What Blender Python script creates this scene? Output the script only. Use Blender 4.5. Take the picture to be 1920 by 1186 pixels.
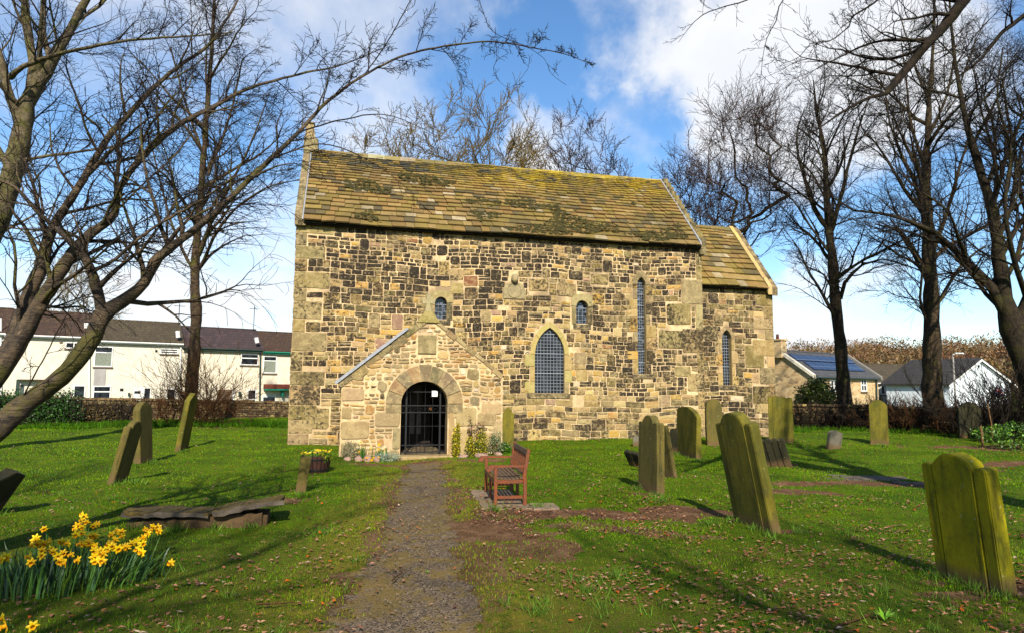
import bpy, bmesh, math, random
import numpy as np
from mathutils import Vector, Matrix, geometry
from mathutils.noise import noise as mnoise
R = math.radians
rnd = random.Random(7)
for o in list(bpy.data.objects): bpy.data.objects.remove(o)
S = bpy.context.scene
COL = S.collection
# ---------------------------------------------------------------- survey: camera and pixel -> place helpers
FPX, PITCH, ROLL, YAW, CX, CY, CZ = 1253.93, .107, -.0064, .2418, 1.7404, -22.742, 1.7364
def ray(px, py):
    a, b = px - 960, 593 - py
    cr, sr = math.cos(ROLL), math.sin(ROLL)
    u = cr*a + sr*b; w = -sr*a + cr*b
    cp, sp = math.cos(PITCH), math.sin(PITCH)
    return Vector((u/FPX, cp - sp*w/FPX, sp + cp*w/FPX))
def at(px, py, D):
    d = ray(px, py); t = D/d.y
    return Vector((d.x*t, D, CZ + d.z*t))
def sst(x, a, b):
    t = np.clip((np.asarray(x, float) - a)/(b - a), 0, 1); return t*t*(3 - 2*t)
def gz(x, y):
    x = np.asarray(x, float); y = np.asarray(y, float)
    z = -.15 + .15*sst(y, 18, 27) + .025*np.sin(x*.9 + 1.3)*np.cos(y*.7) + .018*np.sin(x*2.1 + y*1.3) + .012*np.sin(3.3*y - 1.7*x)
    z = z + .10*sst(-x, 5, 14) + .06*sst(x, 8, 16)
    z = z - .13*np.exp(-((x + 2.8)/3.6)**2 - ((y - 17.2)/3.6)**2)
    z = z + 8.6*sst(y, 85, 190)*sst(x, 20, 90) + 1.5*np.sin(x*.03)*sst(y, 120, 240)
    return z
def gh(x, y): return float(gz(x, y))
def G(px, py):
    d = ray(px, py); z = -.1
    for _ in range(12):
        t = (z - CZ)/d.z; z = gh(d.x*t, d.y*t)
    return Vector((d.x*t, d.y*t, z))
cY, sY = math.cos(YAW), math.sin(YAW)
CHO = Vector((cY*(-CX) - sY*(-CY), sY*(-CX) + cY*(-CY), 0))
def W(px, py, y=0.0):                       # point of the church plane at local depth y -> (x, z)
    d = ray(px, py); vx = cY*d.x + sY*d.y; vy = -sY*d.x + cY*d.y
    t = (y - CY)/vy
    return (CX + t*vx, CZ + t*d.z)
# ---------------------------------------------------------------- objects
def tag(o, label=None, cat=None, group=None, kind=None):
    if label: o['label'] = label
    if cat: o['category'] = cat
    if group: o['group'] = group
    if kind: o['kind'] = kind
    return o
def empty(name, loc, rz=0, rx=0, ry=0):
    o = bpy.data.objects.new(name, None); COL.objects.link(o)
    o.empty_display_size = .2
    o.location = loc; o.rotation_euler = (rx, ry, rz); return o
def copy_tree(o, parent=None):
    c = o.copy(); COL.objects.link(c)
    if parent: c.parent = parent
    for ch in list(o.children): copy_tree(ch, c)
    return c
class MB:
    def __init__(s): s.v = []; s.f = []; s.c = []; s.m = []; s.cur = (1, 1, 1, 1); s.mi = 0
    def add(s, vs, fs):
        n = len(s.v); s.v += [tuple(p) for p in vs]; s.f += [tuple(i + n for i in f) for f in fs]
        s.c += [s.cur]*len(vs); s.m += [s.mi]*len(fs)
    def box(s, x0, x1, y0, y1, z0, z1, M=None, j=0):
        vs = [Vector((x, y, z)) for x in (x0, x1) for y in (y0, y1) for z in (z0, z1)]
        if j: vs = [v + Vector((rnd.uniform(-j, j), rnd.uniform(-j, j), rnd.uniform(-j, j))) for v in vs]
        if M is not None: vs = [M @ v for v in vs]
        s.add(vs, [(0, 1, 3, 2), (4, 6, 7, 5), (0, 4, 5, 1), (2, 3, 7, 6), (0, 2, 6, 4), (1, 5, 7, 3)])
    def rbox(s, x0, x1, y0, y1, z0, z1, b=.01, M=None):      # box with chamfered edges
        b = min(b, (x1-x0)*.45, (y1-y0)*.45, (z1-z0)*.45)
        bm = bmesh.new(); bmesh.ops.create_cube(bm, size=1)
        for v in bm.verts: v.co = Vector(((x0+x1)/2 + v.co.x*(x1-x0), (y0+y1)/2 + v.co.y*(y1-y0), (z0+z1)/2 + v.co.z*(z1-z0)))
        bmesh.ops.bevel(bm, geom=list(bm.edges), offset=b, segments=1, affect='EDGES')
        s.frombm(bm, M)
    def frombm(s, bm, M=None):
        bm.verts.ensure_lookup_table()
        s.add([(M @ v.co if M is not None else v.co) for v in bm.verts], [tuple(v.index for v in f.verts) for f in bm.faces]); bm.free()
    def quad(s, a, b, c, d): s.add([a, b, c, d], [(0, 1, 2, 3)])
    def tube(s, pts, rad, n=6, cap=True):
        pts = [Vector(p) for p in pts]
        if not hasattr(rad, '__len__'): rad = [rad]*len(pts)
        vs = []; up = None
        for i, p in enumerate(pts):
            t = (pts[min(i+1, len(pts)-1)] - pts[max(i-1, 0)])
            if t.length < 1e-9: t = Vector((0, 0, 1))
            t.normalize()
            if up is None:
                up = Vector((0, 0, 1)) if abs(t.z) < .9 else Vector((1, 0, 0))
            a = t.cross(up)
            if a.length < 1e-6: a = t.orthogonal()
            a.normalize(); b = a.cross(t); up = b
            for k in range(n):
                th = 2*math.pi*k/n
                vs.append(p + (a*math.cos(th) + b*math.sin(th))*rad[i])
        fs = []
        for i in range(len(pts) - 1):
            for k in range(n):
                k2 = (k+1) % n
                fs.append((i*n + k, i*n + k2, (i+1)*n + k2, (i+1)*n + k))
        if cap: fs.append(tuple(range(n))); fs.append(tuple((len(pts)-1)*n + k for k in reversed(range(n))))
        s.add(vs, fs)
    def prism(s, poly, y0, y1, M=None):      # polygon in x,z extruded along y
        n = len(poly)
        vs = [Vector((x, y0, z)) for x, z in poly] + [Vector((x, y1, z)) for x, z in poly]
        if M is not None: vs = [M @ v for v in vs]
        s.add(vs, [tuple(range(n)), tuple(reversed(range(n, 2*n)))] + [(i, i+n, (i+1) % n + n, (i+1) % n) for i in range(n)])
    def lathe(s, prof, c=(0, 0, 0), n=16, M=None):
        vs = []; c = Vector(c)
        for r, z in prof:
            for k in range(n):
                th = 2*math.pi*k/n; v = c + Vector((r*math.cos(th), r*math.sin(th), z))
                vs.append(M @ v if M is not None else v)
        fs = [(i*n+k, i*n+(k+1) % n, (i+1)*n+(k+1) % n, (i+1)*n+k) for i in range(len(prof)-1) for k in range(n)]
        s.add(vs, fs)
    def build(s, name, mats, parent=None, smooth=False, origin=None):
        me = bpy.data.meshes.new(name)
        vs = s.v
        if origin is not None: vs = [(v[0]-origin[0], v[1]-origin[1], v[2]-origin[2]) for v in vs]
        me.from_pydata(vs, [], s.f)
        if not isinstance(mats, (list, tuple)): mats = [mats]
        for m in mats: me.materials.append(m)
        if len(mats) > 1: me.polygons.foreach_set('material_index', s.m)
        ca = me.color_attributes.new('Col', 'FLOAT_COLOR', 'POINT')
        ca.data.foreach_set('color', np.array(s.c, dtype=np.float32).ravel())
        if smooth: me.polygons.foreach_set('use_smooth', [True]*len(me.polygons))
        me.validate(); me.update()
        o = bpy.data.objects.new(name, me); COL.objects.link(o)
        if parent is not None: o.parent = parent
        elif origin is not None: o.location = origin
        return o
def fixn(o):
    bm = bmesh.new(); bm.from_mesh(o.data); bmesh.ops.recalc_face_normals(bm, faces=bm.faces); bm.to_mesh(o.data); bm.free(); return o
# ---------------------------------------------------------------- materials
class Mt:
    def __init__(s, name, rough=.85, spec=.3):
        m = bpy.data.materials.new(name); m.use_nodes = True; s.m = m; s.nt = m.node_tree; s.N = s.nt.nodes
        s.b = s.N['Principled BSDF']; s.b.inputs['Roughness'].default_value = rough
        s.b.inputs['Specular IOR Level'].default_value = spec
        s.tc = s.N.new('ShaderNodeTexCoord'); s.co = s.tc.outputs['Object']
    def L(s, a, b): s.nt.links.new(a, b)
    def put(s, sock, v):
        if isinstance(v, bpy.types.NodeSocket): s.L(v, sock)
        elif isinstance(v, (tuple, list)): sock.default_value = tuple(v) + ((1,) if len(v) == 3 and sock.type == 'RGBA' else ())
        else: sock.default_value = v
    def mp(s, sc=(1, 1, 1), rot=(0, 0, 0), src=None):
        n = s.N.new('ShaderNodeMapping'); s.L(src or s.co, n.inputs[0]); n.inputs['Scale'].default_value = sc; n.inputs['Rotation'].default_value = rot; return n.outputs[0]
    def noise(s, scale, det=5, rough=.6, co=None, dist=0, out='Fac'):
        n = s.N.new('ShaderNodeTexNoise'); s.L(co or s.co, n.inputs['Vector']); n.inputs['Scale'].default_value = scale
        n.inputs['Detail'].default_value = det; n.inputs['Roughness'].default_value = rough; n.inputs['Distortion'].default_value = dist; return n.outputs[out]
    def voro(s, scale, co=None, out='Distance', feat='F1'):
        n = s.N.new('ShaderNodeTexVoronoi'); n.feature = feat; s.L(co or s.co, n.inputs['Vector']); n.inputs['Scale'].default_value = scale; return n.outputs[out]
    def mr(s, v, a, b, c=0., d=1., smooth=True):
        n = s.N.new('ShaderNodeMapRange'); n.interpolation_type = 'SMOOTHSTEP' if smooth else 'LINEAR'
        for k, x in zip(('Value', 'From Min', 'From Max', 'To Min', 'To Max'), (v, a, b, c, d)): s.put(n.inputs[k], x)
        return n.outputs[0]
    def math(s, op, a, b=0.):
        n = s.N.new('ShaderNodeMath'); n.operation = op; s.put(n.inputs[0], a); s.put(n.inputs[1], b); return n.outputs[0]
    def mix(s, f, a, b, mode='MIX'):
        n = s.N.new('ShaderNodeMix'); n.data_type = 'RGBA'; n.blend_type = mode
        s.put(n.inputs[0], f); s.put(n.inputs[6], a); s.put(n.inputs[7], b); return n.outputs[2]
    def attr(s, name='Col'):
        n = s.N.new('ShaderNodeAttribute'); n.attribute_name = name; return n
    def sep(s, co=None):
        n = s.N.new('ShaderNodeSeparateXYZ'); s.L(co or s.co, n.inputs[0]); return n.outputs
    def col(s, c): s.put(s.b.inputs['Base Color'], c)
    def bump(s, h, st=.5, d=.02):
        n = s.N.new('ShaderNodeBump'); n.inputs['Strength'].default_value = st; n.inputs['Distance'].default_value = d
        s.L(h, n.inputs['Height']); s.L(n.outputs[0], s.b.inputs['Normal'])
M = {}
def simple(name, c, rough=.8, var=.25, sc=8, bump=.3, spec=.3, metal=0):
    k = Mt(name, rough, spec); n = k.noise(sc, 6, .65)
    f = k.mr(n, .3, .7)
    k.col(k.mix(f, tuple(x*(1-var) for x in c), tuple(min(1, x*(1+var)) for x in c)))
    k.b.inputs['Metallic'].default_value = metal
    if bump: k.bump(n, bump, .01)
    M[name] = k.m; return k
# church stonework: colour per stone in the attribute, alpha = how much dark weathering crust it carries
def stone_mat(name, crust_c=(.022, .017, .013), pale=(.55, .42, .24)):
    k = Mt(name, .92, .2); a = k.attr('Col'); base = a.outputs['Color']; cr = a.outputs['Alpha']
    g = k.noise(45, 4, .7); base = k.mix(.65, base, k.mix(g, (.25, .24, .22), (1.7, 1.65, 1.55)), 'MULTIPLY')
    b2 = k.noise(4.5, 5, .6); base = k.mix(k.mr(b2, .42, .64, 0, .5), base, k.mix(.75, base, (.5, .40, .22)))
    stn = k.mr(k.noise(.55, 6, .65, k.mp((1, 1, .8))), .34, .66, -.05, .075); th = k.math('SUBTRACT', k.math('SUBTRACT', .655, k.math('MULTIPLY', cr, .29)), stn)
    n1 = k.noise(9.5, 10, .82); f1 = k.mr(n1, th, k.math('ADD', th, .10))
    base = k.mix(k.math('MULTIPLY', f1, .93), base, crust_c)
    n2 = k.noise(13, 8, .75, k.mp((1, 1, 1), (.4, .7, .2))); f2 = k.mr(n2, .57, .62)
    base = k.mix(k.math('MULTIPLY', f2, .6), base, pale)
    hs_ = k.N.new('ShaderNodeHueSaturation'); hs_.inputs['Saturation'].default_value = 1.05; k.L(base, hs_.inputs['Color']); base = hs_.outputs[0]
    k.col(base)
    h = k.math('ADD', k.noise(16, 8, .7), k.math('MULTIPLY', k.noise(60, 4, .6), .4)); k.bump(h, .7, .02)
    M[name] = k.m
stone_mat('stone')
stone_mat('stone_plain', (.05, .042, .03), (.42, .34, .2))
k = Mt('mortar', .95, .15); n = k.noise(7, 8, .7); n3 = k.noise(1.1, 4, .6); z = k.sep()[2]
c = k.mix(k.mr(n, .35, .7), (.52, .375, .21), (.74, .565, .35)); c = k.mix(k.math('MULTIPLY', k.mr(n3, .40, .62), k.mr(z, 1.5, 6., .35, .75)), c, (.17, .12, .075)); c = k.mix(k.mr(k.noise(3.1, 8, .75), .55, .66, 0, .6), c, (.10, .08, .055)); k.col(c); k.bump(k.noise(30, 6, .7), .7, .015); M['mortar'] = k.m
# roof slabs: attribute gives slab tone
k = Mt('roof_slab', .9, .2); a = k.attr('Col'); base = a.outputs['Color']
base = k.mix(.55, base, k.mix(k.noise(22, 7, .7), (.3, .29, .25), (1.6, 1.6, 1.5)), 'MULTIPLY')
n = k.noise(1.7, 8, .62); base = k.mix(k.mr(k.math('ADD', n, k.mr(k.sep()[0], 2, 12, -.05, .05)), .50, .64, 0, .40), base, (.16, .125, .03))
ox = k.sep(); nn = k.noise(2.6, 9, .75)
top = k.mr(ox[2], 8.9, 10.3); east = k.mr(ox[0], 2.5, 9)
f = k.math('MULTIPLY', k.mr(nn, .43, .55), k.math('MULTIPLY', top, east)); base = k.mix(k.math('MULTIPLY', f, .52), base, (.50, .36, .03)); base = k.mix(k.mr(k.noise(.7, 5, .6), .40, .66, 0, .5), base, (.085, .068, .035))
c3 = k.noise(11, 6, .7); base = k.mix(k.mr(c3, .64, .69, 0, .7), base, (.40, .37, .26))
base = k.mix(k.mr(k.noise(6.5, 8, .75, k.mp((1, 1, 1), (1, .4, .9))), .60, .66, 0, .75), base, (.028, .026, .016))
k.col(base); k.bump(k.noise(18, 8, .7), .6, .02); M['roof_slab'] = k.m
simple('moss', (.045, .04, .012), .95, .6, 25, .8)
simple('lead', (.27, .28, .31), .55, .12, 10, .2, .5)
simple('iron', (.006, .006, .007), .45, .3, 30, .2, .4)
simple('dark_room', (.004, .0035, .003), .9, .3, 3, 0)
simple('leading', (.30, .33, .38), .5, .2, 30, .1, .4)
simple('white_paint', (.8, .8, .8), .5, .04, 5, .05)
simple('door_wood', (.20, .19, .17), .7, .2, 6, .2)
simple('dark_wood', (.012, .008, .006), .6, .3, 8, .2)
simple('notice_dim', (.10, .095, .085), .9, .15, 8, .2)
simple('brass', (.5, .22, .1), .4, .1, 8, 0, .5, .6)
k = Mt('glass', .22, .25); w = k.noise(3, 3, .5); k.col(k.mix(k.mr(w, .35, .65), (.006, .007, .009), (.03, .035, .045))); k.bump(k.noise(2.5, 2, .5), .35, .05); M['glass'] = k.m
k = Mt('sky_reflection_glass', .18, .45); k.col(k.mix(k.mr(k.noise(9, 4, .6), .50, .66), (.008, .011, .016), (.14, .18, .25))); k.bump(k.noise(4, 2, .5), .4, .05); M['sky_reflection_glass'] = k.m  # bluish sky reflection painted in patches into the dark pane colour
# gravestones
def grave_mat(name, a, b, dark=(.05, .045, .02), sc=2.2):
    k = Mt(name, .88, .25); st = k.mp((1.4, 1.4, .45)); n = k.noise(sc, 6, .62, st); sk = k.noise(9, 6, .7, k.mp((1, 1, .12))); n2 = k.noise(5, 9, .75); z = k.sep()[2]
    c = k.mix(k.mr(n, .35, .65), a, b); c = k.mix(k.mr(n2, .5, .66, 0, .55), c, dark)
    c = k.mix(k.mr(sk, .50, .68, 0, .75), c, tuple(x*.32 for x in b)); c = k.mix(k.mr(k.noise(7.5, 9, .8), .60, .66, 0, .7), c, (.035, .032, .018))
    c = k.mix(.5, c, k.mix(k.noise(60, 3, .7), (.45, .45, .45), (1.5, 1.5, 1.5)), 'MULTIPLY')
    c = k.mix(k.mr(k.math('ADD', z, k.math('MULTIPLY', n2, .22)), .16, .34, .85, 0), c, (.12, .075, .035))
    c = k.mix(k.mr(k.noise(13, 7, .75), .62, .66, 0, .6), c, (.36, .35, .21))
    k.col(c); k.bump(k.math('ADD', n2, k.math('MULTIPLY', k.noise(26, 8, .75), .7)), .55, .016); M[name] = k.m
grave_mat('grave_yellow', (.32, .27, .012), (.15, .145, .010))
grave_mat('grave_green', (.085, .082, .012), (.185, .15, .022))
grave_mat('grave_brown', (.13, .10, .025), (.075, .065, .018))
grave_mat('grave_dark', (.018, .017, .008), (.034, .030, .012), (.012, .011, .007))
grave_mat('grave_grey', (.17, .15, .11), (.10, .09, .065))
# bark
def bark(name, a, b, moss=(.09, .085, .015), mf=.5, sc=9):
    k = Mt(name, .9, .15); n = k.noise(sc, 8, .7, k.mp((1, 1, 1))); c = k.mix(k.mr(n, .35, .68), a, b)
    c = k.mix(k.mr(k.noise(2.2, 6, .65), .50, .62, 0, mf), c, moss); k.col(c); k.bump(k.noise(sc*2, 6, .7), .8, .03); M[name] = k.m
bark('bark_birch', (.028, .019, .013), (.10, .068, .042), (.08, .08, .013), .6)
k = Mt('bark_cherry', .75, .3); n = k.noise(5, 7, .7); rg = k.noise(3.2, 3, .6, k.mp((1.2, 1.2, 9), (0, .75, 0)), 1.5)
c = k.mix(k.mr(n, .35, .66), (.020, .014, .009), (.105, .072, .042)); c = k.mix(k.mr(rg, .58, .63, 0, .85), c, (.012, .008, .007)); c = k.mix(k.mr(k.noise(1.9, 6, .65), .50, .60, 0, .75), c, (.075, .068, .010)); c = k.mix(k.mr(k.noise(14, 6, .7), .62, .68, 0, .6), c, (.30, .21, .14))
k.col(c); k.bump(k.math('ADD', n, k.math('MULTIPLY', rg, .8)), .9, .03); M['bark_cherry'] = k.m
bark('bark_dark', (.012, .009, .006), (.042, .031, .019), (.05, .05, .01), .4)
bark('bark_lime', (.022, .016, .010), (.075, .052, .030), (.06, .06, .012), .4)
bark('bark_pale', (.045, .036, .022), (.17, .135, .085), (.10, .10, .02), .45)
bark('twig_dark', (.012, .009, .008), (.035, .025, .018), (.04, .04, .01), .2)
bark('twig_brown', (.026, .015, .011), (.065, .036, .025), (.06, .05, .02), .2)
bark('twig_lichen', (.09, .064, .022), (.18, .125, .04), (.13, .10, .03), .3)
bark('twig_shrub', (.05, .024, .011), (.13, .062, .028), (.06, .05, .02), .2)
bark('twig_gold', (.10, .055, .025), (.22, .13, .06), (.14, .09, .03), .3)
# ================================================================= CHURCH
church = empty('stone_church', CHO, YAW)
tag(church, 'small old stone church with mossy slab roof, arched gated porch and lower chancel', 'church')
L, WD, HE, HR, BX, CS, HC, RC, XC = 14.8, 5.9, 7.3, 10.62, 0.0, .54, 5.85, 8.75, 18.22
YP, YPW = -3.0, 0.0
def inpoly(x, z, poly):
    c = False; n = len(poly); j = n - 1
    for i in range(n):
        xi, zi = poly[i]; xj, zj = poly[j]
        if (zi > z) != (zj > z) and x < (xj - xi)*(z - zi)/(zj - zi) + xi: c = not c
        j = i
    return c
def warp(x, z): return z + .035*math.sin(x*.9 + .5) + .02*math.sin(x*2.3 + z*1.1)
PAL_BUFF = [(.33, .235, .11), (.40, .29, .14), (.28, .20, .10), (.36, .27, .15), (.24, .185, .11), (.42, .27, .10), (.37, .27, .15)]
PAL_DARK = [(.052, .038, .024), (.080, .058, .034), (.125, .088, .046), (.06, .048, .034), (.15, .108, .052), (.095, .064, .034)]
PAL_WARM = [(.38, .24, .10), (.22, .11, .065), (.29, .19, .14), (.45, .34, .17), (.58, .50, .37), (.36, .27, .14)]
PAL_OLIVE = [(.155, .12, .055), (.20, .15, .068), (.12, .095, .05), (.23, .17, .085)]
def jit(c, a=.18):
    f = 1 + rnd.uniform(-a, a); return tuple(x*f*(1 + rnd.uniform(-.05, .05)) for x in c)
def stone_poly(mb, poly, P, proud=.022, col=(.3, .22, .12), crust=.4, inset=.014, sink=.03):
    n = len(poly); cx = sum(p[0] for p in poly)/n; cz = sum(p[1] for p in poly)/n
    mb.cur = (*col, crust)
    def sh(p, d):
        v = Vector((cx - p[0], cz - p[1])); l = v.length or 1; v = v/l*min(d, l*.45); return (p[0] + v.x, p[1] + v.y)
    r0 = [P(*p, sink) for p in poly]
    r1 = [P(*sh(p, inset*.25), -proud*.55 + rnd.uniform(-.003, .003)) for p in poly]
    r2 = [P(*sh(p, inset*1.6), -proud + rnd.uniform(-.005, .005)) for p in poly]
    ce = P(cx, cz, -proud - rnd.uniform(-.002, .010))
    vs = r0 + r1 + r2 + [ce]
    fs = []
    for i in range(n):
        j = (i+1) % n
        fs += [(i, j, n+j, n+i), (n+i, n+j, 2*n+j, 2*n+i), (2*n+i, 2*n+j, 3*n)]
    mb.add(vs, fs)
def rrect(x0, x1, z0, z1, c, j, warpf):
    w, h = x1-x0, z1-z0
    cc = [min(w, h)*rnd.uniform(c*.4, c) for _ in range(4)]
    pts = [(x0+cc[0], z0), ((x0+x1)/2, z0), (x1-cc[1], z0), (x1, z0+cc[1]), (x1, z1-cc[2]), (x1-cc[2], z1), ((x0+x1)/2, z1), (x0+cc[3], z1), (x0, z1-cc[3]), (x0, z0+cc[0])]
    out = []
    for x, z in pts:
        x += rnd.uniform(-j, j); z += rnd.uniform(-j, j); out.append((x, warpf(x, z)))
    return out
def fill(mb, P, x0, x1, z0, z1, zone, mask, warpf=warp, res=.04):
    rows = []; z = z0
    while z < z1 - .05:
        h = zone((x0+x1)/2, z)['h']; h = rnd.uniform(*h); rows.append((z, min(z+h, z1))); z += h
    nc = int(round((x1-x0)/res)); occ = [[False]*nc for _ in rows]
    for k, (a, b) in enumerate(rows):
        for c in range(nc):
            xc = x0 + (c+.5)*res
            for t in (.15, .5, .85):
                if mask(xc, warpf(xc, a + (b-a)*t)): occ[k][c] = True; break
    for k, (a, b) in enumerate(rows):
        c = 0
        while c < nc:
            if occ[k][c]: c += 1; continue
            run = 0
            while c+run < nc and not occ[k][c+run]: run += 1
            zn = zone(x0 + (c+.5)*res, a)
            w = max(2, int(rnd.uniform(*zn['w'])/res)); 
            if w > run or run - w < 3: w = run if run <= w + 4 else run//2
            kk = 1
            if rnd.random() < zn.get('tall', .12):
                for q in range(1, rnd.choice((2, 2, 3))):
                    if k+q < len(rows) and not any(occ[k+q][c:c+w]) and (rows[k+q][1]-a) < w*res*1.3: kk = q+1
                    else: break
            for q in range(kk):
                for e in range(c, c+w): occ[k+q][e] = True
            g = zn.get('gap', .016); X0, X1, A, B_ = x0+c*res + g*rnd.uniform(.5, 1.3), x0+(c+w)*res - g*rnd.uniform(.5, 1.3), a + g*rnd.uniform(.4, 1.1), rows[k+kk-1][1] - g*rnd.uniform(.4, 1.1)
            if X1-X0 > .04 and B_-A > .03 and rnd.random() > zn.get('skip', .01):
                parts = [(X0, X1, A, B_)]
                if kk == 1 and (B_-A) > .15 and rnd.random() < zn.get('split', .08):
                    m = A + (B_-A)*rnd.uniform(.35, .65); parts = [(X0, X1, A, m-g*.6), (X0, X1, m+g*.6, B_)]
                for (p, q, r_, s_) in parts:
                    pal = zn['pal']; u = rnd.random(); acc = 0
                    for pl, wt, cr in pal:
                        acc += wt
                        if u <= acc: break
                    stone_poly(mb, rrect(p, q, r_, s_, zn.get('c', .2), zn.get('j', .010), warpf), P, zn.get('proud', .02)*rnd.uniform(.5, 1.4), jit(rnd.choice(pl)), min(1, max(0, cr + rnd.uniform(-.18, .18))), zn.get('inset', .014))
            c += w
# ---- main openings, surveyed on the wall plane
def arch_pts(xc, hw, spring, top, n=8):          # pointed arch outline from right spring over to left spring
    rise = top - spring; Rr = (hw*hw + rise*rise)/(2*hw); out = []
    amax = math.asin(min(1, rise/Rr))
    for i in range(n+1):
        a = amax*i/n; out.append((xc + hw - Rr + Rr*math.cos(a), spring + Rr*math.sin(a)))
    return out + [(2*xc - x, z) for x, z in reversed(out[:-1])]
def round_pts(xc, hw, spring, n=12, e=1.0):
    return [(xc + hw*math.cos(math.pi*i/n), spring + hw*e*math.sin(math.pi*i/n)) for i in range(n+1)]
def window_poly(kind, xc, hw, bot, top):
    if kind == 'round': return [(xc-hw, bot), (xc+hw, bot)] + round_pts(xc, hw, top-hw)
    sp = top - hw*1.75
    return [(xc-hw, bot), (xc+hw, bot)] + arch_pts(xc, hw, sp, top)
WINS = [  # kind, centre, half width, bottom, top, wall ('n'ave / 'c'hancel), ring width
 ('round', 4.83, .205, 4.08, 4.85, 'n', .0), ('round', 9.96, .225, 4.08, 4.92, 'n', .0),
 ('point', 8.735, .545, 1.58, 3.91, 'n', .17), ('point', 12.29, .165, 2.30, 5.88, 'n', .19), ('point', 16.11, .20, 1.92, 4.08, 'c', .13)]
def wall_mesh(mb, outer, holes, P, depth=.34, rc=(.30, .23, .13)):
    loops = [[Vector((x, z, 0)) for x, z in outer]] + [[Vector((x, z, 0)) for x, z in h] for h in holes]
    tris = geometry.tessellate_polygon(loops); flat = [p for l in loops for p in l]
    mb.mi = 0; mb.cur = (1, 1, 1, 0); mb.add([P(p.x, p.y, 0) for p in flat], [tuple(t) for t in tris])
    mb.mi = 1; mb.cur = (*rc, .15)
    for h in holes:
        n = len(h)
        for i in range(n):
            a, b = h[i], h[(i+1) % n]; mb.add([P(*a, 0), P(*b, 0), P(*b, depth), P(*a, depth)], [(0, 1, 2, 3)])
    mb.mi = 1
def ringblocks(mb, P, xc, hw, spring, top, bot, rw, kind, col=(.34, .27, .14), crust=.1, nv=4, sill=True, proud=.03, jambs=True):
    inner = arch_pts(xc, hw, spring, top, 8) if kind == 'point' else round_pts(xc, hw, spring, 18)
    outer = arch_pts(xc, hw+rw, spring, top + rw*(1.25 if kind == 'point' else 1), 8) if kind == 'point' else round_pts(xc, hw+rw, spring, 18)
    n = len(inner) - 1; st = [round(i*n/nv) for i in range(nv+1)]
    for a, b in zip(st[:-1], st[1:]):
        poly = [inner[i] for i in range(a, b+1)] + [outer[i] for i in range(b, a-1, -1)]
        g = .006; ccx = sum(p[0] for p in poly)/len(poly); ccz = sum(p[1] for p in poly)/len(poly)
        poly = [(x + (ccx-x)*g/.3, z + (ccz-z)*g/.3) for x, z in poly]
        # build as strip so that the curved block stays clean
        k = b - a; mb.cur = (*jit(col, .14), crust); 
        fi = [P(*poly[i], -proud) for i in range(k+1)]; fo = [P(*poly[2*k+1-i], -proud) for i in range(k+1)]
        bi = [P(*poly[i], .03) for i in range(k+1)]; bo = [P(*poly[2*k+1-i], .03) for i in range(k+1)]
        vs = fi + fo + bi + bo; m = k+1; fs = []
        for i in range(k):
            fs += [(i, i+1, m+i+1, m+i), (2*m+i, 2*m+i+1, i+1, i), (m+i, m+i+1, 3*m+i+1, 3*m+i)]
        fs += [(0, m, 3*m, 2*m), (k, 2*m+k, 3*m+k, m+k)]
        mb.add(vs, fs)
    if jambs:
        for sgn in (-1, 1):
            z = bot
            while z < spring - .05:
                h = min(rnd.uniform(.28, .55), spring - z)
                if spring - z - h < .12: h = spring - z
                w = rw*rnd.choice((.9, 1.0, 1.7, 2.2)); a, b = xc + sgn*(hw+.004), xc + sgn*(hw + w)
                stone_poly(mb, [(min(a, b), z+.008), (max(a, b), z+.008), (max(a, b), z+h-.008), (min(a, b), z+h-.008)], P, proud*.8, jit(rnd.choice(PAL_BUFF+[col]), .15), crust*rnd.uniform(.3, 3), .008)
                z += h
    if sill:
        a, b = xc-hw-rw*1.3, xc+hw+rw*1.3
        stone_poly(mb, [(a, bot-.17), (b, bot-.17), (b, bot-.01), (a, bot-.01)], P, .035, jit((.10, .08, .05)), .45, .01)
def glaze(win, kind, xc, hw, bot, top, y, P, nx, nz, style):
    poly = window_poly(kind, xc, hw, bot, top)
    pane = MB(); pane.add([P(x, z, y) for x, z in poly], [tuple(range(len(poly)))])
    pane.build('pane', M['sky_reflection_glass' if style != 'grille' else 'glass'], win)
    g = MB(); yb = y - .02
    def top_at(x):
        zs = []
        n = len(poly)
        for i in range(n):
            (xa, za), (xb, zb) = poly[i], poly[(i+1) % n]
            if (xa - x)*(xb - x) <= 0 and abs(xb-xa) > 1e-6: zs.append(za + (zb-za)*(x-xa)/(xb-xa))
        return max(zs)
    def half_at(z):
        xs = [poly[i][0] + (poly[(i+1) % len(poly)][0]-poly[i][0])*(z-poly[i][1])/(poly[(i+1) % len(poly)][1]-poly[i][1]) for i in range(len(poly)) if (poly[i][1]-z)*(poly[(i+1) % len(poly)][1]-z) <= 0 and abs(poly[(i+1) % len(poly)][1]-poly[i][1]) > 1e-6]
        return min(xs), max(xs)
    t = .007 if style == 'grille' else .006
    for i in range(1, nx):
        x = xc - hw + 2*hw*i/nx; zt = top_at(x); g.tube([P(x, bot, yb), P(x, zt, yb)], t, 4)
    for i in range(1, nz):
        z = bot + (top-bot)*i/nz; a, b = half_at(z); heavy = (style != 'grille' and i % 4 == 0) or (style == 'grille' and i % 6 == 0)
        g.tube([P(a, z, yb-.008), P(b, z, yb-.008)], t*(2.2 if heavy else 1), 4)
    g.build('grille' if style == 'grille' else 'leading', M['leading'], win)
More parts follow.
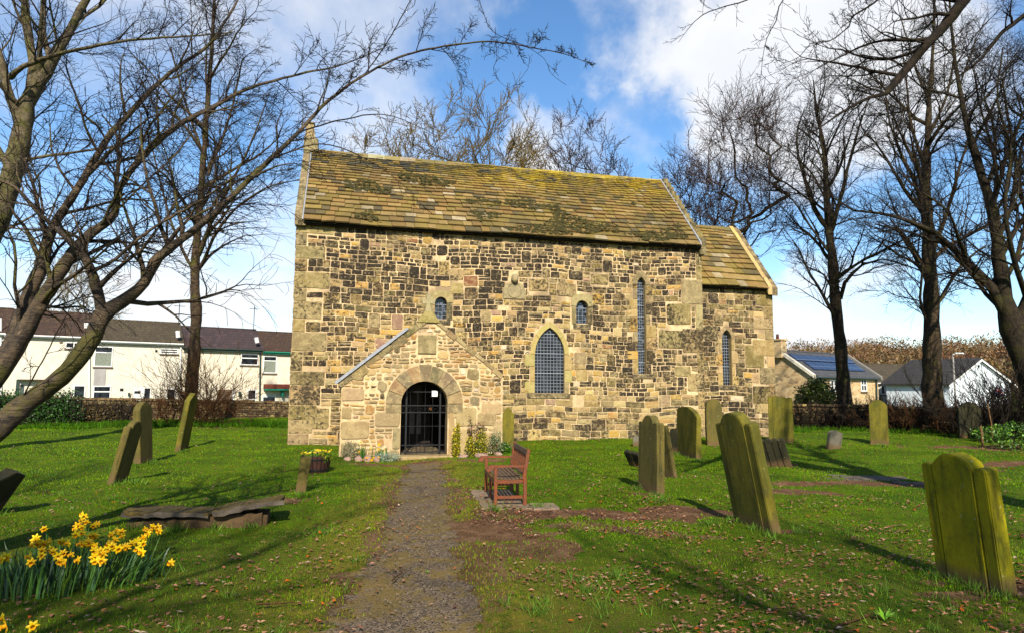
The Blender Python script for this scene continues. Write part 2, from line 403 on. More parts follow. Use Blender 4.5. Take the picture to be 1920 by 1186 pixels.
# ---- nave south wall
def Pn(x, z, y): return Vector((x, y, z))
def Pc(x, z, y): return Vector((x, CS + y, z))
def ring_mask(w):
    kind, xc, hw, bot, top, wl, rw = w
    if kind == 'round':   # monolithic lintels and upright jambs
        return [(xc-.42, bot-.2), (xc+.42, bot-.2), (xc+.42, top+.24), (xc-.42, top+.24)]
    o = hw + rw
    return [(xc-o-.02, bot-.18), (xc+o+.02, bot-.18), (xc+o+.02, top-hw*1.75), (xc+o*.72, top-.25*hw), (xc+.1, top+rw*1.3), (xc-.1, top+rw*1.3), (xc-o*.72, top-.25*hw), (xc-o-.02, top-hw*1.75)]
nmasks = [ring_mask(w) for w in WINS if w[5] == 'n']
cmasks = [ring_mask(w) for w in WINS if w[5] == 'c']
sund = [(7.0, 4.82), (7.86, 4.82), (7.86, 5.2), (7.62, 5.45), (7.55, 5.75), (7.25, 5.75), (7.2, 5.45), (7.0, 5.2)]
PORCH_HID = [(2.0, -1), (6.3, -1), (6.3, 1.2), (4.2, 3.2), (2.0, 1.2)]
def quoin_mask(x, z): return False
def nmask(x, z):
    for m in nmasks:
        if inpoly(x, z, m): return True
    if inpoly(x, z, sund) or inpoly(x, z, PORCH_HID): return True
    return inq(x, z)
QU = []
z = -.8
r2 = random.Random(3); k_ = 0
while z < 7.05:
    h = r2.uniform(.42, .68) if z < 5.4 else r2.uniform(.3, .45); wq = (r2.uniform(.75, 1.25) if k_ % 2 else r2.uniform(.28, .42)); 
    if z < 1.5: wq = r2.uniform(.6, 1.15)
    z2 = min(z+h, 7.16); QU.append((0, wq, z, z2)); k_ += 1; z = z2
z = -.8; k_ = 0
while z < 7.05:
    h = r2.uniform(.5, .95); wq = (r2.uniform(.24, .32) if k_ % 2 else r2.uniform(.5, 1.05)); z2 = min(z+h, 7.16)
    if z > 5.0: wq = .24
    QU.append((L-wq, L, z, z2)); k_ += 1; z = z2
BIG = [(12.95, 14.0, 3.25, 3.95), (13.3, 14.3, 4.15, 4.95), (.4, 1.25, .35, 1.05), (13.6, 14.25, 2.2, 2.6), (9.0, 9.75, 5.0, 5.5), (7.95, 8.7, 5.15, 5.6), (10.3, 11.0, 5.55, 5.95), (5.15, 5.6, 5.0, 5.4)]
def inq(x, z):
    for a, b, c, d in QU + BIG:
        if a-.01 <= x <= b+.01 and c <= z < d: return True
    return False
D_, B_, O_, W_ = PAL_DARK, PAL_BUFF, PAL_OLIVE, PAL_WARM
def nzone(x, z):
    n = mnoise(Vector((x*.35, z*.5, 3.1)))
    if z > 5.85: return dict(h=(.11, .19), w=(.18, .46), pal=[(D_, .70, .8), (O_, .13, .55), (B_, .14, .45), (W_, .03, .3)], tall=.10, split=.04, c=.22, j=.009, gap=.016)
    if z > 4.2: return dict(h=(.14, .25), w=(.2, .6), pal=[(D_, .46 + .2*n, .82), (O_, .22, .6), (B_, .24, .50), (W_, .10, .2)], tall=.16, split=.22, c=.15, gap=.014)
    if z > 1.5:
        dk = .45 + .3*n - (.08 if x < 8.5 else -.04)*1
        return dict(h=(.12, .22), w=(.16, .5), pal=[(D_, dk, .80), (O_, .22, .6), (B_, .40 - dk*.2, .55), (W_, 1, .3)] if rnd.random() < .9 else [(B_, 1, .2)], tall=.13, split=.25, c=.15, gap=.014)
    return dict(h=(.18, .29), w=(.28, .8), pal=[(D_, .24, .65), (O_, .20, .55), (B_, .48, .42), (W_, .08, .2)], tall=.10, split=.18, c=.12, gap=.012)
nw = MB()
holes = [window_poly(*w[:5]) for w in WINS if w[5] == 'n']
outer = [(0, -.9), (L, -.9), (L, HE), (0, HE)]
wall_mesh(nw, outer, holes, Pn)
fill(nw, Pn, 0, L, -.8, 7.14, nzone, nmask)
def warpq(p): return p
for a, b, c, d in QU:
    right = a > 5
    col = jit(rnd.choice(PAL_OLIVE[1:] + PAL_BUFF[2:5] + [(.30, .24, .13)]), .12)
    if not right and b > .9 and c > 4.0: col = jit((.25, .20, .10), .1)
    stone_poly(nw, rrect(a+(.003 if not right else .008), b-(.008 if not right else .003), c+.008, d-.008, .06, .004, lambda x, z: z), Pn, .024, col, rnd.uniform(.35, .75), .012)
for a, b, c, d in BIG:
    stone_poly(nw, rrect(a+.01, b-.01, c+.01, d-.01, .12, .006, warp), Pn, .026, jit(rnd.choice([(.28, .215, .11), (.21, .165, .08), (.31, .23, .12)])), rnd.uniform(.45, .75), .014)
for w in WINS:
    kind, xc, hw, bot, top, wl, rw = w
    if wl != 'n': continue
    if kind == 'point':
        ringblocks(nw, Pn, xc, hw, top-hw*1.75, top, bot, rw, 'point', (.36, .30, .13) if hw > .3 else (.20, .15, .09), .08 if hw > .3 else .3, 4 if hw > .3 else 2)
    else:   # two upright jambs, long lintel hollowed by the round head
        sp = top - hw; c1 = jit((.17, .14, .08))
        for sg in (-1, 1):
            stone_poly(nw, [(xc+sg*(hw+.004), bot-.02), (xc+sg*.40, bot-.02), (xc+sg*.40, sp-.01), (xc+sg*(hw+.004), sp-.01)][::sg], Pn, .026, jit((.20, .165, .09)) if sg < 0 else jit((.09, .075, .045)), .35, .01)
        nn = 9; arc = round_pts(xc, hw, sp, nn-1); nw.cur = (*jit((.27, .22, .12)), .42)
        topz = [(xc+.42, sp+.02), (xc+.41, sp+.2), (xc+.36, sp+.38), (xc+.22, top+.19), (xc, top+.23), (xc-.22, top+.2), (xc-.36, sp+.38), (xc-.41, sp+.2), (xc-.42, sp+.02)]
        vs = [Pn(*p, -.028) for p in arc] + [Pn(*p, -.028) for p in topz] + [Pn(*p, .03) for p in arc] + [Pn(*p, .03) for p in topz]
        fs = []
        for i in range(nn-1): fs += [(i, i+1, nn+i+1, nn+i), (2*nn+i, 2*nn+i+1, i+1, i), (nn+i, nn+i+1, 3*nn+i+1, 3*nn+i)]
        fs += [(0, nn, 3*nn, 2*nn), (nn-1, 2*nn-1, 4*nn-1, 3*nn-1)]; nw.add(vs, fs)
        stone_poly(nw, [(xc-.34, bot-.19), (xc+.34, bot-.19), (xc+.34, bot-.025), (xc-.34, bot-.025)], Pn, .03, (.07, .06, .04), .5, .01)
# other faces of the nave: west gable, north, east shoulder
def Pw(x, z, y): return Vector((y, x, z))           # x runs north along the west wall, y outward negative
gab = [(0, -.9), (WD, -.9), (WD, HE), (WD/2, HR), (0, HE)]
nw.mi = 0; nw.cur = (1, 1, 1, 0); nw.add([Pw(x, z, 0) for x, z in gab], [(0, 1, 2, 3, 4)]); nw.add([Vector((L, x, z)) for x, z in gab], [(0, 1, 2, 3, 4)])
nw.add([Vector((0, WD, -.9)), Vector((L, WD, -.9)), Vector((L, WD, HE)), Vector((0, WD, HE))], [(0, 1, 2, 3)]); nw.mi = 1
fill(nw, Pw, 0, WD, -.8, HR-.1, lambda x, z: dict(h=(.2, .34), w=(.3, .8), pal=[(D_, .2, .6), (O_, .35, .5), (B_, .45, .4)], tall=.1), lambda x, z: not inpoly(x, z, gab))
nwo = nw.build('nave_wall', [M['mortar'], M['stone']], church)
# chancel
cw = MB(); holes = [window_poly(*w[:5]) for w in WINS if w[5] == 'c']
wall_mesh(cw, [(L, -.9), (XC, -.9), (XC, HC), (L, HC)], holes, Pc)
QC = []; z = -.8; k_ = 0
while z < 5.6:
    h = r2.uniform(.4, .72); wq = r2.uniform(.45, 1.05) if k_ % 2 else r2.uniform(.3, .45); z2 = min(z+h, 5.78); QC.append((XC-wq, XC, z, z2)); z = z2; k_ += 1
for a_, b_, c_, d_ in [(16.9, 17.75, 2.6, 3.5), (17.2, 18.0, 1.2, 1.9), (15.0, 15.35, .3, .8)]:
    QC.append((a_, b_, c_, d_))
def cmask(x, z):
    return any(inpoly(x, z, m) for m in cmasks) or any(a-.01 <= x <= b+.01 and c <= z < d for a, b, c, d in QC)
fill(cw, Pc, L+.02, XC, -.8, 5.78, lambda x, z: dict(h=(.15, .25), w=(.22, .6), pal=[(D_, .44, .7), (O_, .28, .6), (B_, .25, .5), (W_, .03, .3)], tall=.18, split=.18, c=.15, gap=.012), cmask)
for a, b, c, d in QC: stone_poly(cw, rrect(a+.01, b-.006, c+.008, d-.008, .07, .005, lambda x, z: z), Pc, .024, jit(rnd.choice(PAL_BUFF[2:5] + PAL_OLIVE)), rnd.uniform(.3, .65), .012)
w = WINS[4]; ringblocks(cw, Pc, w[1], w[2], w[4]-w[2]*1.75, w[4], w[3], w[6], 'point', (.26, .20, .12), .2, 2)
Yn = WD - CS; cg = [(CS, -.9), (Yn, -.9), (Yn, HC), (WD/2, RC), (CS, HC)]
cw.mi = 0; cw.cur = (1, 1, 1, 0); cw.add([Vector((XC, x, z)) for x, z in cg], [(0, 1, 2, 3, 4)]); cw.add([Vector((L, Yn, -.9)), Vector((XC, Yn, -.9)), Vector((XC, Yn, HC)), Vector((L, Yn, HC))], [(0, 1, 2, 3)]); cw.mi = 1
fill(cw, lambda x, z, y: Vector((XC - y, x, z)), CS, Yn, -.8, RC-.2, lambda x, z: dict(h=(.2, .3), w=(.3, .7), pal=[(O_, .5, .5), (B_, .5, .4)]), lambda x, z: not inpoly(x, z, cg))
cwo = cw.build('chancel_wall', [M['mortar'], M['stone']], church)
# glazing
SM = [('round', 3, 6, 'lead'), ('round', 3, 6, 'lead'), ('point', 9, 20, 'grille'), ('point', 4, 34, 'lead2'), ('point', 4, 18, 'grille')]
for w, (kd, nx, nz, st) in zip(WINS, SM):
    wo = empty('window', (0, 0, 0)); wo.parent = church
    glaze(wo, w[0], w[1], w[2], w[3], w[4], .20 if w[2] < .3 else .12, Pn if w[5] == 'n' else Pc, nx, nz, st)
# carved stone over the wall: slab with ring and round boss
sd = MB(); sd.cur = (.24, .21, .14, .12)
stone_poly(sd, [(7.02, 4.86), (7.82, 4.86), (7.84, 5.18), (7.70, 5.42), (7.56, 5.46), (7.28, 5.46), (7.14, 5.42), (7.0, 5.18)], Pn, .05, (.26, .22, .14), .12, .02)
cc_ = (7.42, 5.16)
sd.cur = (.17, .14, .09, .1); rr = []
for i in range(25): a = 2*math.pi*i/24; rr.append(Vector((cc_[0] + .25*math.cos(a), -.058, cc_[1] + .25*math.sin(a))))
sd.tube(rr, .014, 5)
sd.cur = (.30, .25, .16, .05)
bm = bmesh.new(); bmesh.ops.create_uvsphere(bm, u_segments=12, v_segments=8, radius=.14)
for v in bm.verts: v.co = Vector((7.42 + v.co.x*.95, -.10 + v.co.y*1.2, 5.60 + v.co.z*1.15 + (-.03 if v.co.z < 0 else 0)))
sd.frombm(bm); sd.build('sundial', M['stone'], church)
# ---- roofs
def slab_roof(name, x0, x1, y0, z0, y1, z1, over, ncourse, h0, h1, x0top=None, x1top=None, mossy=True, seed=1):
    rr = random.Random(seed); mb = MB()
    for side in (0, 1):
        ya, yb = (y0, y1) if side == 0 else (2*y1 - y0, y1)
        s = Vector((0, yb-ya, z1-z0)); Ls = s.length; s.normalize(); nrm = Vector((1, 0, 0)).cross(s) if side == 0 else s.cross(Vector((1, 0, 0)))
        if nrm.z < 0: nrm = -nrm
        hs = [h0 + (h1-h0)*(i/(ncourse-1))**.75 for i in range(ncourse)]; sc = Ls/sum(hs); v = 0
        mb.cur = (.05, .045, .03, 1); O = Vector((0, ya, z0))
        mb.add([O + Vector((x0, 0, 0)) - nrm*.05, O + Vector((x1, 0, 0)) - nrm*.05, O + Vector((x1, 0, 0)) + s*Ls - nrm*.05, O + Vector((x0, 0, 0)) + s*Ls - nrm*.05], [(0, 1, 2, 3)])
        for i, h in enumerate(hs):
            h *= sc; x = x0; t = v/Ls; course_tone = rr.uniform(.88, 1.12)
            while x < x1 - .02:
                w = rr.uniform(.28, .62)*(1 - .38*t); 
                if x1 - x - w < .22: w = x1 - x
                th = rr.uniform(.030, .050); lift = rr.uniform(.0, .022); g = .006
                u = rr.random(); ez = x/L
                if u < .11: c = (.115, .090, .052)
                elif u < .165: c = (.36, .29, .19)
                elif u < .5: c = (.245, .155, .062)
                elif u < .78: c = (.225, .162, .055)
                else: c = (.29, .20, .085)
                if t > .80 and u < .5 and ez < .7: c = (.072, .070, .060)
                f = course_tone*rr.uniform(.80, 1.15); mb.cur = (c[0]*f, c[1]*f, c[2]*f, 1)
                sag = .03*math.sin(x*.8 + 2) + .018*math.sin(x*2.1 + v*1.3) - .03*math.sin(math.pi*x/max(x1, 1))
                j = [rr.uniform(-.016, .012) for _ in range(4)]; j[0] -= .04*(rr.random() < .03)
                A = O + s*(v - .015 + j[0]) + nrm*(.035 + th + lift + sag); Bt = O + s*(v + h + .05) + nrm*(.012 + sag)
                A2 = O + s*(v - .015 + j[1]) + nrm*(.035 + th + lift*.5 + sag)
                X0, X1 = Vector((x+g, 0, 0)), Vector((x+w-g, 0, 0)); dn = nrm*(th+.012)
                vs = [A+X0, A2+X1, Bt+X1, Bt+X0, A+X0-dn, A2+X1-dn, Bt+X1-dn, Bt+X0-dn]
                mb.add(vs, [(0, 1, 2, 3), (4, 5, 1, 0), (0, 3, 7, 4), (1, 5, 6, 2)])
                x += w
            v += h
    return mb.build(name, M['roof_slab'], church)
x0r, x1r = .22, 14.62
slab_roof('nave_roof', x0r, x1r, -.30, 7.13, WD/2, HR+.02, 0, 23, .36, .12)
slab_roof('chancel_roof', L, XC-.36, CS-.28, 5.72, WD/2, RC, 0, 14, .34, .15, seed=5)
# dark moss clumps lying on the slabs
ms = MB(); sl = Vector((0, WD/2+.30, HR-7.11)); Ls = sl.length; s_ = sl.normalized(); nr = Vector((0, -s_.z, s_.y))
for _ in range(2200):
    for tr in range(30):
        x = rnd.uniform(1.5, 14.2); v = rnd.uniform(.05, 3.6)
        band = mnoise(Vector((x*.45, v*1.1, 1.7))) + .25*mnoise(Vector((x*2, v*3, 0)))
        if band + .35*(1-abs(v - (2.9 - .17*x))/1.3) > .31: break
    else: continue
    p = Vector((x, -.30, 7.13)) + s_*v + nr*.075; r = rnd.uniform(.015, .055); k_ = rnd.randint(5, 7)
    g_ = rnd.random(); ms.cur = (1, 1, 1, 1)
    a0 = rnd.random()*6; ring = [p + Vector((math.cos(a0 + i*6.283/k_)*r*rnd.uniform(.9, 2.0), 0, 0)) + s_*math.sin(a0 + i*6.283/k_)*r*rnd.uniform(.5, .9) for i in range(k_)]
    ms.add(ring + [p + nr*r*.7], [(i, (i+1) % k_, k_) for i in range(k_)])
ms.build('moss', M['moss'], church)['kind'] = 'stuff'
# ridge stones
for nm, xa, xb, zz, xe in (('ridge', .22, 14.62, HR, .34), ('chancel_ridge', L, XC-.36, RC-.02, .4)):
    rg = MB(); x = xa
    while x < xb - .05:
        w = min(rnd.uniform(.5, .8), xb - x)
        if xb - x - w < .25: w = xb - x
        c = rnd.choice([(.20, .16, .075), (.17, .14, .065), (.26, .20, .09), (.30, .26, .18)]); rg.cur = (*jit(c), 1)
        dz = rnd.uniform(-.008, .008) - .03*math.sin(math.pi*x/14.8)
        poly = [(-.20, -.13), (-.16, -.13+.02), (-.05, .085), (.05, .085), (.16, -.11), (.20, -.13), (.0, .02)]
        vs = [Vector((xx, WD/2 + yy, zz + dz + z_)) for xx in (x+.004, x+w-.004) for yy, z_ in poly]
        n_ = len(poly); rg.add(vs, [tuple(range(n_)), tuple(range(2*n_-1, n_-1, -1))] + [(i, (i+1) % n_, (i+1) % n_+n_, i+n_) for i in range(n_)])
        x += w
    rg.build('ridge', M['roof_slab'], church)
# copings
def coping(name, xa, xb, y0, z0, y1, z1, n, stepped, h, mat, cols):
    mb = MB()
    for side in (0, 1):
        for i in range(n):
            t0, t1 = i/n, (i+1)/n
            ya, yb = y0 + (y1-y0)*t0, y0 + (y1-y0)*t1; za, zb = z0 + (z1-z0)*t0, z0 + (z1-z0)*t1
            if side: ya, yb = 2*y1-ya, 2*y1-yb
            mb.cur = (*jit(rnd.choice(cols)), .2); g = .006*(1 if yb > ya else -1)
            hh = h*rnd.uniform(.85, 1.15)
            if stepped:
                mb.box(xa, xb + rnd.uniform(-.015, .02), min(ya, yb)-.01, max(ya, yb)+.03, za-.35, zb + hh*.35, j=.008)
            else:
                vs = [Vector((x, y, z)) for x in (xa, xb) for y, z in ((ya+g, za-.25), (ya+g, za+hh), (yb-g, zb+hh), (yb-g, zb-.25))]
                mb.add(vs, [(0, 1, 2, 3), (7, 6, 5, 4), (0, 4, 5, 1), (1, 5, 6, 2), (2, 6, 7, 3), (3, 7, 4, 0)])
    return mb.build(name, mat, church)
coping('gable_coping', -.06, .17, -.16, HE-.02, WD/2, HR+.14, 7, False, .10, M['stone'], [(.16, .13, .08), (.20, .16, .10), (.12, .10, .06)])
coping('gable_coping', 14.66, 14.90, -.14, 7.2, WD/2, HR+.02, 14, True, .16, M['stone'], [(.14, .12, .06), (.18, .15, .07), (.10, .085, .05)])
coping('gable_coping', XC-.34, XC-.16, CS-.24, 5.74, WD/2, RC+.04, 8, False, .10, M['stone_plain'], [(.50, .36, .16), (.44, .33, .17)])
coping('gable_coping', XC-.16, XC+.10, CS-.22, 5.70, WD/2, RC-.02, 7, False, .09, M['stone'], [(.13, .10, .065), (.17, .13, .08), (.10, .08, .05)])
ld = MB()
for xa, za, zb, yb in ((.17, 7.22, HR+.08, -.24),):
    ld.cur = (1, 1, 1, 1)
    vs = [Vector((x, y, z)) for x in (.172, .215) for y, z in ((-.26, 7.20), (-.20, 7.30), (WD/2, HR+.13), (WD/2, HR+.05))]
    ld.add(vs, [(0, 1, 2, 3), (7, 6, 5, 4), (0, 4, 5, 1), (1, 5, 6, 2)])
ld.build('lead_flashing', M['lead'], church); ld = MB()
vs = [Vector((x, y, z)) for x in (14.60, 14.657) for y, z in ((-.32, 7.16), (-.28, 7.30), (WD/2, HR+.13), (WD/2, HR+.02))]
ld.add(vs, [(0, 1, 2, 3), (7, 6, 5, 4), (0, 4, 5, 1), (1, 5, 6, 2)])
ld.build('lead_flashing', M['lead'], church)
# west gable apex pier
ap = MB(); ap.cur = (.22, .19, .11, .15); yc = WD/2
ap.rbox(-.08, .44, yc-.30, yc+.30, HR-.1, HR+.42, .02); ap.cur = (.27, .21, .13, .1)
ap.add([Vector((x, y, z)) for x, y, z in ((-.06, yc-.24, HR+.42), (.34, yc-.24, HR+.42), (.34, yc+.24, HR+.42), (-.06, yc+.24, HR+.42), (.0, yc-.17, HR+1.0), (.25, yc-.17, HR+1.0), (.25, yc+.17, HR+1.0), (.0, yc+.17, HR+1.0))],
       [(0, 1, 5, 4), (1, 2, 6, 5), (2, 3, 7, 6), (3, 0, 4, 7), (4, 5, 6, 7)])
ap.cur = (.2, .17, .1, .3); ap.rbox(-.03, .29, yc-.2, yc+.2, HR+1.0, HR+1.09, .02)
ap.build('gable_pier', M['stone'], church)
# dark eaves gutter line under slabs and kneelers
for q_ in ((-.05, .30, -.20, .05, 7.0, 7.24, .02), (14.66, 14.92, -.16, .1, 6.95, 7.24, .02), (XC-.1, XC+.10, CS-.22, CS+.05, 5.5, 5.74, .02)):
    kn = MB(); kn.cur = (.12, .10, .06, .4); kn.rbox(*q_); kn.build('kneeler', M['stone'], church)
for q_ in ((.05, 14.7, -.20, -.026, 7.05, 7.17), (L+.05, XC-.05, CS-.18, CS-.026, 5.66, 5.76)):
    gt = MB(); gt.box(*q_); gt.build('eaves_board', M['twig_dark'], church)
# ---- porch
pxl = W(638, 800, YP)[0]; pxr = W(942, 800, YP)[0]; zl = W(637, 712, YP)[1]; zr = W(942, 705, YP)[1]; ax, az = W(803, 590, YP)
GAB = [(pxl, -.9), (pxr, -.9), (pxr, zr+.05), (ax, az), (pxl, zl+.02)]
dl, dr = W(751, 800, YP)[0], W(839, 800, YP)[0]; dxc, dhw = (dl+dr)/2, (dr-dl)/2; dtop = W(795, 714, YP)[1]; dsp = dtop - dhw*.96
aR = dhw + .44
def PW(px, py, y): x, z = W(px, py, y); return CHO + Vector((x*cY - y*sY, x*sY + y*cY, 0)), z
step_z = W(795, 853, YP)[1]
_g = PW(795, 850, YP-.3)[0]; step_z = max(step_z, max(gh(*PW(px_, 850, yy_)[0].xy) for px_ in (755, 795, 835) for yy_ in (YP-.5, YP)) + .0)
def Pp(x, z, y): return Vector((x, YP + y, z))
door = [(dxc-dhw, -.6), (dxc+dhw, -.6)] + round_pts(dxc, dhw, dsp, 16, .96)
pw = MB(); wall_mesh(pw, GAB, [door], Pp, .5, (.24, .19, .12))
plq = [(W(784, 640, YP)[0], W(784, 662, YP)[1]), (W(818, 640, YP)[0], W(818, 628, YP)[1])]
arch_out = [(dxc-aR-.02, dsp-.3), (dxc+aR+.02, dsp-.3)] + round_pts(dxc, aR+.02, dsp, 14)
PB = [(pxl+.02, pxl+.80, .28, .80), (dxc-dhw-.72, dxc-dhw-.02, .62, 1.05), (dxc-dhw-.45, dxc-dhw-.02, -.7, -.02), (dxc+dhw+.03, dxc+dhw+.21, -.7, 1.22), (dxc+dhw+.25, dxc+dhw+.85, .62, 1.18),
      (dxc-dhw-.22, dxc-dhw-.02, -.02, .60), (dxc+dhw+1.05, dxc+dhw+1.6, -.15, .45), (pxr-.28, pxr-.03, .1, .8), (pxl+.02, pxl+.30, .85, 1.2), (dxc+dhw+.9, dxc+dhw+1.45, .62, 1.02),
      (pxl+.02, pxl+.62, 1.35, 1.72), (pxr-.65, pxr-.03, .95, 1.3), (pxl+.02, pxl+.55, -.7, .2), (dxc+dhw+.25, dxc+dhw+.9, -.6, .55)]
def pmask(x, z):
    if not inpoly(x, z, [(pxl+.02, -.9), (pxr-.02, -.9), (pxr-.02, zr-.04), (ax, az-.14), (pxl+.02, zl-.06)]): return True
    if inpoly(x, z, door) or inpoly(x, z, arch_out): return True
    if plq[0][0]-.03 < x < plq[1][0]+.03 and plq[0][1]-.03 < z < plq[1][1]+.03: return True
    return any(a-.01 < x < b+.01 and c <= z <= d for a, b, c, d in PB)
PAL_P = [(.30, .21, .11), (.36, .24, .12), (.25, .19, .11), (.42, .30, .15), (.20, .155, .10), (.36, .23, .10), (.27, .15, .07), (.18, .14, .08)]
fill(pw, Pp, pxl+.03, pxr-.03, -.7, az, lambda x, z: dict(h=(.07, .15), w=(.12, .42), pal=[(PAL_P, .82, .12), (D_, .08, .3), (W_, .10, .05)], tall=.16, split=.05, c=.34, j=.014, gap=.020, skip=.05, proud=.022, inset=.02), pmask, lambda x, z: z + .03*math.sin(x*1.7) + .012*math.sin(x*5))
for a, b, c, d in PB: stone_poly(pw, rrect(a, b, c+.01, d-.01, .14, .012, lambda x, z: z), Pp, .028, jit(rnd.choice([(.27, .21, .12), (.32, .24, .13), (.20, .165, .10), (.34, .25, .15)])), rnd.uniform(.0, .2), .018)
# arch of voussoirs
nv = 9; 
for i in range(nv):
    a0, a1 = math.pi*i/nv, math.pi*(i+1)/nv; ga = .012
    seg = 4; ri, ro = dhw+.005, aR*(1.02 if i == 4 else 1)
    pa = [a0+ga + (a1-a0-2*ga)*q/seg for q in range(seg+1)]
    ins = [(dxc + ri*math.cos(a), dsp + ri*.96*math.sin(a)) for a in pa]; outs = [(dxc + ro*math.cos(a), dsp + ro*math.sin(a)) for a in pa]
    pw.cur = (*jit(rnd.choice([(.165, .13, .085), (.20, .16, .10), (.15, .125, .075), (.25, .17, .10)]), .1), .02)
    vs = [Pp(*p, -.035) for p in ins] + [Pp(*p, -.035) for p in outs] + [Pp(*p, .03) for p in ins] + [Pp(*p, .03) for p in outs]; m = seg+1; fs = []
    for q in range(seg): fs += [(q, q+1, m+q+1, m+q), (2*m+q, 2*m+q+1, q+1, q), (m+q, m+q+1, 3*m+q+1, 3*m+q)]
    fs += [(0, m, 3*m, 2*m), (seg, 2*m+seg, 3*m+seg, m+seg)]; pw.add(vs, fs)
for sg in (-1, 1):
    a, b = dxc + sg*(dhw+.01), dxc + sg*(aR-.0)
    stone_poly(pw, [(min(a, b), dsp-.27), (max(a, b), dsp-.27), (max(a, b), dsp-.015), (min(a, b), dsp-.015)], Pp, .035, (.19, .15, .09), .05, .012)
    if sg > 0: stone_poly(pw, [(a-.0, dsp-.40), (b+.12, dsp-.40), (b+.1, dsp-.29), (a, dsp-.29)], Pp, .03, (.33, .25, .14), .05, .01)
# side walls of porch
for xs, sg in ((pxl, 1), (pxr, -1)):
    pw.mi = 0; pw.cur = (1, 1, 1, 0); pw.add([Vector((xs, YP, -.9)), Vector((xs, 0, -.9)), Vector((xs, 0, zl)), Vector((xs, YP, zl))], [(0, 1, 2, 3)]); pw.mi = 1
    fill(pw, lambda x, z, y, xs=xs, sg=sg: Vector((xs + sg*y, x, z)), YP+.02, -.03, -.7, zl-.05, lambda x, z: dict(h=(.1, .22), w=(.2, .5), pal=[(PAL_P, .8, .2), (B_, .2, .3)], c=.25, j=.012, gap=.014), lambda x, z: False)
pwo = pw.build('porch_wall', [M['mortar'], M['stone']], church)
# plaque
pq = MB(); pq.cur = (.22, .18, .10, 0); pq.rbox(plq[0][0], plq[1][0], YP-.05, YP+.01, plq[0][1], plq[1][1], .012); pq.cur = (.16, .135, .08, 0)
qx, qz = (plq[0][0]+plq[1][0])/2, (plq[0][1]+plq[1][1])/2
pq.tube([Vector((qx + .10*math.cos(a*math.pi/8), YP-.052, qz+.10 + .07*math.sin(a*math.pi/8))) for a in range(0, 9)], .008, 4)
pq.tube([Vector((qx, YP-.052, qz-.05)), Vector((qx, YP-.075, qz-.05))], .012, 6)
pq.build('plaque', M['stone_plain'], church)
# porch roof slabs
pr = MB()
for sg, xe, ze in ((-1, pxl-.08, zl-.02), (1, pxr+.08, zr)):
    s = Vector((ax - xe, 0, az - ze)); Ls = s.length; s.normalize(); nr_ = Vector((-s.z, 0, s.x)) if sg < 0 else Vector((s.z, 0, -s.x))
    if nr_.z < 0: nr_ = -nr_
    n = 11
    for i in range(n):
        y = YP + (.30 if True else 0)
        while y < -.05:
            w = min(rnd.uniform(.3, .6), -.03 - y); pr.cur = (*jit(rnd.choice([(.18, .14, .07), (.15, .12, .07), (.2, .16, .09)])), 1)
            O = Vector((xe, 0, ze)); a = O + s*(Ls*i/n - .02) + nr_*.03; b = O + s*(Ls*(i+1)/n + .03) + nr_*.0
            pr.add([a + Vector((0, y+.005, 0)), a + Vector((0, y+w-.005, 0)), b + Vector((0, y+w-.005, 0)), b + Vector((0, y+.005, 0)), a - nr_*.04 + Vector((0, y, 0)), a - nr_*.04 + Vector((0, y+w, 0))], [(0, 1, 2, 3), (0, 4, 5, 1)])
            y += w
pr.build('porch_roof', M['roof_slab'], church)
# verge copings: left with pale lead cap, right stepped lichen-covered stones
vc = MB()
def verge(xe, ze, n, sg, cols, th=.12, skip=()):
    for i in range(n):
        t0, t1 = i/n + .004, (i+1)/n - .004
        x0_, x1_ = xe + (ax-xe)*t0, xe + (ax-xe)*t1; z0_, z1_ = ze + (az-ze)*t0, ze + (az-ze)*t1
        d = Vector((ax-xe, az-ze)).normalized(); nx_, nz_ = (-d.y, d.x) if sg < 0 else (d.y, -d.x)
        t_ = th*rnd.uniform(.85, 1.15)*(1.7 if i in skip else 1); vc.cur = (*jit(rnd.choice(cols)), .25)
        poly = [(x0_ - nx_*t_, z0_ - nz_*t_), (x1_ - nx_*t_, z1_ - nz_*t_), (x1_ + nx_*.05, z1_ + nz_*.05), (x0_ + nx_*.05, z0_ + nz_*.05)]
        vc.prism(poly, YP-.028 - rnd.uniform(0, .012), YP+.32)
cols = [(.24, .20, .08), (.20, .17, .08), (.15, .13, .07), (.26, .22, .10)]
verge(pxl-.12, zl-.10, 7, -1, [(.12, .10, .06), (.16, .13, .07), (.20, .16, .08)], .16, (1, 4))
verge(pxr, zr+.0, 8, 1, [(.27, .205, .115), (.24, .18, .10), (.33, .25, .14)], .055, (0, 3, 5))
vc.cur = (.26, .22, .09, .1); vc.prism([(ax-.34, az-.22), (ax+.36, az-.22), (ax+.10, az+.10), (ax-.10, az+.10)], YP-.065, YP+.3)
vc.build('porch_coping', M['stone'], church)
lf = MB(); 
d = Vector((ax-pxl, az-zl)).normalized(); nx_, nz_ = -d.y, d.x; prev = None
for i in range(9):
    t0, t1 = i/9*.78, (i+1)/9*.78
    x0_, z0_ = (pxl-.14) + (ax-pxl+.14)*t0, (zl-.12) + (az-zl+.12)*t0; x1_, z1_ = (pxl-.14) + (ax-pxl+.14)*t1, (zl-.12) + (az-zl+.12)*t1
    o = .053 + rnd.uniform(0, .008); w_ = .035 + rnd.uniform(0, .012)
    lf.prism([(x0_ + nx_*(o-.04), z0_ + nz_*(o-.04)), (x1_ + nx_*(o-.04), z1_ + nz_*(o-.04)), (x1_ + nx_*(o+w_), z1_ + nz_*(o+w_)), (x0_ + nx_*(o+w_), z0_ + nz_*(o+w_))], YP-.085, YP+.3)
lf.build('lead_flashing', M['lead'], church)
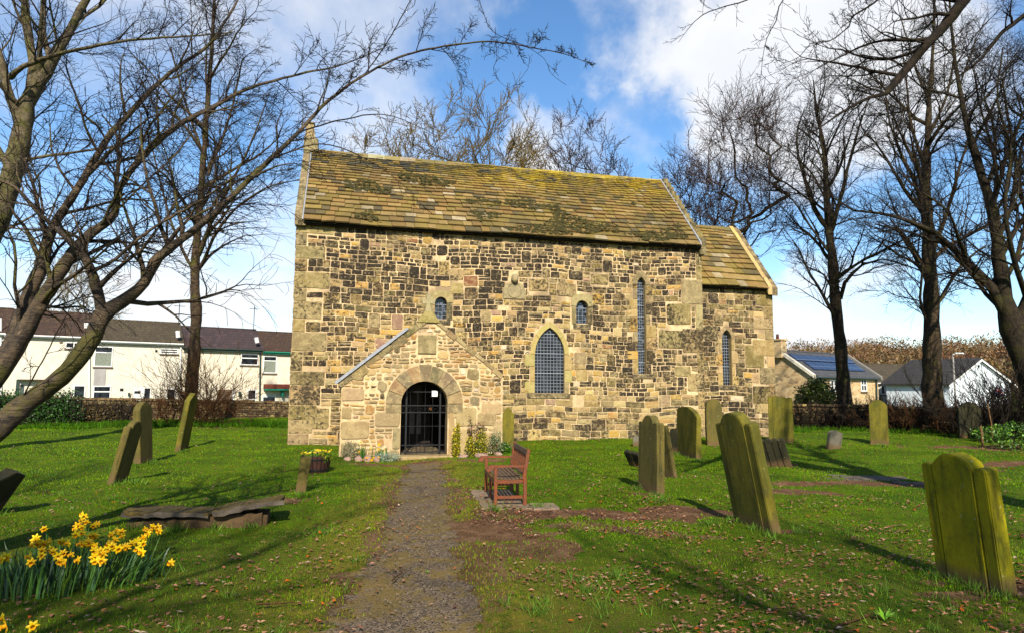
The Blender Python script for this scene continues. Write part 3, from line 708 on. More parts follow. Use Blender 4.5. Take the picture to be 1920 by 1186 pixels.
cr = MB(); cr.cur = (.30, .27, .17, .05); cx_ = ax; zb = az + .10     # little stone cross on the porch gable
sil = [(-.09, 0), (-.055, .24), (-.17, .22), (-.19, .38), (-.055, .36), (-.07, .52), (.07, .52), (.055, .36), (.19, .38), (.17, .22), (.055, .24), (.09, 0)]
cr.prism([(cx_ + a, zb + b) for a, b in sil], YP+.02, YP+.14); cr.build('cross', M['stone_plain'], church)
# porch interior: dark room, inner door, iron gate, notice
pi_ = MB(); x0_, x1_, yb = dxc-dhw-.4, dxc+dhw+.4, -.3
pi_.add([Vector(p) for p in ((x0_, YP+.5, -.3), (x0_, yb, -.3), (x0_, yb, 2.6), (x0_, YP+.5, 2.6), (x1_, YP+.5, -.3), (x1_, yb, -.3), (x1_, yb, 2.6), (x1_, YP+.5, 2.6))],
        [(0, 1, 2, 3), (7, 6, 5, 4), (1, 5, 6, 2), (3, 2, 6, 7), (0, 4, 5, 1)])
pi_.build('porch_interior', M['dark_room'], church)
idr = empty('inner_door', (0, 0, 0)); idr.parent = church
b = MB(); b.rbox(dxc-.62, dxc+.50, -.42, -.36, step_z, 2.0, .01); b.build('door_leaf', M['dark_wood'] if 'dark_wood' in M else M['iron'], idr)
b = MB()
for xo in (-.16, .05): b.rbox(dxc+xo-.02, dxc+xo+.13, -.46, -.425, .25, 1.02, .005)
b.build('pale_panel', M['door_wood'], idr)
b = MB(); b.rbox(dxc-.15, dxc+.19, -.46, -.425, 1.05, 1.85, .005); b.build('curtain', M['notice_dim'] if 'notice_dim' in M else M['door_wood'], idr)
gate = empty('gate', (0, 0, 0)); gate.parent = church
yg = YP + .28; g = MB()
def gx(t): return dxc - dhw + 2*dhw*t
def gtop(x): 
    u = min(1, abs(x-dxc)/dhw); return dsp + dhw*.96*math.sqrt(max(0, 1-u*u))
zb0 = step_z + .04
for t in (.13, .86): g = MB(); g.rbox(gx(t)-.028, gx(t)+.028, yg-.03, yg+.03, zb0-.02, gtop(gx(t))-.05, .006); g.build('gate_post', M['iron'], gate)
g = MB()
for z_ in (zb0+.03, zb0+.23, 1.02, 1.22): g.rbox(gx(0)+.01, gx(1)-.01, yg-.012, yg+.012, z_-.017, z_+.017, .004)
for z_ in (.62, 1.62, dsp+.35): g.rbox(dxc - dhw*.95, dxc+dhw*.95, yg-.008, yg+.008, z_-.008, z_+.008, .003)
for i in range(1, 10):
    if i == 9: break
    x = gx(.13 + .73*i/9)
    if i % 2: g.tube([Vector((x, yg, zb0+.03)), Vector((x, yg, gtop(x)-.03))], .006, 5)
for i in range(8): x = gx(.13 + .73*(i+.5)/8); g.tube([Vector((x, yg-.002, zb0+.03)), Vector((x, yg-.002, zb0+.23))], .006, 4)
for i in range(9):         # frieze of little diamonds between the middle rails
    x = gx(.03 + .94*(i+.5)/9); q = .055
    g.tube([Vector((x-q, yg, 1.12)), Vector((x, yg, 1.12+q)), Vector((x+q, yg, 1.12)), Vector((x, yg, 1.12-q)), Vector((x-q, yg, 1.12))], .008, 4)
g.build('gate_bars', M['iron'], gate)
g = MB(); g.tube([Vector((gx(.62), yg-.04, 1.10)), Vector((gx(.62)+.02, yg-.06, 1.16)), Vector((gx(.66), yg-.04, 1.16)), Vector((gx(.66), yg-.03, 1.08))], .012, 6); g.build('padlock', M['brass'], gate)
g = MB(); nx0, nz0 = W(817, 741, yg); g.box(nx0-.12, nx0+.05, yg-.03, yg-.022, nz0-.02, nz0+.15); g.build('notice', M['white_paint'], gate)
st = MB(); st.cur = (.30, .22, .12, .05); st.rbox(dxc-dhw-.12, dxc+dhw+.1, YP-.52, YP+.02, -.7, step_z+.02, .02); st.cur = (.10, .08, .06, .1); st.rbox(dxc-dhw+.002, dxc+dhw-.002, YP-.1, -.3, -.7, step_z+.01, .004); st.build('doorstep', M['stone_plain'], church)
# iron downpipe ends / small vent of the wall foot
# ================================================================= GROUND
rs = np.random.RandomState(11)
def vn(x, y, f, seed=0):      # cheap smooth value noise, numpy
    x = x*f + seed*17.3; y = y*f - seed*9.1
    xi = np.floor(x).astype(int); yi = np.floor(y).astype(int); fx = x-xi; fy = y-yi
    fx = fx*fx*(3-2*fx); fy = fy*fy*(3-2*fy)
    def h(a, b): 
        v = np.sin(a*127.1 + b*311.7 + seed*74.7)*43758.5453; return v - np.floor(v)
    return (h(xi, yi)*(1-fx) + h(xi+1, yi)*fx)*(1-fy) + (h(xi, yi+1)*(1-fx) + h(xi+1, yi+1)*fx)*fy
def fbm(x, y, f, seed=0): return .5*vn(x, y, f, seed) + .3*vn(x, y, f*2.1, seed+1) + .2*vn(x, y, f*4.3, seed+2)
PATHP = [G(*p) for p in ((797, 868), (794, 905), (792, 950), (786, 1010), (776, 1080), (770, 1186))]
PATHP = [(p.x, p.y) for p in PATHP]; PATHP.append((PATHP[-1][0]+.1, 2.0)); PATHP.append((PATHP[-1][0]+.1, -6))
def pdist(x, y, P=PATHP):
    d = np.full(np.shape(x), 1e9)
    for (ax_, ay_), (bx_, by_) in zip(P[:-1], P[1:]):
        dx, dy = bx_-ax_, by_-ay_; t = np.clip(((x-ax_)*dx + (y-ay_)*dy)/(dx*dx+dy*dy), 0, 1)
        d = np.minimum(d, np.hypot(x-ax_-t*dx, y-ay_-t*dy))
    return d
BL = []
for px, py, rx, ry, w in [(1010, 958, 1.5, .7, 1), (930, 990, .9, .9, 1), (985, 1030, 1.0, .6, .85), (1240, 1000, 1.1, .35, .7), (1150, 966, 1.6, .48, 1), (1290, 955, .9, .35, 1), (905, 1050, .55, 1.0, .75), (900, 930, .9, .5, .8), (1100, 985, 1.2, .45, .6),
        (1560, 905, 1.8, .45, 1), (1480, 918, 1.0, .5, 1), (1680, 905, 1.3, .55, 1), (1890, 868, 1.6, .5, 1), (1840, 880, .8, .5, .9), (1470, 995, .35, .18, 1), (1370, 965, .3, .3, .8),
        (1900, 1100, .5, .3, 1), (1800, 1115, .5, .15, .9), (1740, 1090, .2, .2, .7), (1215, 925, .5, .15, .7), (1460, 872, .7, .3, .8), (1880, 838, 3.0, 1.0, .9), (1600, 800, 4, 1.2, .8), (1780, 808, 4, 1.5, .9), (900, 1120, .4, .7, .5),
        (700, 870, 1.0, .35, .9), (900, 862, .9, .35, .8), (520, 940, .5, .5, .6), (860, 1170, .5, .5, .5), (380, 800, 2.0, .8, .7)]:
    p = G(px, py); BL.append((p.x, p.y, rx, ry, w))
def dirt(x, y):
    m = np.zeros(np.shape(x)); n = fbm(x, y, 2.2, 3)
    for bx_, by_, rx, ry, w in BL:
        q = ((x-bx_)/rx)**2 + ((y-by_)/ry)**2; m = np.maximum(m, w*(1 - sst(np.sqrt(q) + (n-.5)*1.6, .55, 1.15)))
    dp = pdist(x, y); m = np.maximum(m, .75*(1 - sst(dp + (n-.5)*.9, .45, .95)))
    return m
def pathm(x, y): return 1 - sst(pdist(x, y) - .17*(1 - sst(y, 5, 9)) + (fbm(x, y, 3.1, 9)-.5)*.55, .36, .52)
ang = np.concatenate([np.linspace(R(-180), R(-52), 60, endpoint=False), np.linspace(R(-52), R(52), 620, endpoint=False), np.linspace(R(52), R(180), 60, endpoint=False)])
rad = np.concatenate([[0.3, 1.2, 2.2], np.geomspace(3, 45, 420), np.geomspace(46, 2500, 70)])
A, Q = np.meshgrid(ang, rad); X = np.sin(A)*Q; Y = np.cos(A)*Q
Z = gz(X, Y); near = 1 - sst(Q, 30, 45)
_vx, _vy = X - CHO.x, Y - CHO.y; _a = cY*_vx + sY*_vy; _b = -sY*_vx + cY*_vy
Z = Z - .45*(((_a > .2) & (_a < 18) & (_b > .2) & (_b < 5.7)) | ((_a > 1.85) & (_a < 6.1) & (_b > -2.85) & (_b < .3)))
dm = dirt(X, Y); Z = Z - .02*dm*near + near*(.03*(fbm(X, Y, 1.6, 5)-.5) + .012*(fbm(X, Y, 9, 6)-.5))
# raised or worn ground round the stones is left to the noise
nr_, na = X.shape
V = np.stack([X, Y, Z], -1).reshape(-1, 3)
i, j = np.meshgrid(np.arange(nr_-1), np.arange(na), indexing='ij'); j2 = (j+1) % na
F = np.stack([i*na+j, i*na+j2, (i+1)*na+j2, (i+1)*na+j], -1).reshape(-1, 4)
def npmesh(name, V, F, mats, cols=None, smooth=False, extra=None):
    me = bpy.data.meshes.new(name); nv, nf, k = len(V), len(F), F.shape[1]
    me.vertices.add(nv); me.vertices.foreach_set('co', V.astype(np.float32).ravel())
    me.loops.add(nf*k); me.loops.foreach_set('vertex_index', F.astype(np.int32).ravel())
    me.polygons.add(nf); me.polygons.foreach_set('loop_start', np.arange(0, nf*k, k, dtype=np.int32))
    try: me.polygons.foreach_set('loop_total', np.full(nf, k, dtype=np.int32))
    except Exception: pass
    if not isinstance(mats, (list, tuple)): mats = [mats]
    for m in mats: me.materials.append(m)
    if cols is not None:
        ca = me.color_attributes.new('Col', 'FLOAT_COLOR', 'POINT'); ca.data.foreach_set('color', cols.astype(np.float32).ravel())
    me.update(calc_edges=True)
    if smooth: me.polygons.foreach_set('use_smooth', np.ones(nf, bool))
    o = bpy.data.objects.new(name, me); COL.objects.link(o); return o
cols = np.zeros((len(V), 4)); cols[:, 0] = dm.ravel(); cols[:, 1] = (1 - sst(pdist(X, Y), .5, 2.0)).ravel(); cols[:, 3] = 1
k = Mt('ground', .97, .1); a = k.attr('Col'); sp = k.sep(a.outputs['Color'])
n1 = k.noise(.9, 6, .65); n2 = k.noise(7, 8, .75); n3 = k.noise(55, 4, .7)
gr = k.mix(k.mr(n1, .35, .65), (.035, .09, .003), (.11, .18, .008)); gr = k.mix(k.mr(n2, .42, .68), gr, (.12, .12, .012))
gr = k.mix(k.mr(n3, .4, .7, 0, .7), gr, (.018, .03, .004))
moss = k.mix(k.mr(n2, .35, .6), (.10, .095, .012), (.20, .16, .03)); gr = k.mix(k.math('MULTIPLY', sp[1], k.mr(n2, .3, .55)), gr, moss)
dt = k.mix(k.mr(n3, .35, .65), (.045, .022, .012), (.21, .115, .06)); dt = k.mix(k.mr(k.noise(3, 6, .7), .45, .62, 0, .6), dt, (.25, .15, .09))
c = k.mix(k.mr(k.math('ADD', sp[0], k.math('MULTIPLY', k.math('SUBTRACT', n2, .5), .9)), .32, .62), gr, dt)
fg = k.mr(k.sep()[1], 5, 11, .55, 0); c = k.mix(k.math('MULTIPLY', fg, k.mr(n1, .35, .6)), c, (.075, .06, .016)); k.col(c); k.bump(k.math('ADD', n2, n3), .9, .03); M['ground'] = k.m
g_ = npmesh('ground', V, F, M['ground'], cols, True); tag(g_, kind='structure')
# path
k = Mt('path', .95, .15); v1 = k.voro(70, out='Color'); n = k.noise(6, 8, .7); n0 = k.noise(1.3, 5, .6); n3 = k.noise(120, 3, .6)
sx = k.sep(v1); c = k.mix(k.mr(sx[0], .1, .95), (.048, .035, .024), (.235, .175, .12)); c = k.mix(k.mr(n3, .3, .7, 0, .45), c, (.07, .052, .036)); c = k.mix(k.mr(k.math('ADD', n, k.math('MULTIPLY', k.math('SUBTRACT', n0, .5), .8)), .43, .60, 0, .9), c, (.15, .105, .035))
k.col(c); k.bump(k.math('ADD', k.voro(70), k.noise(30, 5, .7)), .7, .010); pa_ = k.sep(k.attr('Col').outputs['Color'])[0]; k.L(k.mr(k.math('ADD', pa_, k.math('MULTIPLY', k.math('SUBTRACT', k.noise(26, 7, .75), .5), 1.5)), .40, .52), k.b.inputs['Alpha']); M['path'] = k.m
ys = np.arange(-3, PATHP[0][1]+.05, .045); xs = np.arange(-3.4, .5, .045)
PX, PY = np.meshgrid(xs, ys); pmk = pdist(PX, PY) < 1.15
PZ = gz(PX, PY) - .02*dirt(PX, PY) + .03*(fbm(PX, PY, 1.6, 5)-.5) + .012*(fbm(PX, PY, 9, 6)-.5) + .007; Vp = np.stack([PX, PY, PZ], -1).reshape(-1, 3); pc = np.zeros((len(Vp), 4)); pc[:, 0] = (pathm(PX, PY)*.6 + .4*(1-sst(pdist(PX, PY), .15, .75))).ravel(); pc[:, 3] = 1
i, j = np.where(pmk[:-1, :-1] & pmk[1:, 1:] & pmk[1:, :-1] & pmk[:-1, 1:]); nx_ = len(xs)
Fp = np.stack([i*nx_+j, i*nx_+j+1, (i+1)*nx_+j+1, (i+1)*nx_+j], -1)
used = np.unique(Fp); rm = np.full(len(Vp), -1); rm[used] = np.arange(len(used))
tag(npmesh('path', Vp[used], rm[Fp], M['path'], pc[used], True), kind='structure')
# loose pebbles + grass + leaves -------------------------------------------------
def inchurch(x, y):
    vx, vy = x - CHO.x, y - CHO.y; a = cY*vx + sY*vy; b = -sY*vx + cY*vy
    return ((a > 0) & (a < 18.2) & (b > 0) & (b < 5.9)) | ((a > 1.6) & (a < 6.3) & (b > -3.0) & (b < .1)) | ((a > dxc-dhw-.12) & (a < dxc+dhw+.1) & (b > -3.55) & (b < 0))
def sample(n, d0, d1, amax=46):
    d = np.exp(rs.uniform(math.log(d0), math.log(d1), n)); a = R(1)*rs.uniform(-amax, amax, n)
    return np.sin(a)*d, np.cos(a)*d
def blades(n, d0, d1, hf, keep, colf, name, wf=1.0, lean=.6):
    x, y = sample(n, d0, d1); k_ = keep(x, y) & ~inchurch(x, y); x, y = x[k_], y[k_]; n = len(x); D = np.hypot(x, y)
    h = hf(x, y, D, n); w = .0048*(D/6)**.85*wf*rs.uniform(.7, 1.5, n); a = rs.uniform(0, 2*np.pi, n); l = rs.uniform(.1, lean, n)*h; la = rs.uniform(0, 2*np.pi, n)
    z = gz(x, y) - .015 + .03*(fbm(x, y, 1.6, 5)-.5)
    b0 = np.stack([x - np.cos(a)*w, y - np.sin(a)*w, z], -1); b1 = np.stack([x + np.cos(a)*w, y + np.sin(a)*w, z], -1)
    t = np.stack([x + np.cos(la)*l, y + np.sin(la)*l, z + h], -1)
    V = np.stack([b0, b1, t], 1).reshape(-1, 3); F = np.arange(3*n).reshape(-1, 3)
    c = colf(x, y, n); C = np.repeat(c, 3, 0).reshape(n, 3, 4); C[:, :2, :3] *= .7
    return V, F, C.reshape(-1, 4)
def lawncol(x, y, n):
    f = fbm(x, y, .8, 21); g = fbm(x, y, 4, 25); u = rs.uniform(0, 1, n); c = np.zeros((n, 4)); c[:, 3] = 1
    A_ = np.array([.070, .20, .003]); B2 = np.array([.22, .38, .007]); C_ = np.array([.27, .26, .025]); D2 = np.array([.28, .20, .09])
    t = np.clip((f-.3)*2 + u*.5 - .2, 0, 1)[:, None]; c[:, :3] = A_*(1-t) + B2*t
    p = np.clip(.06 + .35*(g-.45) + .40*(1 - sst(pdist(x, y), .5, 1.8)), 0, .8); m = rs.uniform(0, 1, n) < p; c[m, :3] = C_
    nr = (1 - sst(y, 6, 12))*(.25 + .75*sst(fbm(x, y, 1.3, 51), .38, .6)); m = rs.uniform(0, 1, n) < .55*nr; c[m, :3] = np.array([.13, .125, .018])
    m = rs.uniform(0, 1, n) < .035 + .10*nr; c[m, :3] = D2
    m = rs.uniform(0, 1, n) < .35*sst(fbm(x, y, .55, 61), .50, .64); c[m, :3] = np.array([.045, .12, .004])
    c[:, :3] *= rs.uniform(.8, 1.2, n)[:, None]; return c
def lawnkeep(x, y):
    d = dirt(x, y); pm = pathm(x, y); u = rs.uniform(0, 1, len(x))
    return (u > d*1.15 - .12) & (rs.uniform(0, 1, len(x)) > pm*.985) 
k = Mt('grass', .75, .15); a = k.attr('Col'); k.col(a.outputs['Color'])
tr = k.N.new('ShaderNodeBsdfTranslucent'); k.L(a.outputs['Color'], tr.inputs[0]); ms_ = k.N.new('ShaderNodeMixShader'); ms_.inputs[0].default_value = .3
out = k.N['Material Output']; k.L(k.b.outputs[0], ms_.inputs[1]); k.L(tr.outputs[0], ms_.inputs[2]); k.L(ms_.outputs[0], out.inputs[0]); M['grass'] = k.m
parts = [blades(480000, 3.6, 42, lambda x, y, D, n: (.014 + .026*rs.uniform(0, 1, n)**1.5 + .045*np.clip(fbm(x, y, 1.1, 31)-.5, 0, 1))*(D/8)**.25, lawnkeep, lawncol, 'g')]
# longer rough tufts here and there, strips by the walls
TUF = [G(*p) for p in ((1105, 1110), (1130, 1140), (1080, 1090), (1150, 1080), (1500, 1000), (1660, 1160), (1640, 1110), (600, 1000), (1010, 1150), (1330, 985), (1240, 940), (250, 905), (285, 868), (1757, 1082), (1884, 1120), (1825, 1104), (1790, 1092), (1377, 979), (1447, 1006), (1412, 994), (1197, 919), (1232, 931), (1268, 852), (1305, 864), (1465, 833), (1653, 836), (563, 927), (260, 990), (330, 992), (400, 992), (470, 990), (220, 908), (345, 847), (930, 955), (1010, 950))]
def tufts():
    vx, vy = [], []
    for p in TUF:
        n = 70; r = np.abs(rs.normal(0, .10, n)); a = rs.uniform(0, 6.28, n); vx.append(p.x + np.cos(a)*r); vy.append(p.y + np.sin(a)*r)
    for _ in range(260):
        x, y = sample(1, 4, 30)
        if dirt(x, y)[0] > .5 or pathm(x, y)[0] > .3: continue
        n = 16; vx.append(x + rs.normal(0, .035, n)); vy.append(y + rs.normal(0, .035, n))
    return np.concatenate(vx), np.concatenate(vy)
tx, ty = tufts(); _s = sample; sample = lambda n, a, b, amax=46: (tx, ty)
parts.append(blades(0, 1, 1, lambda x, y, D, n: rs.uniform(.05, .15, n), lambda x, y: np.ones(len(x), bool), lambda x, y, n: np.concatenate([np.array([.11, .20, .03])*rs.uniform(.6, 1.7, n)[:, None], np.ones((n, 1))], 1), 't', .8, 1.1))
# coarse growth along the feet of the boundary walls and under the hedge
wx = np.concatenate([rs.uniform(-19, -9, 9000), rs.uniform(10, 30, 9000)]); wy = np.where(wx < 0, 27.5 + (wx+19)*.35 + rs.uniform(-2.2, 1.4, 18000), 29.5 - (wx-10)*.15 + rs.uniform(-1.6, 1.2, 18000))
sample = lambda n, a, b, amax=46: (wx, wy)
parts.append(blades(0, 1, 1, lambda x, y, D, n: rs.uniform(.08, .26, n), lambda x, y: (fbm(x, y, .9, 4) > np.where(x > 0, .56, .42)), lambda x, y, n: np.concatenate([np.array([.06, .15, .008])*rs.uniform(.4, 1.5, n)[:, None], np.ones((n, 1))], 1), 't', .9, .8))
sample = _s
Vg, Fg, Cg, off = [], [], [], 0
for v, f, c in parts: Vg.append(v); Fg.append(f + off); Cg.append(c); off += len(v)
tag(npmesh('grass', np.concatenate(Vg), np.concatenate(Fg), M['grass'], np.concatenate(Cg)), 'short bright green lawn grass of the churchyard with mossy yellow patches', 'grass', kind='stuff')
# fallen leaves
n = 70000; x, y = sample(n, 3.7, 30)
dn = fbm(x, y, .9, 41); w = .07 + .93*sst(dn, .44, .60); side = np.where(x > -.8, 1., .45)*(1 - .6*sst(y, 9, 16)) + dirt(x, y)*.75
side = side*np.where(pdist(x, y) < .7, .3, 1)
kp = rs.uniform(0, 1, n) < w*side*.45; x, y = x[kp], y[kp]; n = len(x); D = np.hypot(x, y)
s = rs.uniform(.010, .024, n)*(D/6)**.35; a = rs.uniform(0, 6.283, n); z = gz(x, y) + .018 + rs.uniform(0, .022, n)*np.where(dirt(x, y) > .5, .3, 1)
ca, sa = np.cos(a), np.sin(a); tl = rs.uniform(-.5, .8, n)*s; cu = rs.uniform(.1, .7, n)*s
def pt(u, v, h): return np.stack([x + ca*u - sa*v, y + sa*u + ca*v, z + h], -1)
Vl = np.stack([pt(-s*1.5, 0*s, tl*0), pt(-s*.2, s*.8, cu), pt(s*1.5, 0*s, tl), pt(-s*.1, -s*.75, cu*.8), pt(s*.1, 0*s, tl*.3)], 1).reshape(-1, 3)
Fl = (np.array([[0, 4, 1], [1, 4, 2], [0, 3, 4], [3, 2, 4]])[None] + (np.arange(n)*5)[:, None, None]).reshape(-1, 3)
pal = np.array([[.25, .10, .05], [.32, .16, .10], [.16, .065, .04], [.38, .21, .13], [.20, .08, .05], [.42, .10, .02], [.42, .30, .22], [.11, .06, .04]])
c = pal[rs.choice(8, n, p=[.2, .2, .18, .12, .14, .04, .04, .08])]*rs.uniform(.6, 1.3, n)[:, None]
Cl = np.concatenate([np.repeat(c, 5, 0), np.ones((5*n, 1))], 1)
k = Mt('leaf', .7, .25); k.col(k.attr('Col').outputs['Color']); M['leaf'] = k.m
tag(npmesh('fallen_leaves', Vl, Fl, M['leaf'], Cl), 'brown and orange dead leaves scattered over the lawn', 'leaves', kind='stuff')
# gravel stones on the path
n = 3500; y = np.exp(rs.uniform(math.log(3.8), math.log(17), n)); x = np.interp(y, [p[1] for p in PATHP[::-1]], [p[0] for p in PATHP[::-1]]) + rs.normal(0, .32, n)
kp = pathm(x, y) > rs.uniform(.1, .9, n); x, y = x[kp], y[kp]; n = len(x); s = rs.uniform(.003, .009, n)*(y/5)**.5; z = gz(x, y) + .030; a = rs.uniform(0, 6.28, n); ca, sa = np.cos(a), np.sin(a)
Vs = np.stack([pt(-s, -s*.7, 0*s), pt(s*1.1, -s*.5, 0*s), pt(s*.8, s*.8, 0*s), pt(-s*.7, s, 0*s), pt(0*s, 0*s, s*.8)], 1).reshape(-1, 3)
Fs = (np.array([[0, 1, 4], [1, 2, 4], [2, 3, 4], [3, 0, 4]])[None] + (np.arange(n)*5)[:, None, None]).reshape(-1, 3)
c = np.array([.15, .115, .08])*rs.uniform(.3, 1.5, n)[:, None]; Cs = np.concatenate([np.repeat(c, 5, 0), np.ones((5*n, 1))], 1)
tag(npmesh('gravel', Vs, Fs, M['leaf'], Cs), 'loose grey gravel chips on the worn path', 'gravel', kind='stuff')
# ================================================================= TREES
class Twig:
    """collects tapering branches; each polyline becomes a tube"""
    def __init__(s, rmin=.004): s.pl = []; s.rmin = rmin
    def add(s, pts, rad, minn=3):
        s.pl.append((pts, rad))
    def mesh(s, name, mats, parent, lo=0., hi=9., base=Vector((0, 0, 0))):
        V, F, off = [], [], 0
        for pts, rad in s.pl:
            if not (lo <= rad[0] < hi): continue
            n = 9 if rad[0] > .12 else 7 if rad[0] > .05 else 4 if rad[0] > .015 else 3
            P = np.array([tuple(p - base) for p in pts]); m = len(P); T = np.gradient(P, axis=0); T /= np.linalg.norm(T, axis=1)[:, None] + 1e-9
            ref = np.array([.3, .5, .81]) if abs(T[0][2]) < .9 else np.array([1., .1, 0]); A_ = np.cross(T, ref); A_ /= np.linalg.norm(A_, axis=1)[:, None] + 1e-9; B2 = np.cross(T, A_)
            th = np.arange(n)*2*np.pi/n; r = np.maximum(np.array(rad), s.rmin)
            rr = r[:, None]*np.ones(n)[None]
            if rad[0] > .010: rr = rr*(1 + .10*np.sin(th*2 + P[:, 2:3]*3 + 1) + .07*np.sin(th*3 - P[:, 2:3]*7) + .05*np.sin(P[:, 2:3]*23 + P[:, 0:1]*11))
            ring = P[:, None] + (A_[:, None]*np.cos(th)[None, :, None] + B2[:, None]*np.sin(th)[None, :, None])*rr[:, :, None]
            V.append(ring.reshape(-1, 3)); i, j = np.meshgrid(np.arange(m-1), np.arange(n), indexing='ij'); j2 = (j+1) % n
            F.append((np.stack([i*n+j, i*n+j2, (i+1)*n+j2, (i+1)*n+j], -1).reshape(-1, 4)) + off); off += m*n
        if not V: return None
        o = npmesh(name, np.concatenate(V), np.concatenate(F), mats, None, True); o.parent = parent; return o
def rdir(r, d, ang):       # tilt direction d by ang about a random axis
    d = d.normalized(); o = d.orthogonal().normalized(); o = Matrix.Rotation(r.uniform(0, 6.283), 3, d) @ o
    return (d*math.cos(ang) + o*math.sin(ang)).normalized()
def refine(r, pts, rad, step, wob):
    P, Q = [pts[0]], [rad[0]]; n = len(pts)
    for i in range(n-1):
        p0 = pts[max(i-1, 0)]; p1 = pts[i]; p2 = pts[i+1]; p3 = pts[min(i+2, n-1)]; L_ = (p2-p1).length; m = max(1, int(L_/step))
        for q in range(1, m+1):
            t = q/m; v = .5*((2*p1) + (p2-p0)*t + (2*p0-5*p1+4*p2-p3)*t*t + (3*p1-p0-3*p2+p3)*t**3)
            rr = rad[i] + (rad[i+1]-rad[i])*t; w = wob*min(1, .4 + rr*4)
            if q < m: v = v + Vector((r.uniform(-w, w), r.uniform(-w, w), r.uniform(-w, w)))
            P.append(v); Q.append(rr)
    return P, Q
def grow(T, r, p, d, L_, rad, lvl, pr):
    clip = pr.get('clip'); lim = r.uniform(.75, 1.25) if clip else 1
    n = pr['seg'][lvl]; sl = L_/n; pts = [p.copy()]; rd = [rad]; d = d.normalized(); endr = .3 if lvl < pr['lv'] else .25
    wig = pr['wig'][lvl]; bend = Vector((r.uniform(-1, 1), r.uniform(-1, 1), r.uniform(-1, 1)))*wig*.35
    for i in range(n):
        d = (d + bend + Vector((r.uniform(-1, 1), r.uniform(-1, 1), r.uniform(-1, 1)))*wig + Vector((0, 0, 1))*pr['up'][lvl]*(1 - (i/n)*pr.get('droop', 0))).normalized()
        p = p + d*sl*r.uniform(.8, 1.2)
        if clip and clip(p, lim): break
        pts.append(p.copy()); rd.append(rad*(1 - (1-endr)*(i+1)/n))
    if len(pts) < 2: return
    T.add(pts, rd)
    if lvl >= pr['lv']: return
    cut = len(pts)-1 < n; n = len(pts)-1
    nc = pr['n'][lvl]; nc = max(1, int(round(nc*r.uniform(.7, 1.25))))
    for c in range(nc):
        t = pr['t0'][lvl] + (1-pr['t0'][lvl])*((c + r.uniform(0, 1))/nc); f = min(t*n, n-.001); i = int(f); q = pts[i].lerp(pts[i+1], f-i)
        dd = (pts[i+1]-pts[i]).normalized(); cd = rdir(r, dd, R(r.uniform(*pr['ang'])))
        if cd.z < pr.get('minz', -.5): cd.z = abs(cd.z)*.5; cd.normalize()
        ra = rd[i]*r.uniform(.42, .68); grow(T, r, q, cd, L_*r.uniform(*pr['lf'])*(1 - .45*t), ra, lvl+1, pr)
    if pr.get('cont', True) and not cut: 
        for _ in range(2): grow(T, r, pts[-1], rdir(r, d, R(r.uniform(10, 32))), L_*r.uniform(.4, .62), rd[-1]*.85, lvl+1, pr)
def sprout(T, r, pts, rad, spacing, lenf, pr, lvl=1, t0=.1, side=None, lmin=.3, lmax=4.):
    """branches along a hand-laid limb"""
    acc = 0; tot = sum((b-a).length for a, b in zip(pts[:-1], pts[1:])); run = 0; nxt = tot*t0
    for a, b, ra, rb in zip(pts[:-1], pts[1:], rad[:-1], rad[1:]):
        l = (b-a).length
        while run + l > nxt:
            t = (nxt-run)/max(l, 1e-6); q = a.lerp(b, t); rr = ra + (rb-ra)*t; dd = (b-a).normalized(); cd = rdir(r, dd, R(r.uniform(*pr['ang'])))
            if side is not None: cd = (cd + side*.5).normalized()
            if cd.z < pr.get('minz', -.5): cd.z = abs(cd.z); cd.normalize()
            Lb = min(lmax, max(lmin, rr*lenf*r.uniform(.6, 1.4))); grow(T, r, q, cd, Lb, min(rr*.6, Lb*.02+.004), lvl, pr)
            nxt += spacing*r.uniform(.6, 1.5)*(1 + rr*6)
        run += l
def tree_obj(name, T, base, bark_m, twig_m, split, label, cat='tree', group=None):
    root = empty(name, base); tag(root, label, cat, group)
    T.mesh('trunk', bark_m, root, split, 99, base); T.mesh('crown', twig_m, root, 0, split, base); return root
def pix(lst, f=1.0):         # (px, py, D, width px) -> points and radii
    P = [at(a, b, D) for a, b, D, w in lst]; Rr = [w*D/FPX*.5*f for a, b, D, w in lst]; return P, Rr
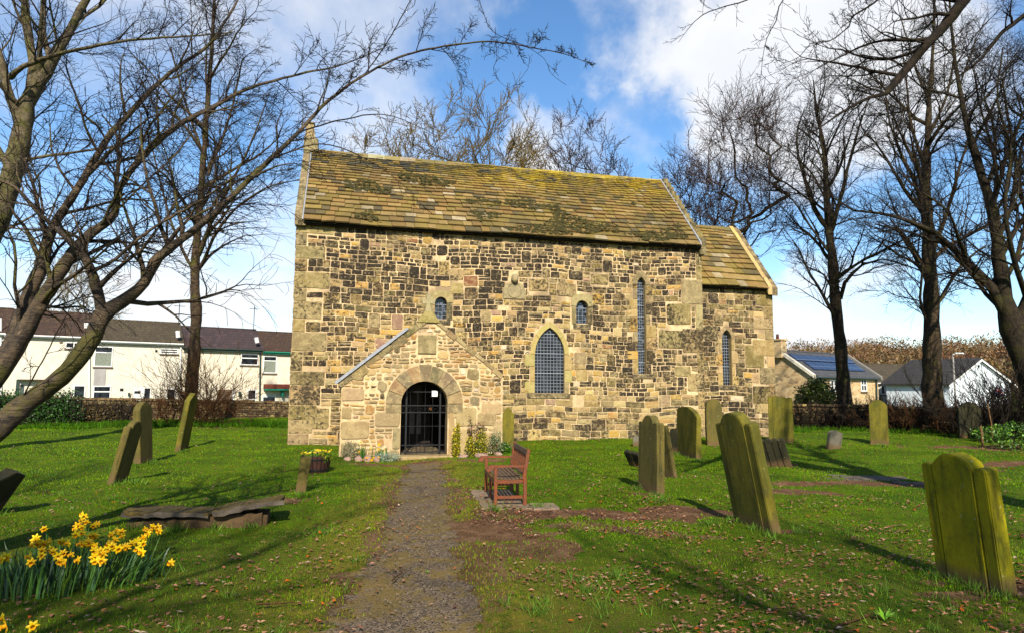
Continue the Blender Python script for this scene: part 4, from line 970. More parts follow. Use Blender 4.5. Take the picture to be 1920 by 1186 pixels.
# --- old cherry leaning in from the left, all its stems rising from one foot off the picture
r = random.Random(21); T = Twig(.0028)
cb = Vector((-6.6, 6.6, gh(-6.6, 6.6)))
limbs = [
 [(-150, 935, 7.0, 110), (0, 800, 7.1, 66), (62, 745, 7.2, 54), (128, 693, 7.3, 46), (175, 628, 7.4, 46), (192, 592, 7.4, 46), (228, 566, 7.5, 36), (270, 530, 7.5, 33), (290, 492, 7.5, 36), (330, 457, 7.5, 28), (400, 402, 7.6, 22), (452, 352, 7.7, 18), (505, 300, 7.8, 17), (560, 248, 7.9, 14), (612, 192, 8.0, 13), (682, 142, 8.1, 10), (762, 103, 8.2, 8.5), (860, 83, 8.3, 7), (930, 79, 8.4, 5.5), (1000, 90, 8.5, 4.5), (1060, 102, 8.5, 3.5), (1114, 122, 8.5, 2)],
 [(192, 592, 7.4, 34), (180, 540, 7.35, 30), (168, 500, 7.3, 26), (140, 462, 7.3, 22), (108, 432, 7.3, 18), (72, 400, 7.3, 15), (30, 352, 7.2, 13), (-20, 330, 7.2, 11), (-80, 290, 7.1, 8)],
 [(-150, 915, 6.9, 95), (-60, 780, 7.1, 64), (18, 668, 7.3, 50), (64, 590, 7.4, 42), (118, 502, 7.5, 36), (160, 448, 7.6, 32), (213, 402, 7.7, 28), (226, 350, 7.7, 23), (280, 280, 7.8, 21), (330, 238, 7.9, 18), (392, 205, 8.0, 15), (470, 165, 8.1, 12), (560, 140, 8.2, 9), (640, 122, 8.2, 6), (720, 90, 8.2, 3)],
 [(-60, 780, 7.1, 60), (-8, 690, 7.3, 50), (28, 635, 7.5, 46), (52, 560, 7.6, 38), (80, 490, 7.7, 34), (100, 424, 7.8, 31), (150, 347, 7.9, 25), (200, 262, 8.0, 20), (240, 217, 8.1, 18), (290, 162, 8.2, 17), (340, 121, 8.3, 14), (390, 86, 8.4, 12), (422, 40, 8.5, 9), (450, -10, 8.6, 7), (480, -90, 8.8, 4)],
 [(172, 510, 7.3, 15), (210, 490, 7.3, 14), (255, 452, 7.3, 13), (305, 416, 7.3, 11), (380, 374, 7.2, 9), (435, 335, 7.2, 6), (490, 318, 7.2, 3)],
 [(100, 424, 7.8, 13), (152, 452, 7.6, 12), (168, 500, 7.35, 13)],
 [(215, 350, 7.7, 13), (222, 300, 7.6, 14), (216, 250, 7.6, 9), (190, 215, 7.5, 5)],
 [(213, 402, 7.7, 9), (270, 345, 7.5, 8), (330, 290, 7.5, 8), (380, 225, 7.5, 6), (440, 195, 7.4, 4), (520, 170, 7.3, 2.5)],
 [(505, 300, 7.8, 8), (600, 270, 7.6, 6), (690, 300, 7.5, 5), (760, 350, 7.4, 3), (790, 385, 7.4, 1.5)],
 [(682, 142, 8.1, 6), (720, 90, 8.0, 6), (760, 20, 7.9, 5), (800, -50, 7.8, 4)],
 [(930, 79, 8.4, 3), (932, 110, 8.4, 2.6), (926, 135, 8.4, 2), (955, 165, 8.4, 1.6), (990, 130, 8.4, 1.2)],
 [(985, 86, 8.4, 2.8), (1020, 110, 8.3, 2.2), (1035, 140, 8.3, 1.8), (1062, 160, 8.3, 1.2)],
 [(990, 88, 8.4, 2.6), (925, 60, 8.3, 3), (905, 20, 8.2, 3), (890, -30, 8.2, 3)],
 [(560, 248, 7.9, 7), (640, 225, 7.8, 6), (720, 215, 7.8, 4), (800, 245, 7.7, 2.5), (840, 270, 7.7, 1.5)],
 [(45, 740, 7.1, 7), (98, 640, 6.9, 5), (130, 580, 6.9, 4), (165, 520, 6.8, 2)],
]
PRC = dict(lv=3, seg=[6, 6, 5, 4], wig=[.12, .22, .27, .30], up=[.02, .03, .0, -.05], n=[8, 7, 5, 0], t0=[.2, .15, .2, 0], ang=(25, 65), lf=(.42, .75), minz=-.75, droop=.6)
for L_ in limbs:
    P, Q = pix([(a_, b_, c_, w_*(.46 + .26*min(1, w_/60))) for a_, b_, c_, w_ in L_])
    P, Q = refine(r, P, Q, .09 if Q[0] > .03 else .06, .010); T.add(P, Q)
    sprout(T, r, P, Q, .19, 24, PRC, 1 if Q[0] > .02 else 2, .28 if Q[0] > .15 else .12, lmin=.16, lmax=1.35)
T.add([cb + Vector((0, 0, -.2)), cb + Vector((.1, .1, .3)), at(-150, 925, 7.0)], [.40, .34, .27])
# rings and burrs on the near stems
tree_obj('cherry_tree', T, cb, M['bark_cherry'], M['twig_dark'], .012, 'old leaning cherry tree with several crooked ringed stems arching in from the left', 'tree')
# --- broad pale trunk behind it
r = random.Random(5); T = Twig(.004); D = 17
base = Vector((-15.2, D, gh(-15.2, D)))
limbs = [[(-140, 850, D, 100), (-95, 650, D, 84), (-45, 500, D, 74), (0, 395, D, 64), (25, 320, D, 56), (42, 240, D, 50), (60, 175, D, 48), (95, 118, D, 32), (128, 62, D, 27), (162, 0, D, 20), (190, -70, D, 14), (215, -150, D, 9)],
 [(60, 175, D, 34), (62, 120, D, 28), (52, 55, D, 24), (44, -20, D, 19), (30, -120, D, 12)], [(42, 240, D, 30), (15, 170, D-.3, 24), (-5, 90, D-.4, 20), (-40, 0, D-.5, 15)],
 [(20, 145, D-.5, 20), (45, 124, D-.8, 16), (105, 103, D-1, 13), (190, 84, D-1.2, 10), (262, 74, D-1.4, 8), (350, 68, D-1.6, 6), (440, 60, D-1.8, 4)],
 [(45, 300, D, 12), (110, 290, D, 9), (160, 283, D, 8), (230, 270, D, 6), (300, 240, D, 4)], [(25, 330, D, 20), (-30, 230, D+.4, 16), (-60, 120, D+.5, 12)],
 [(95, 118, D, 18), (80, 50, D+.4, 15), (85, -20, D+.6, 12)]]
PRB = dict(lv=3, seg=[6, 6, 5, 4], wig=[.1, .14, .2, .25], up=[.03, .05, .05, .02], n=[7, 7, 6, 0], t0=[.2, .12, .15, 0], ang=(25, 60), lf=(.42, .75), minz=-.5)
for L_ in limbs:
    P, Q = pix(L_, .64); P, Q = refine(r, P, Q, .3, .02); T.add(P, Q); sprout(T, r, P, Q, .50, 16, PRB, 1, .35 if Q[0] > .4 else .15, lmin=.9, lmax=3.6)
T.pl[0] = ([base + Vector((0, 0, -.3))] + T.pl[0][0], [.55] + T.pl[0][1])
tree_obj('old_tree', T, base, M['bark_pale'], M['twig_dark'], .03, 'thick pale trunk forking high up at the left edge behind the cherry', 'tree')
# --- tall slim tree by the left wall
def tall_tree(name, limbs, seed, label, bm, tm, spacing, lenf, lmin, lmax, pr, rmin=.006, f=1.0, split=.035, group=None, grove=None):
    r = random.Random(seed); T = Twig(rmin); first = None
    for k_, L_ in enumerate(limbs):
        P, Q = pix(L_, f*.70); 
        if k_ == 0:
            g0 = Vector((P[0].x, P[0].y, gh(P[0].x, P[0].y))); P[0] = g0 + Vector((0, 0, -.1)); first = g0; Q.insert(0, Q[0]*1.35); P.insert(0, P[0] + Vector((0, 0, -.25))); P.insert(2, P[1].lerp(P[2], .12)); Q.insert(2, Q[1]*.82)
        P, Q = refine(r, P, Q, .5, .03); T.add(P, Q); sprout(T, r, P, Q, spacing, lenf, pr, 1, .30 if k_ == 0 else .12, lmin=lmin, lmax=lmax)
    return tree_obj(name, T, first, M[bm], M[tm], split, label, 'tree', group)
D = 30
PRL = dict(lv=3, seg=[7, 8, 6, 4], wig=[.1, .15, .2, .22], up=[.03, .04, -.03, -.14], n=[7, 9, 7, 0], t0=[.2, .15, .15, 0], ang=(28, 55), lf=(.38, .66), minz=-.3, droop=1.5)
tall_tree('birch_tree', [[(350, 800, D, 36), (361, 700, D, 32), (368, 600, D, 27), (366, 500, D, 23), (373, 400, D, 19), (385, 250, D, 15), (395, 120, D, 11), (402, 0, D, 7), (405, -120, D, 4)],
  [(372, 480, D, 13), (395, 420, D-.5, 10), (430, 350, D-.8, 8), (470, 270, D-1, 5), (500, 190, D-1, 3)], [(368, 520, D, 9), (330, 440, D, 7), (300, 340, D+.5, 5), (280, 250, D+1, 3)],
  [(376, 500, D, 10), (410, 430, D-1, 8), (455, 380, D-1.5, 6), (520, 345, D-2, 4), (590, 335, D-2.3, 2)], [(385, 300, D, 8), (350, 200, D+.5, 6), (320, 90, D+1, 4)], [(390, 330, D, 8), (430, 220, D, 6), (455, 110, D, 4)]],
  8, 'tall slim bare tree rising behind the left gravestones with drooping twigs', 'bark_birch', 'twig_dark', .44, 28, 1.3, 4.4, PRL, .0056)
PRT = dict(lv=3, seg=[7, 8, 6, 4], wig=[.12, .18, .25, .3], up=[.03, .05, .02, .0], n=[8, 10, 8, 0], t0=[.2, .15, .12, 0], ang=(26, 58), lf=(.38, .68), minz=-.4, droop=.8)
D = 33
tall_tree('lime_tree', [[(1586, 800, D, 48), (1580, 700, D, 34), (1570, 600, D, 28), (1561, 500, D, 25), (1554, 430, D, 22), (1549, 354, D, 15), (1546, 283, D, 11), (1530, 205, D, 7), (1525, 150, D, 3)],
  [(1554, 430, D, 15), (1529, 395, D, 12), (1514, 354, D, 9), (1498, 300, D, 7), (1494, 250, D, 4), (1510, 200, D, 2)], [(1556, 440, D, 14), (1574, 380, D, 11), (1588, 320, D, 9), (1600, 278, D, 7), (1616, 217, D, 4)],
  [(1576, 560, D, 11), (1584, 530, D-.5, 9), (1618, 496, D-1, 7), (1655, 486, D-1.5, 5), (1700, 500, D-2, 3)], [(1560, 480, D, 9), (1530, 440, D, 6), (1490, 380, D, 4), (1460, 350, D, 3)], [(1566, 560, D, 7), (1545, 515, D, 5), (1510, 500, D, 3)]],
  31, 'bare tree nearest the chancel among the tall ones by the right wall', 'bark_dark', 'twig_dark', .42, 30, 1.5, 4.6, PRT, .0058, split=.04, group=None)
D = 30
tall_tree('lime_tree', [[(1752, 815, D, 66), (1748, 700, D, 48), (1747, 600, D, 40), (1743, 500, D, 33), (1737, 400, D, 27), (1737, 300, D, 20), (1742, 200, D, 14), (1748, 110, D, 9), (1752, 0, D, 5)],
  [(1738, 420, D, 14), (1718, 350, D-.5, 11), (1690, 290, D-1, 8), (1668, 230, D-1, 5), (1660, 170, D-1, 3)], [(1745, 480, D, 14), (1775, 400, D, 10), (1795, 330, D, 8), (1815, 260, D, 5)], [(1744, 520, D, 13), (1715, 470, D, 10), (1680, 430, D, 7), (1640, 420, D, 4)],
  [(1747, 590, D, 11), (1775, 540, D, 9), (1810, 490, D, 7), (1850, 460, D, 4)], [(1737, 320, D, 10), (1710, 240, D, 8), (1700, 160, D, 5), (1690, 80, D, 3)], [(1740, 260, D, 9), (1775, 180, D, 7), (1790, 100, D, 4)],
  [(1745, 620, D, 9), (1725, 560, D-.5, 7), (1730, 500, D-1, 5), (1700, 460, D-1, 3)]],
  32, 'straight tall bare tree standing right of the chancel one by the right wall', 'bark_lime', 'twig_dark', .40, 28, 1.6, 5.0, PRT, .0055, split=.04)
D = 23
tall_tree('lime_tree', [[(1990, 830, D, 110), (1935, 700, D, 84), (1900, 615, D, 70), (1884, 560, D, 44), (1872, 480, D, 38), (1862, 400, D, 30), (1840, 329, D, 25), (1822, 268, D, 20), (1806, 202, D, 15), (1790, 110, D, 10), (1780, 0, D, 6)],
  [(1892, 600, D, 36), (1858, 536, D, 26), (1807, 486, D, 21), (1752, 435, D, 15), (1706, 415, D, 11), (1650, 400, D, 8), (1600, 395, D, 5), (1560, 370, D, 3)],
  [(1905, 620, D, 50), (1935, 560, D, 44), (1960, 460, D, 36), (1975, 330, D, 28), (1985, 200, D, 18), (1990, 60, D, 9)], [(1868, 455, D, 16), (1895, 390, D, 13), (1905, 300, D, 10), (1890, 220, D, 7), (1880, 150, D, 4)],
  [(1925, 560, D, 18), (1900, 480, D-1, 14), (1885, 380, D-1.5, 12), (1895, 280, D-1.5, 9), (1870, 190, D-2, 6), (1880, 90, D-2, 4)]],
  33, 'dark heavy tree at the right edge, its limb reaching left across the others', 'bark_dark', 'twig_dark', .40, 26, 1.4, 4.6, PRT, .0045, f=.88, split=.035)
# --- near beech whose limb hangs in from the top right; trunk stands off the picture
r = random.Random(77); T = Twig(.0024); nb = Vector((9.4, 6.2, gh(9.4, 6.2)))
limbs = [[(2080, -330, 7.6, 66), (1960, -180, 7.7, 56), (1880, -90, 7.8, 46), (1808, 0, 7.9, 36), (1768, 52, 8, 29), (1738, 82, 8, 26), (1706, 122, 8.1, 25), (1672, 163, 8.1, 23), (1662, 175, 8.1, 14), (1630, 183, 8.1, 10), (1585, 207, 8.1, 8), (1554, 228, 8.1, 5.5), (1524, 248, 8.1, 4), (1495, 262, 8.1, 2)],
 [(1960, -180, 7.7, 22), (1780, -120, 7.4, 16), (1690, -40, 7.3, 9), (1640, 5, 7.2, 7), (1597, 32, 7.2, 6), (1592, 50, 7.2, 5), (1554, 78, 7.2, 4), (1520, 82, 7.2, 3.4), (1500, 106, 7.2, 2.8), (1470, 119, 7.2, 2), (1450, 110, 7.2, 1.3)],
 [(1690, -40, 7.3, 7), (1560, -70, 7.1, 6), (1472, -5, 7.0, 4), (1455, 40, 7.0, 3.5), (1438, 72, 7, 3), (1430, 110, 7, 2.4), (1428, 140, 7, 1.8), (1445, 158, 7, 1)],
 [(1560, -70, 7.1, 6), (1480, -40, 7, 5), (1402, 0, 7, 4), (1360, 12, 7, 3.4), (1318, 28, 7, 3), (1290, 55, 7, 2), (1272, 80, 7, 1)],
 [(1960, -180, 7.7, 30), (1990, -60, 7.9, 22), (1930, 20, 8, 15), (1880, 60, 8, 12), (1840, 110, 8.1, 8), (1790, 150, 8.1, 5), (1740, 200, 8.1, 3)],
 [(1738, 82, 8, 8), (1690, 70, 7.8, 5), (1650, 62, 7.7, 3.5), (1600, 100, 7.6, 2)], [(1672, 163, 8.1, 6), (1690, 210, 8.2, 4.5), (1680, 250, 8.2, 3), (1665, 290, 8.2, 1.5)],
 [(1700, 130, 8.1, 7), (1660, 110, 8.2, 5), (1600, 125, 8.3, 4), (1550, 165, 8.3, 2)], [(1630, 183, 8.1, 5), (1615, 230, 8.1, 3.5), (1600, 270, 8.1, 2)]]
PRN = dict(lv=3, seg=[6, 7, 5, 4], wig=[.1, .24, .30, .32], up=[.02, .03, .03, .04], n=[5, 6, 3, 0], t0=[.2, .15, .2, 0], ang=(30, 75), lf=(.38, .66), minz=-.8)
for L_ in limbs:
    P, Q = pix(L_, .62); P, Q = refine(r, P, Q, .08, .008); T.add(P, Q); sprout(T, r, P, Q, .12, 19, PRN, 1 if Q[0] > .03 else 2, .30 if Q[0] > .1 else .35, lmin=.18, lmax=1.15, side=Vector((-.5, 0, -.1)))
P = [nb + Vector((0, 0, -.2)), nb + Vector((0, 0, .5)), nb + Vector((-.1, .1, 3)), nb + Vector((-.5, .5, 6.0)), at(2080, -330, 7.6)]
P2, Q2 = refine(r, P, [.62, .50, .42, .34, .20], .5, .03); T.add(P2, Q2)
PRX = dict(lv=3, seg=[8, 7, 6, 4], wig=[.08, .14, .2, .25], up=[.05, .05, .03, 0], n=[9, 5, 3, 0], t0=[.25, .2, .2, 0], ang=(28, 58), lf=(.4, .6), minz=-.2)
grow(T, r, nb + Vector((-.5, .5, 6.0)), Vector((.35, -.15, 1)), 6.5, .28, 0, PRX)
tree_obj('beech_tree', T, nb, M['twig_dark'], M['twig_dark'], .02, 'near tree with black knotted bough hanging in from the top right corner', 'tree')
# --- free-grown trees farther off
def crown_tree(name, px, D, topy, crown, seed, label, bm, tm, bf=.3, N=230, rt=.011, rmin=.012, updraft=1.2, twl=(.7, 1.5), ntw=2, egg=0.):
    """branches reach out to points spread evenly through the crown, thickness follows the number of twigs carried"""
    r = random.Random(seed); x = ray(px, 700).x*D; b = Vector((x, D, gh(x, D))); H = at(px, topy, D).z - b.z
    zc, rz = H*(1+bf)/2, H*(1-bf)/2; tg = []
    while len(tg) < N:
        v = Vector((r.gauss(0, 1), r.gauss(0, 1), r.gauss(0, 1))).normalized()*(r.uniform(.12, 1)**.42)*r.uniform(.86, 1.04)
        k_ = 1 - egg*v.z; tg.append(b + Vector((v.x*crown*k_, v.y*crown*k_, zc + v.z*rz)))
    pos = []; par = []; n0 = 9
    for i in range(n0): pos.append(b + Vector((r.uniform(-.06, .06)*i**.5, r.uniform(-.06, .06)*i**.5, -.2 + (H*bf*.95 + .2)*i/(n0-1)))); par.append(i-1)
    root = pos[-1]; tg.sort(key=lambda t: (t-root).length + r.uniform(0, 1.5)); lines = [list(range(n0))]; A = np.array([tuple(p) for p in pos])
    for t in tg:
        ta = np.array(tuple(t)); d_ = np.linalg.norm(A - ta, axis=1); c = d_ + updraft*np.maximum(0, A[:, 2] - ta[2] + .35*d_); c[:n0-3] += 3; j = int(np.argmin(c)); p = pos[j]; L_ = float(d_[j])
        if L_ < .25: continue
        m = max(2, int(L_/.7)); ids = [j]; side = Vector((r.uniform(-1, 1), r.uniform(-1, 1), 0))*L_*.10
        for q in range(1, m+1):
            u = q/m; w = p.lerp(t, u) + (side + Vector((0, 0, -L_*.06)))*math.sin(math.pi*u) + (Vector((r.uniform(-1, 1), r.uniform(-1, 1), r.uniform(-1, 1)))*.07*min(1, L_/2) if q < m else Vector())
            pos.append(w); par.append(ids[-1]); ids.append(len(pos)-1)
        A = np.vstack([A, [tuple(pos[i]) for i in ids[1:]]]); lines.append(ids)
    cnt = [0]*len(pos)
    for ids in lines[1:]: cnt[ids[-1]] += 1
    for i in range(len(pos)-1, 0, -1): cnt[par[i]] += cnt[i]
    rad = [rt*max(1, c_)**.52 for c_ in cnt]
    T = Twig(rmin); T.add([pos[i] for i in lines[0]], [max(rad[i], rad[n0-1])*(1.35 - .35*min(1, i/2)) for i in lines[0]])
    pr = dict(lv=3, seg=[6, 6, 6, 4], wig=[.1, .14, .18, .24], up=[.02, .02, .03, .02], n=[4, 4, 4, 0], t0=[.2, .15, .15, 0], ang=(25, 60), lf=(.4, .65), minz=-.4)
    for ids in lines[1:]:
        rr = [min(rad[i], rad[ids[1]]*1.05) for i in ids]; T.add([pos[i] for i in ids], rr)
        for q in range(1, len(ids)):
            if rad[ids[q]] > rt*4: continue
            d = (pos[ids[q]] - pos[ids[q-1]]).normalized(); o = (pos[ids[q]] - root).normalized()
            for _ in range(ntw + (q == len(ids)-1)):
                cd = (rdir(r, d, R(r.uniform(10, 55))) + o*.35 + Vector((0, 0, .15))).normalized(); grow(T, r, pos[ids[q]], cd, r.uniform(*twl), rt*.8, 2, pr)
    return tree_obj(name, T, b, M[bm], M[tm], .05, label)
crown_tree('lichen_tree', 880, 46, 182, 7.2, 51, 'wide bare tree with golden lichen-covered twigs behind the nave roof', 'bark_lime', 'twig_lichen', .18, 360, .014, .016)
crown_tree('lichen_tree', 715, 52, 236, 5.6, 52, 'low spreading golden-twigged tree behind the west end of the ridge', 'bark_lime', 'twig_lichen', .2, 200, .014, .017)
crown_tree('bare_tree', 1075, 58, 204, 6.4, 53, 'dark twiggy bare tree behind the middle of the ridge, right of the golden one', 'bark_dark', 'twig_brown', .25, 300, .014, .016)
crown_tree('bare_tree', 1402, 40, 172, 3.4, 54, 'bare upswept tree standing behind the chancel roof', 'bark_lime', 'twig_brown', .46, 170, .014, .010, 2.2, (.8, 1.7), 2, .15)
crown_tree('bare_tree', 1318, 47, 272, 3.8, 55, 'thinner bare tree between the nave gable and the tree behind the chancel', 'bark_dark', 'twig_brown', .3, 160, .013, .012, 1.8)
crown_tree('garden_tree', 118, 66, 476, 5.0, 56, 'bushy lichen-yellow tree beyond the roofs of the left terrace', 'bark_lime', 'twig_lichen', .15, 150, .014, .016)
# --- trees behind the viewpoint, which shade the lawn in front
for x, y, sd, H, lb in ((-5.6, -5.6, 61, 12, 'bare tree behind the viewpoint, left of the path'), (6.8, -8.5, 62, 12, 'bare tree behind the viewpoint, right of the path')):
    r = random.Random(sd); b = Vector((x, y, gh(x, y))); T = Twig(.008); P, Q = refine(r, [b - Vector((0, 0, .2)), b + Vector((0, 0, 3)), b + Vector((.1, 0, 5))], [.5, .38, .32], .6, .04); T.add(P, Q)
    p = dict(lv=3, seg=[8, 7, 5, 4], wig=[.07, .11, .16, .2], up=[.04, .05, .04, .02], n=[8, 5, 4, 0], t0=[.18, .15, .15, 0], ang=(24, 52), lf=(.4, .62), minz=-.1)
    for i in range(7):
        a = 6.283*i/7; t = R(r.uniform(18, 55)); grow(T, r, b + Vector((0, 0, r.uniform(3.2, 5))), Vector((math.cos(a)*math.sin(t), math.sin(a)*math.sin(t), math.cos(t))), H*.5, .17, 0, p)
    tree_obj('bare_tree', T, b, M['bark_dark'], M['twig_dark'], .05, lb)
# --- bare shrubs
def shrub(name, px, py, D, H, n, spread, seed, label, mat, r0=.02, rmin=.006, lv=2, w=.4, group=None):
    r = random.Random(seed); x = ray(px, py).x*D; b = Vector((x, D, gh(x, D))); T = Twig(rmin)
    p = dict(lv=lv, seg=[8, 6, 4, 3], wig=[.06, .1, .15, .2], up=[.02, .03, .02, 0], n=[5, 4, 3, 0], t0=[.25, .2, .2, 0], ang=(14, 38), lf=(.35, .6), minz=-.2, droop=1)
    for i in range(n):
        a = r.uniform(0, 6.283); t = R(spread)*math.sqrt(r.random()); q = b + Vector((r.gauss(0, w), r.gauss(0, w*.6), -.05))
        grow(T, r, q, Vector((math.cos(a)*math.sin(t), math.sin(a)*math.sin(t), math.cos(t))), H*r.uniform(.55, 1.0)*.7, r0*r.uniform(.5, 1), 0, p)
    root = empty(name, b); tag(root, label, 'shrub', group); T.mesh('stems', M[mat], root, 0, 99, b); return root
shrub('bare_shrub', 392, 790, 29, 3.6, 60, 62, 71, 'russet bare shrub spreading round the foot of the slim tree at left', 'twig_shrub', .022, .006, w=.7)
shrub('bare_shrub', 330, 790, 28, 2.2, 24, 65, 72, 'low reddish bare shrub left of the slim tree', 'twig_shrub', .018, .006, w=.7)
for i, (px, D_s, H, n, sp, lb, mt) in enumerate([(1600, 31.5, 1.5, 75, 52, 'dark leafless bush at the foot of the tree nearest the chancel', 'twig_dark'), (1710, 29.8, 1.6, 90, 55, 'brown bare bush left of the straight tall tree', 'twig_shrub'),
      (1775, 28.3, 1.6, 100, 58, 'dense brown thicket right of the straight tall tree', 'twig_shrub'), (1885, 26.2, 2.2, 110, 55, 'tangled dark thicket behind the dark gravestone at far right', 'twig_dark'), (1950, 24.0, 3.4, 80, 50, 'tall thorny thicket at the right edge of the picture', 'twig_dark'), (1665, 30.2, 1.3, 70, 60, 'short bare bush behind the round-topped green gravestone', 'twig_dark'),
      (1538, 31.5, 1.5, 40, 60, 'small dark bare bush under the evergreen by the cottage', 'twig_dark')]):
    shrub('bare_shrub', px, 800, D_s, H, n, sp, 80+i, lb, mt, .022, .0065, w=1.3, lv=2)
# ================================================================= GRAVESTONES
def arc(x0, x1, z0, h, n=8):      # half ellipse from x1 back to x0
    c, a = (x0+x1)/2, (x1-x0)/2
    return [(c + a*math.cos(math.pi*i/n), z0 + h*math.sin(math.pi*i/n)) for i in range(n+1)]
def stone_panels(kind, w, H):
    b = -.22
    if kind == 'shouldered':
        q = .19*w
        return [([(0, b), (q, b)] + arc(0, q, .885*H, .025*H, 5), .0), ([(q, b), (w-q, b)] + arc(q, w-q, .875*H, .125*H, 10), -.007), ([(w-q, b), (w, b)] + arc(w-q, w, .885*H, .025*H, 5), .0)]
    if kind == 'shouldered_tall':
        q = .17*w
        return [([(0, b), (q, b)] + arc(0, q, .885*H, .02*H, 5), .0), ([(q, b), (w-q, b)] + arc(q, w-q, .87*H, .13*H, 10), -.01), ([(w-q, b), (w, b)] + arc(w-q, w, .885*H, .02*H, 5), .0)]
    if kind == 'small_arch':
        q = .22*w
        return [([(0, b), (w, b), (w, .89*H), (w-q*.5, .91*H), (w-q, .885*H)] + arc(q, w-q, .88*H, .12*H, 8) + [(q, .885*H), (q*.5, .915*H), (0, .90*H)], 0)]
    if kind == 'gothic':
        return [([(0, b), (w, b), (w, .86*H), (.86*w, .93*H), (.68*w, .975*H), (.5*w, H), (.32*w, .975*H), (.14*w, .93*H), (0, .86*H)], 0)]
    if kind == 'ogee':
        return [([(0, b), (w, b), (w, .80*H), (.93*w, .86*H), (.78*w, .93*H), (.6*w, .985*H), (.45*w, H), (.2*w, .985*H), (.05*w, .965*H), (0, .93*H)], 0)]
    if kind == 'scroll':
        return [([(0, b), (.2*w, b), (.2*w, .985*H), (.02*w, .97*H)], 0), ([(.2*w, b), (.78*w, b), (.78*w, .95*H), (.68*w, .975*H), (.55*w, .96*H), (.45*w, .97*H), (.33*w, 1.0*H), (.2*w, .985*H)], -.012), ([(.78*w, b), (w, b), (w, .95*H), (.9*w, .965*H), (.78*w, .955*H)], 0)]
    if kind == 'scalloped':
        out = []; n = 4
        for i in range(n):
            a, c = w*i/n, w*(i+1)/n; out.append(([(a, b), (c, b)] + arc(a, c, (.90 - .03*i)*H, .06*H, 6), -.012 if i % 2 else 0))
        return out
    if kind == 'peaked':
        return [([(0, b), (w, b), (w, .84*H), (.84*w, .86*H), (.76*w, .93*H), (.6*w, .97*H), (.5*w, H), (.4*w, .965*H), (.24*w, .93*H), (.14*w, .86*H), (0, .84*H)], 0)]
    if kind == 'worn':
        return [([(0, b), (w, b), (w*1.02, .3*H), (.97*w, .7*H), (.95*w, .86*H), (.8*w, .97*H), (.55*w, H), (.3*w, .985*H), (.1*w, .93*H), (.02*w, .8*H), (-.02*w, .4*H)], 0)]
    if kind == 'capped':
        return [([(0, b), (w, b), (w, .86*H), (.5*w, H), (0, .86*H)], 0)]
    return [([(0, b), (w, b), (w, H), (0, H*.97)], 0)]
def bev_prism(mb, poly, y0, y1, bev, sub=True):
    bm = bmesh.new(); n = len(poly)
    a = [bm.verts.new((x, y0, z)) for x, z in poly]; c = [bm.verts.new((x, y1, z)) for x, z in poly]
    f1 = bm.faces.new(a); f2 = bm.faces.new(list(reversed(c)))
    for i in range(n): bm.faces.new((a[i], c[i], c[(i+1) % n], a[(i+1) % n]))
    es = [e for e in bm.edges if (e in f1.edges or e in f2.edges) or (e.calc_face_angle(0) > .5)]
    bmesh.ops.bevel(bm, geom=es, offset=bev, segments=2, affect='EDGES', clamp_overlap=True)
    bmesh.ops.triangulate(bm, faces=bm.faces)
    for v in bm.verts:
        v.co += Vector((mnoise(v.co*6 + Vector((poly[1][0]*9, 0, 5)))*.012, mnoise(v.co*5 + Vector((3, 0, 1)))*.010, mnoise(v.co*7)*.010))
    mb.frombm(bm)
def gravestone(label, p, ang, w, H, t, kind, mat, rx=0, ry=0, group=None):
    rt = empty('gravestone', p, ang, R(rx), R(ry)); tag(rt, label, 'gravestone', group)
    mb = MB()
    for poly, yo in stone_panels(kind, w, H): bev_prism(mb, [(x-w/2, z) for x, z in poly], yo, t, .010)
    mb.build('slab', M[mat], rt); return rt
def gs2(label, bl, br, H, t, kind, mat, rx=0, ry=0, wmul=1.0):
    a, b = G(*bl), G(*br); d = b - a; ang = math.atan2(d.y, d.x); c = (a+b)/2; c.z = gh(c.x, c.y)
    return gravestone(label, c, ang, math.hypot(d.x, d.y)*wmul, H, t, kind, mat, rx, ry)
def gsD(label, px, py, w, H, t, kind, mat, deg, rx=0, ry=0):
    p = G(px, py); return gravestone(label, p, R(deg), w, H, t, kind, mat, rx, ry)
gs2('large yellow-green gravestone with domed top and two shoulders, nearest at right', (1757, 1079), (1882, 1117), 1.27, .17, 'shouldered', 'grave_yellow', 5.0, -1.0)
gs2('tall mossy green gravestone with arched top, leaning steeply to the left, right of centre', (1377, 975), (1447, 1002), 1.60, .15, 'shouldered_tall', 'grave_green', 10.5, -1.5)
gs2('brownish narrow gravestone with small arched top standing upright by the church wall lawn', (1197, 915), (1232, 927), 1.40, .15, 'small_arch', 'grave_brown', -1.0, 0)
gsD('thin dark slab leaning left just behind the brownish arched gravestone', 1248, 893, .55, 1.12, .10, 'plain', 'grave_brown', -62, 12, 0)
gs2('tall green gravestone with sloping ogee top near the church corner', (1268, 848), (1305, 860), 1.42, .15, 'ogee', 'grave_green', -2.0, 0)
gsD('low dark slab tucked behind the left side of the ogee-topped gravestone', 1262, 848, .30, .72, .10, 'worn', 'grave_dark', -50, 2, 4)
gsD('short dark scalloped slab leaning left behind the brownish gravestone', 1193, 874, .48, .44, .10, 'scalloped', 'grave_dark', -55, 30, 0)
gsD('small grey block of stone by the wall, left of the brownish gravestone', 1196, 836, .30, .32, .22, 'worn', 'grave_grey', -15, 0, 0)
gsD('weathered brown worn gravestone close against the chancel wall', 1343, 834, .58, 1.55, .12, 'worn', 'grave_brown', 5, 0, -2)
gsD('broad dark green gravestone with scrolled top at the chancel corner', 1465, 829, .80, 1.62, .18, 'scroll', 'grave_green', -22, 0, 0)
gsD('tiny pale grey tilted headstone alone on the lawn', 1565, 841, .46, .58, .13, 'gothic', 'grave_grey', 14, 4, 9)
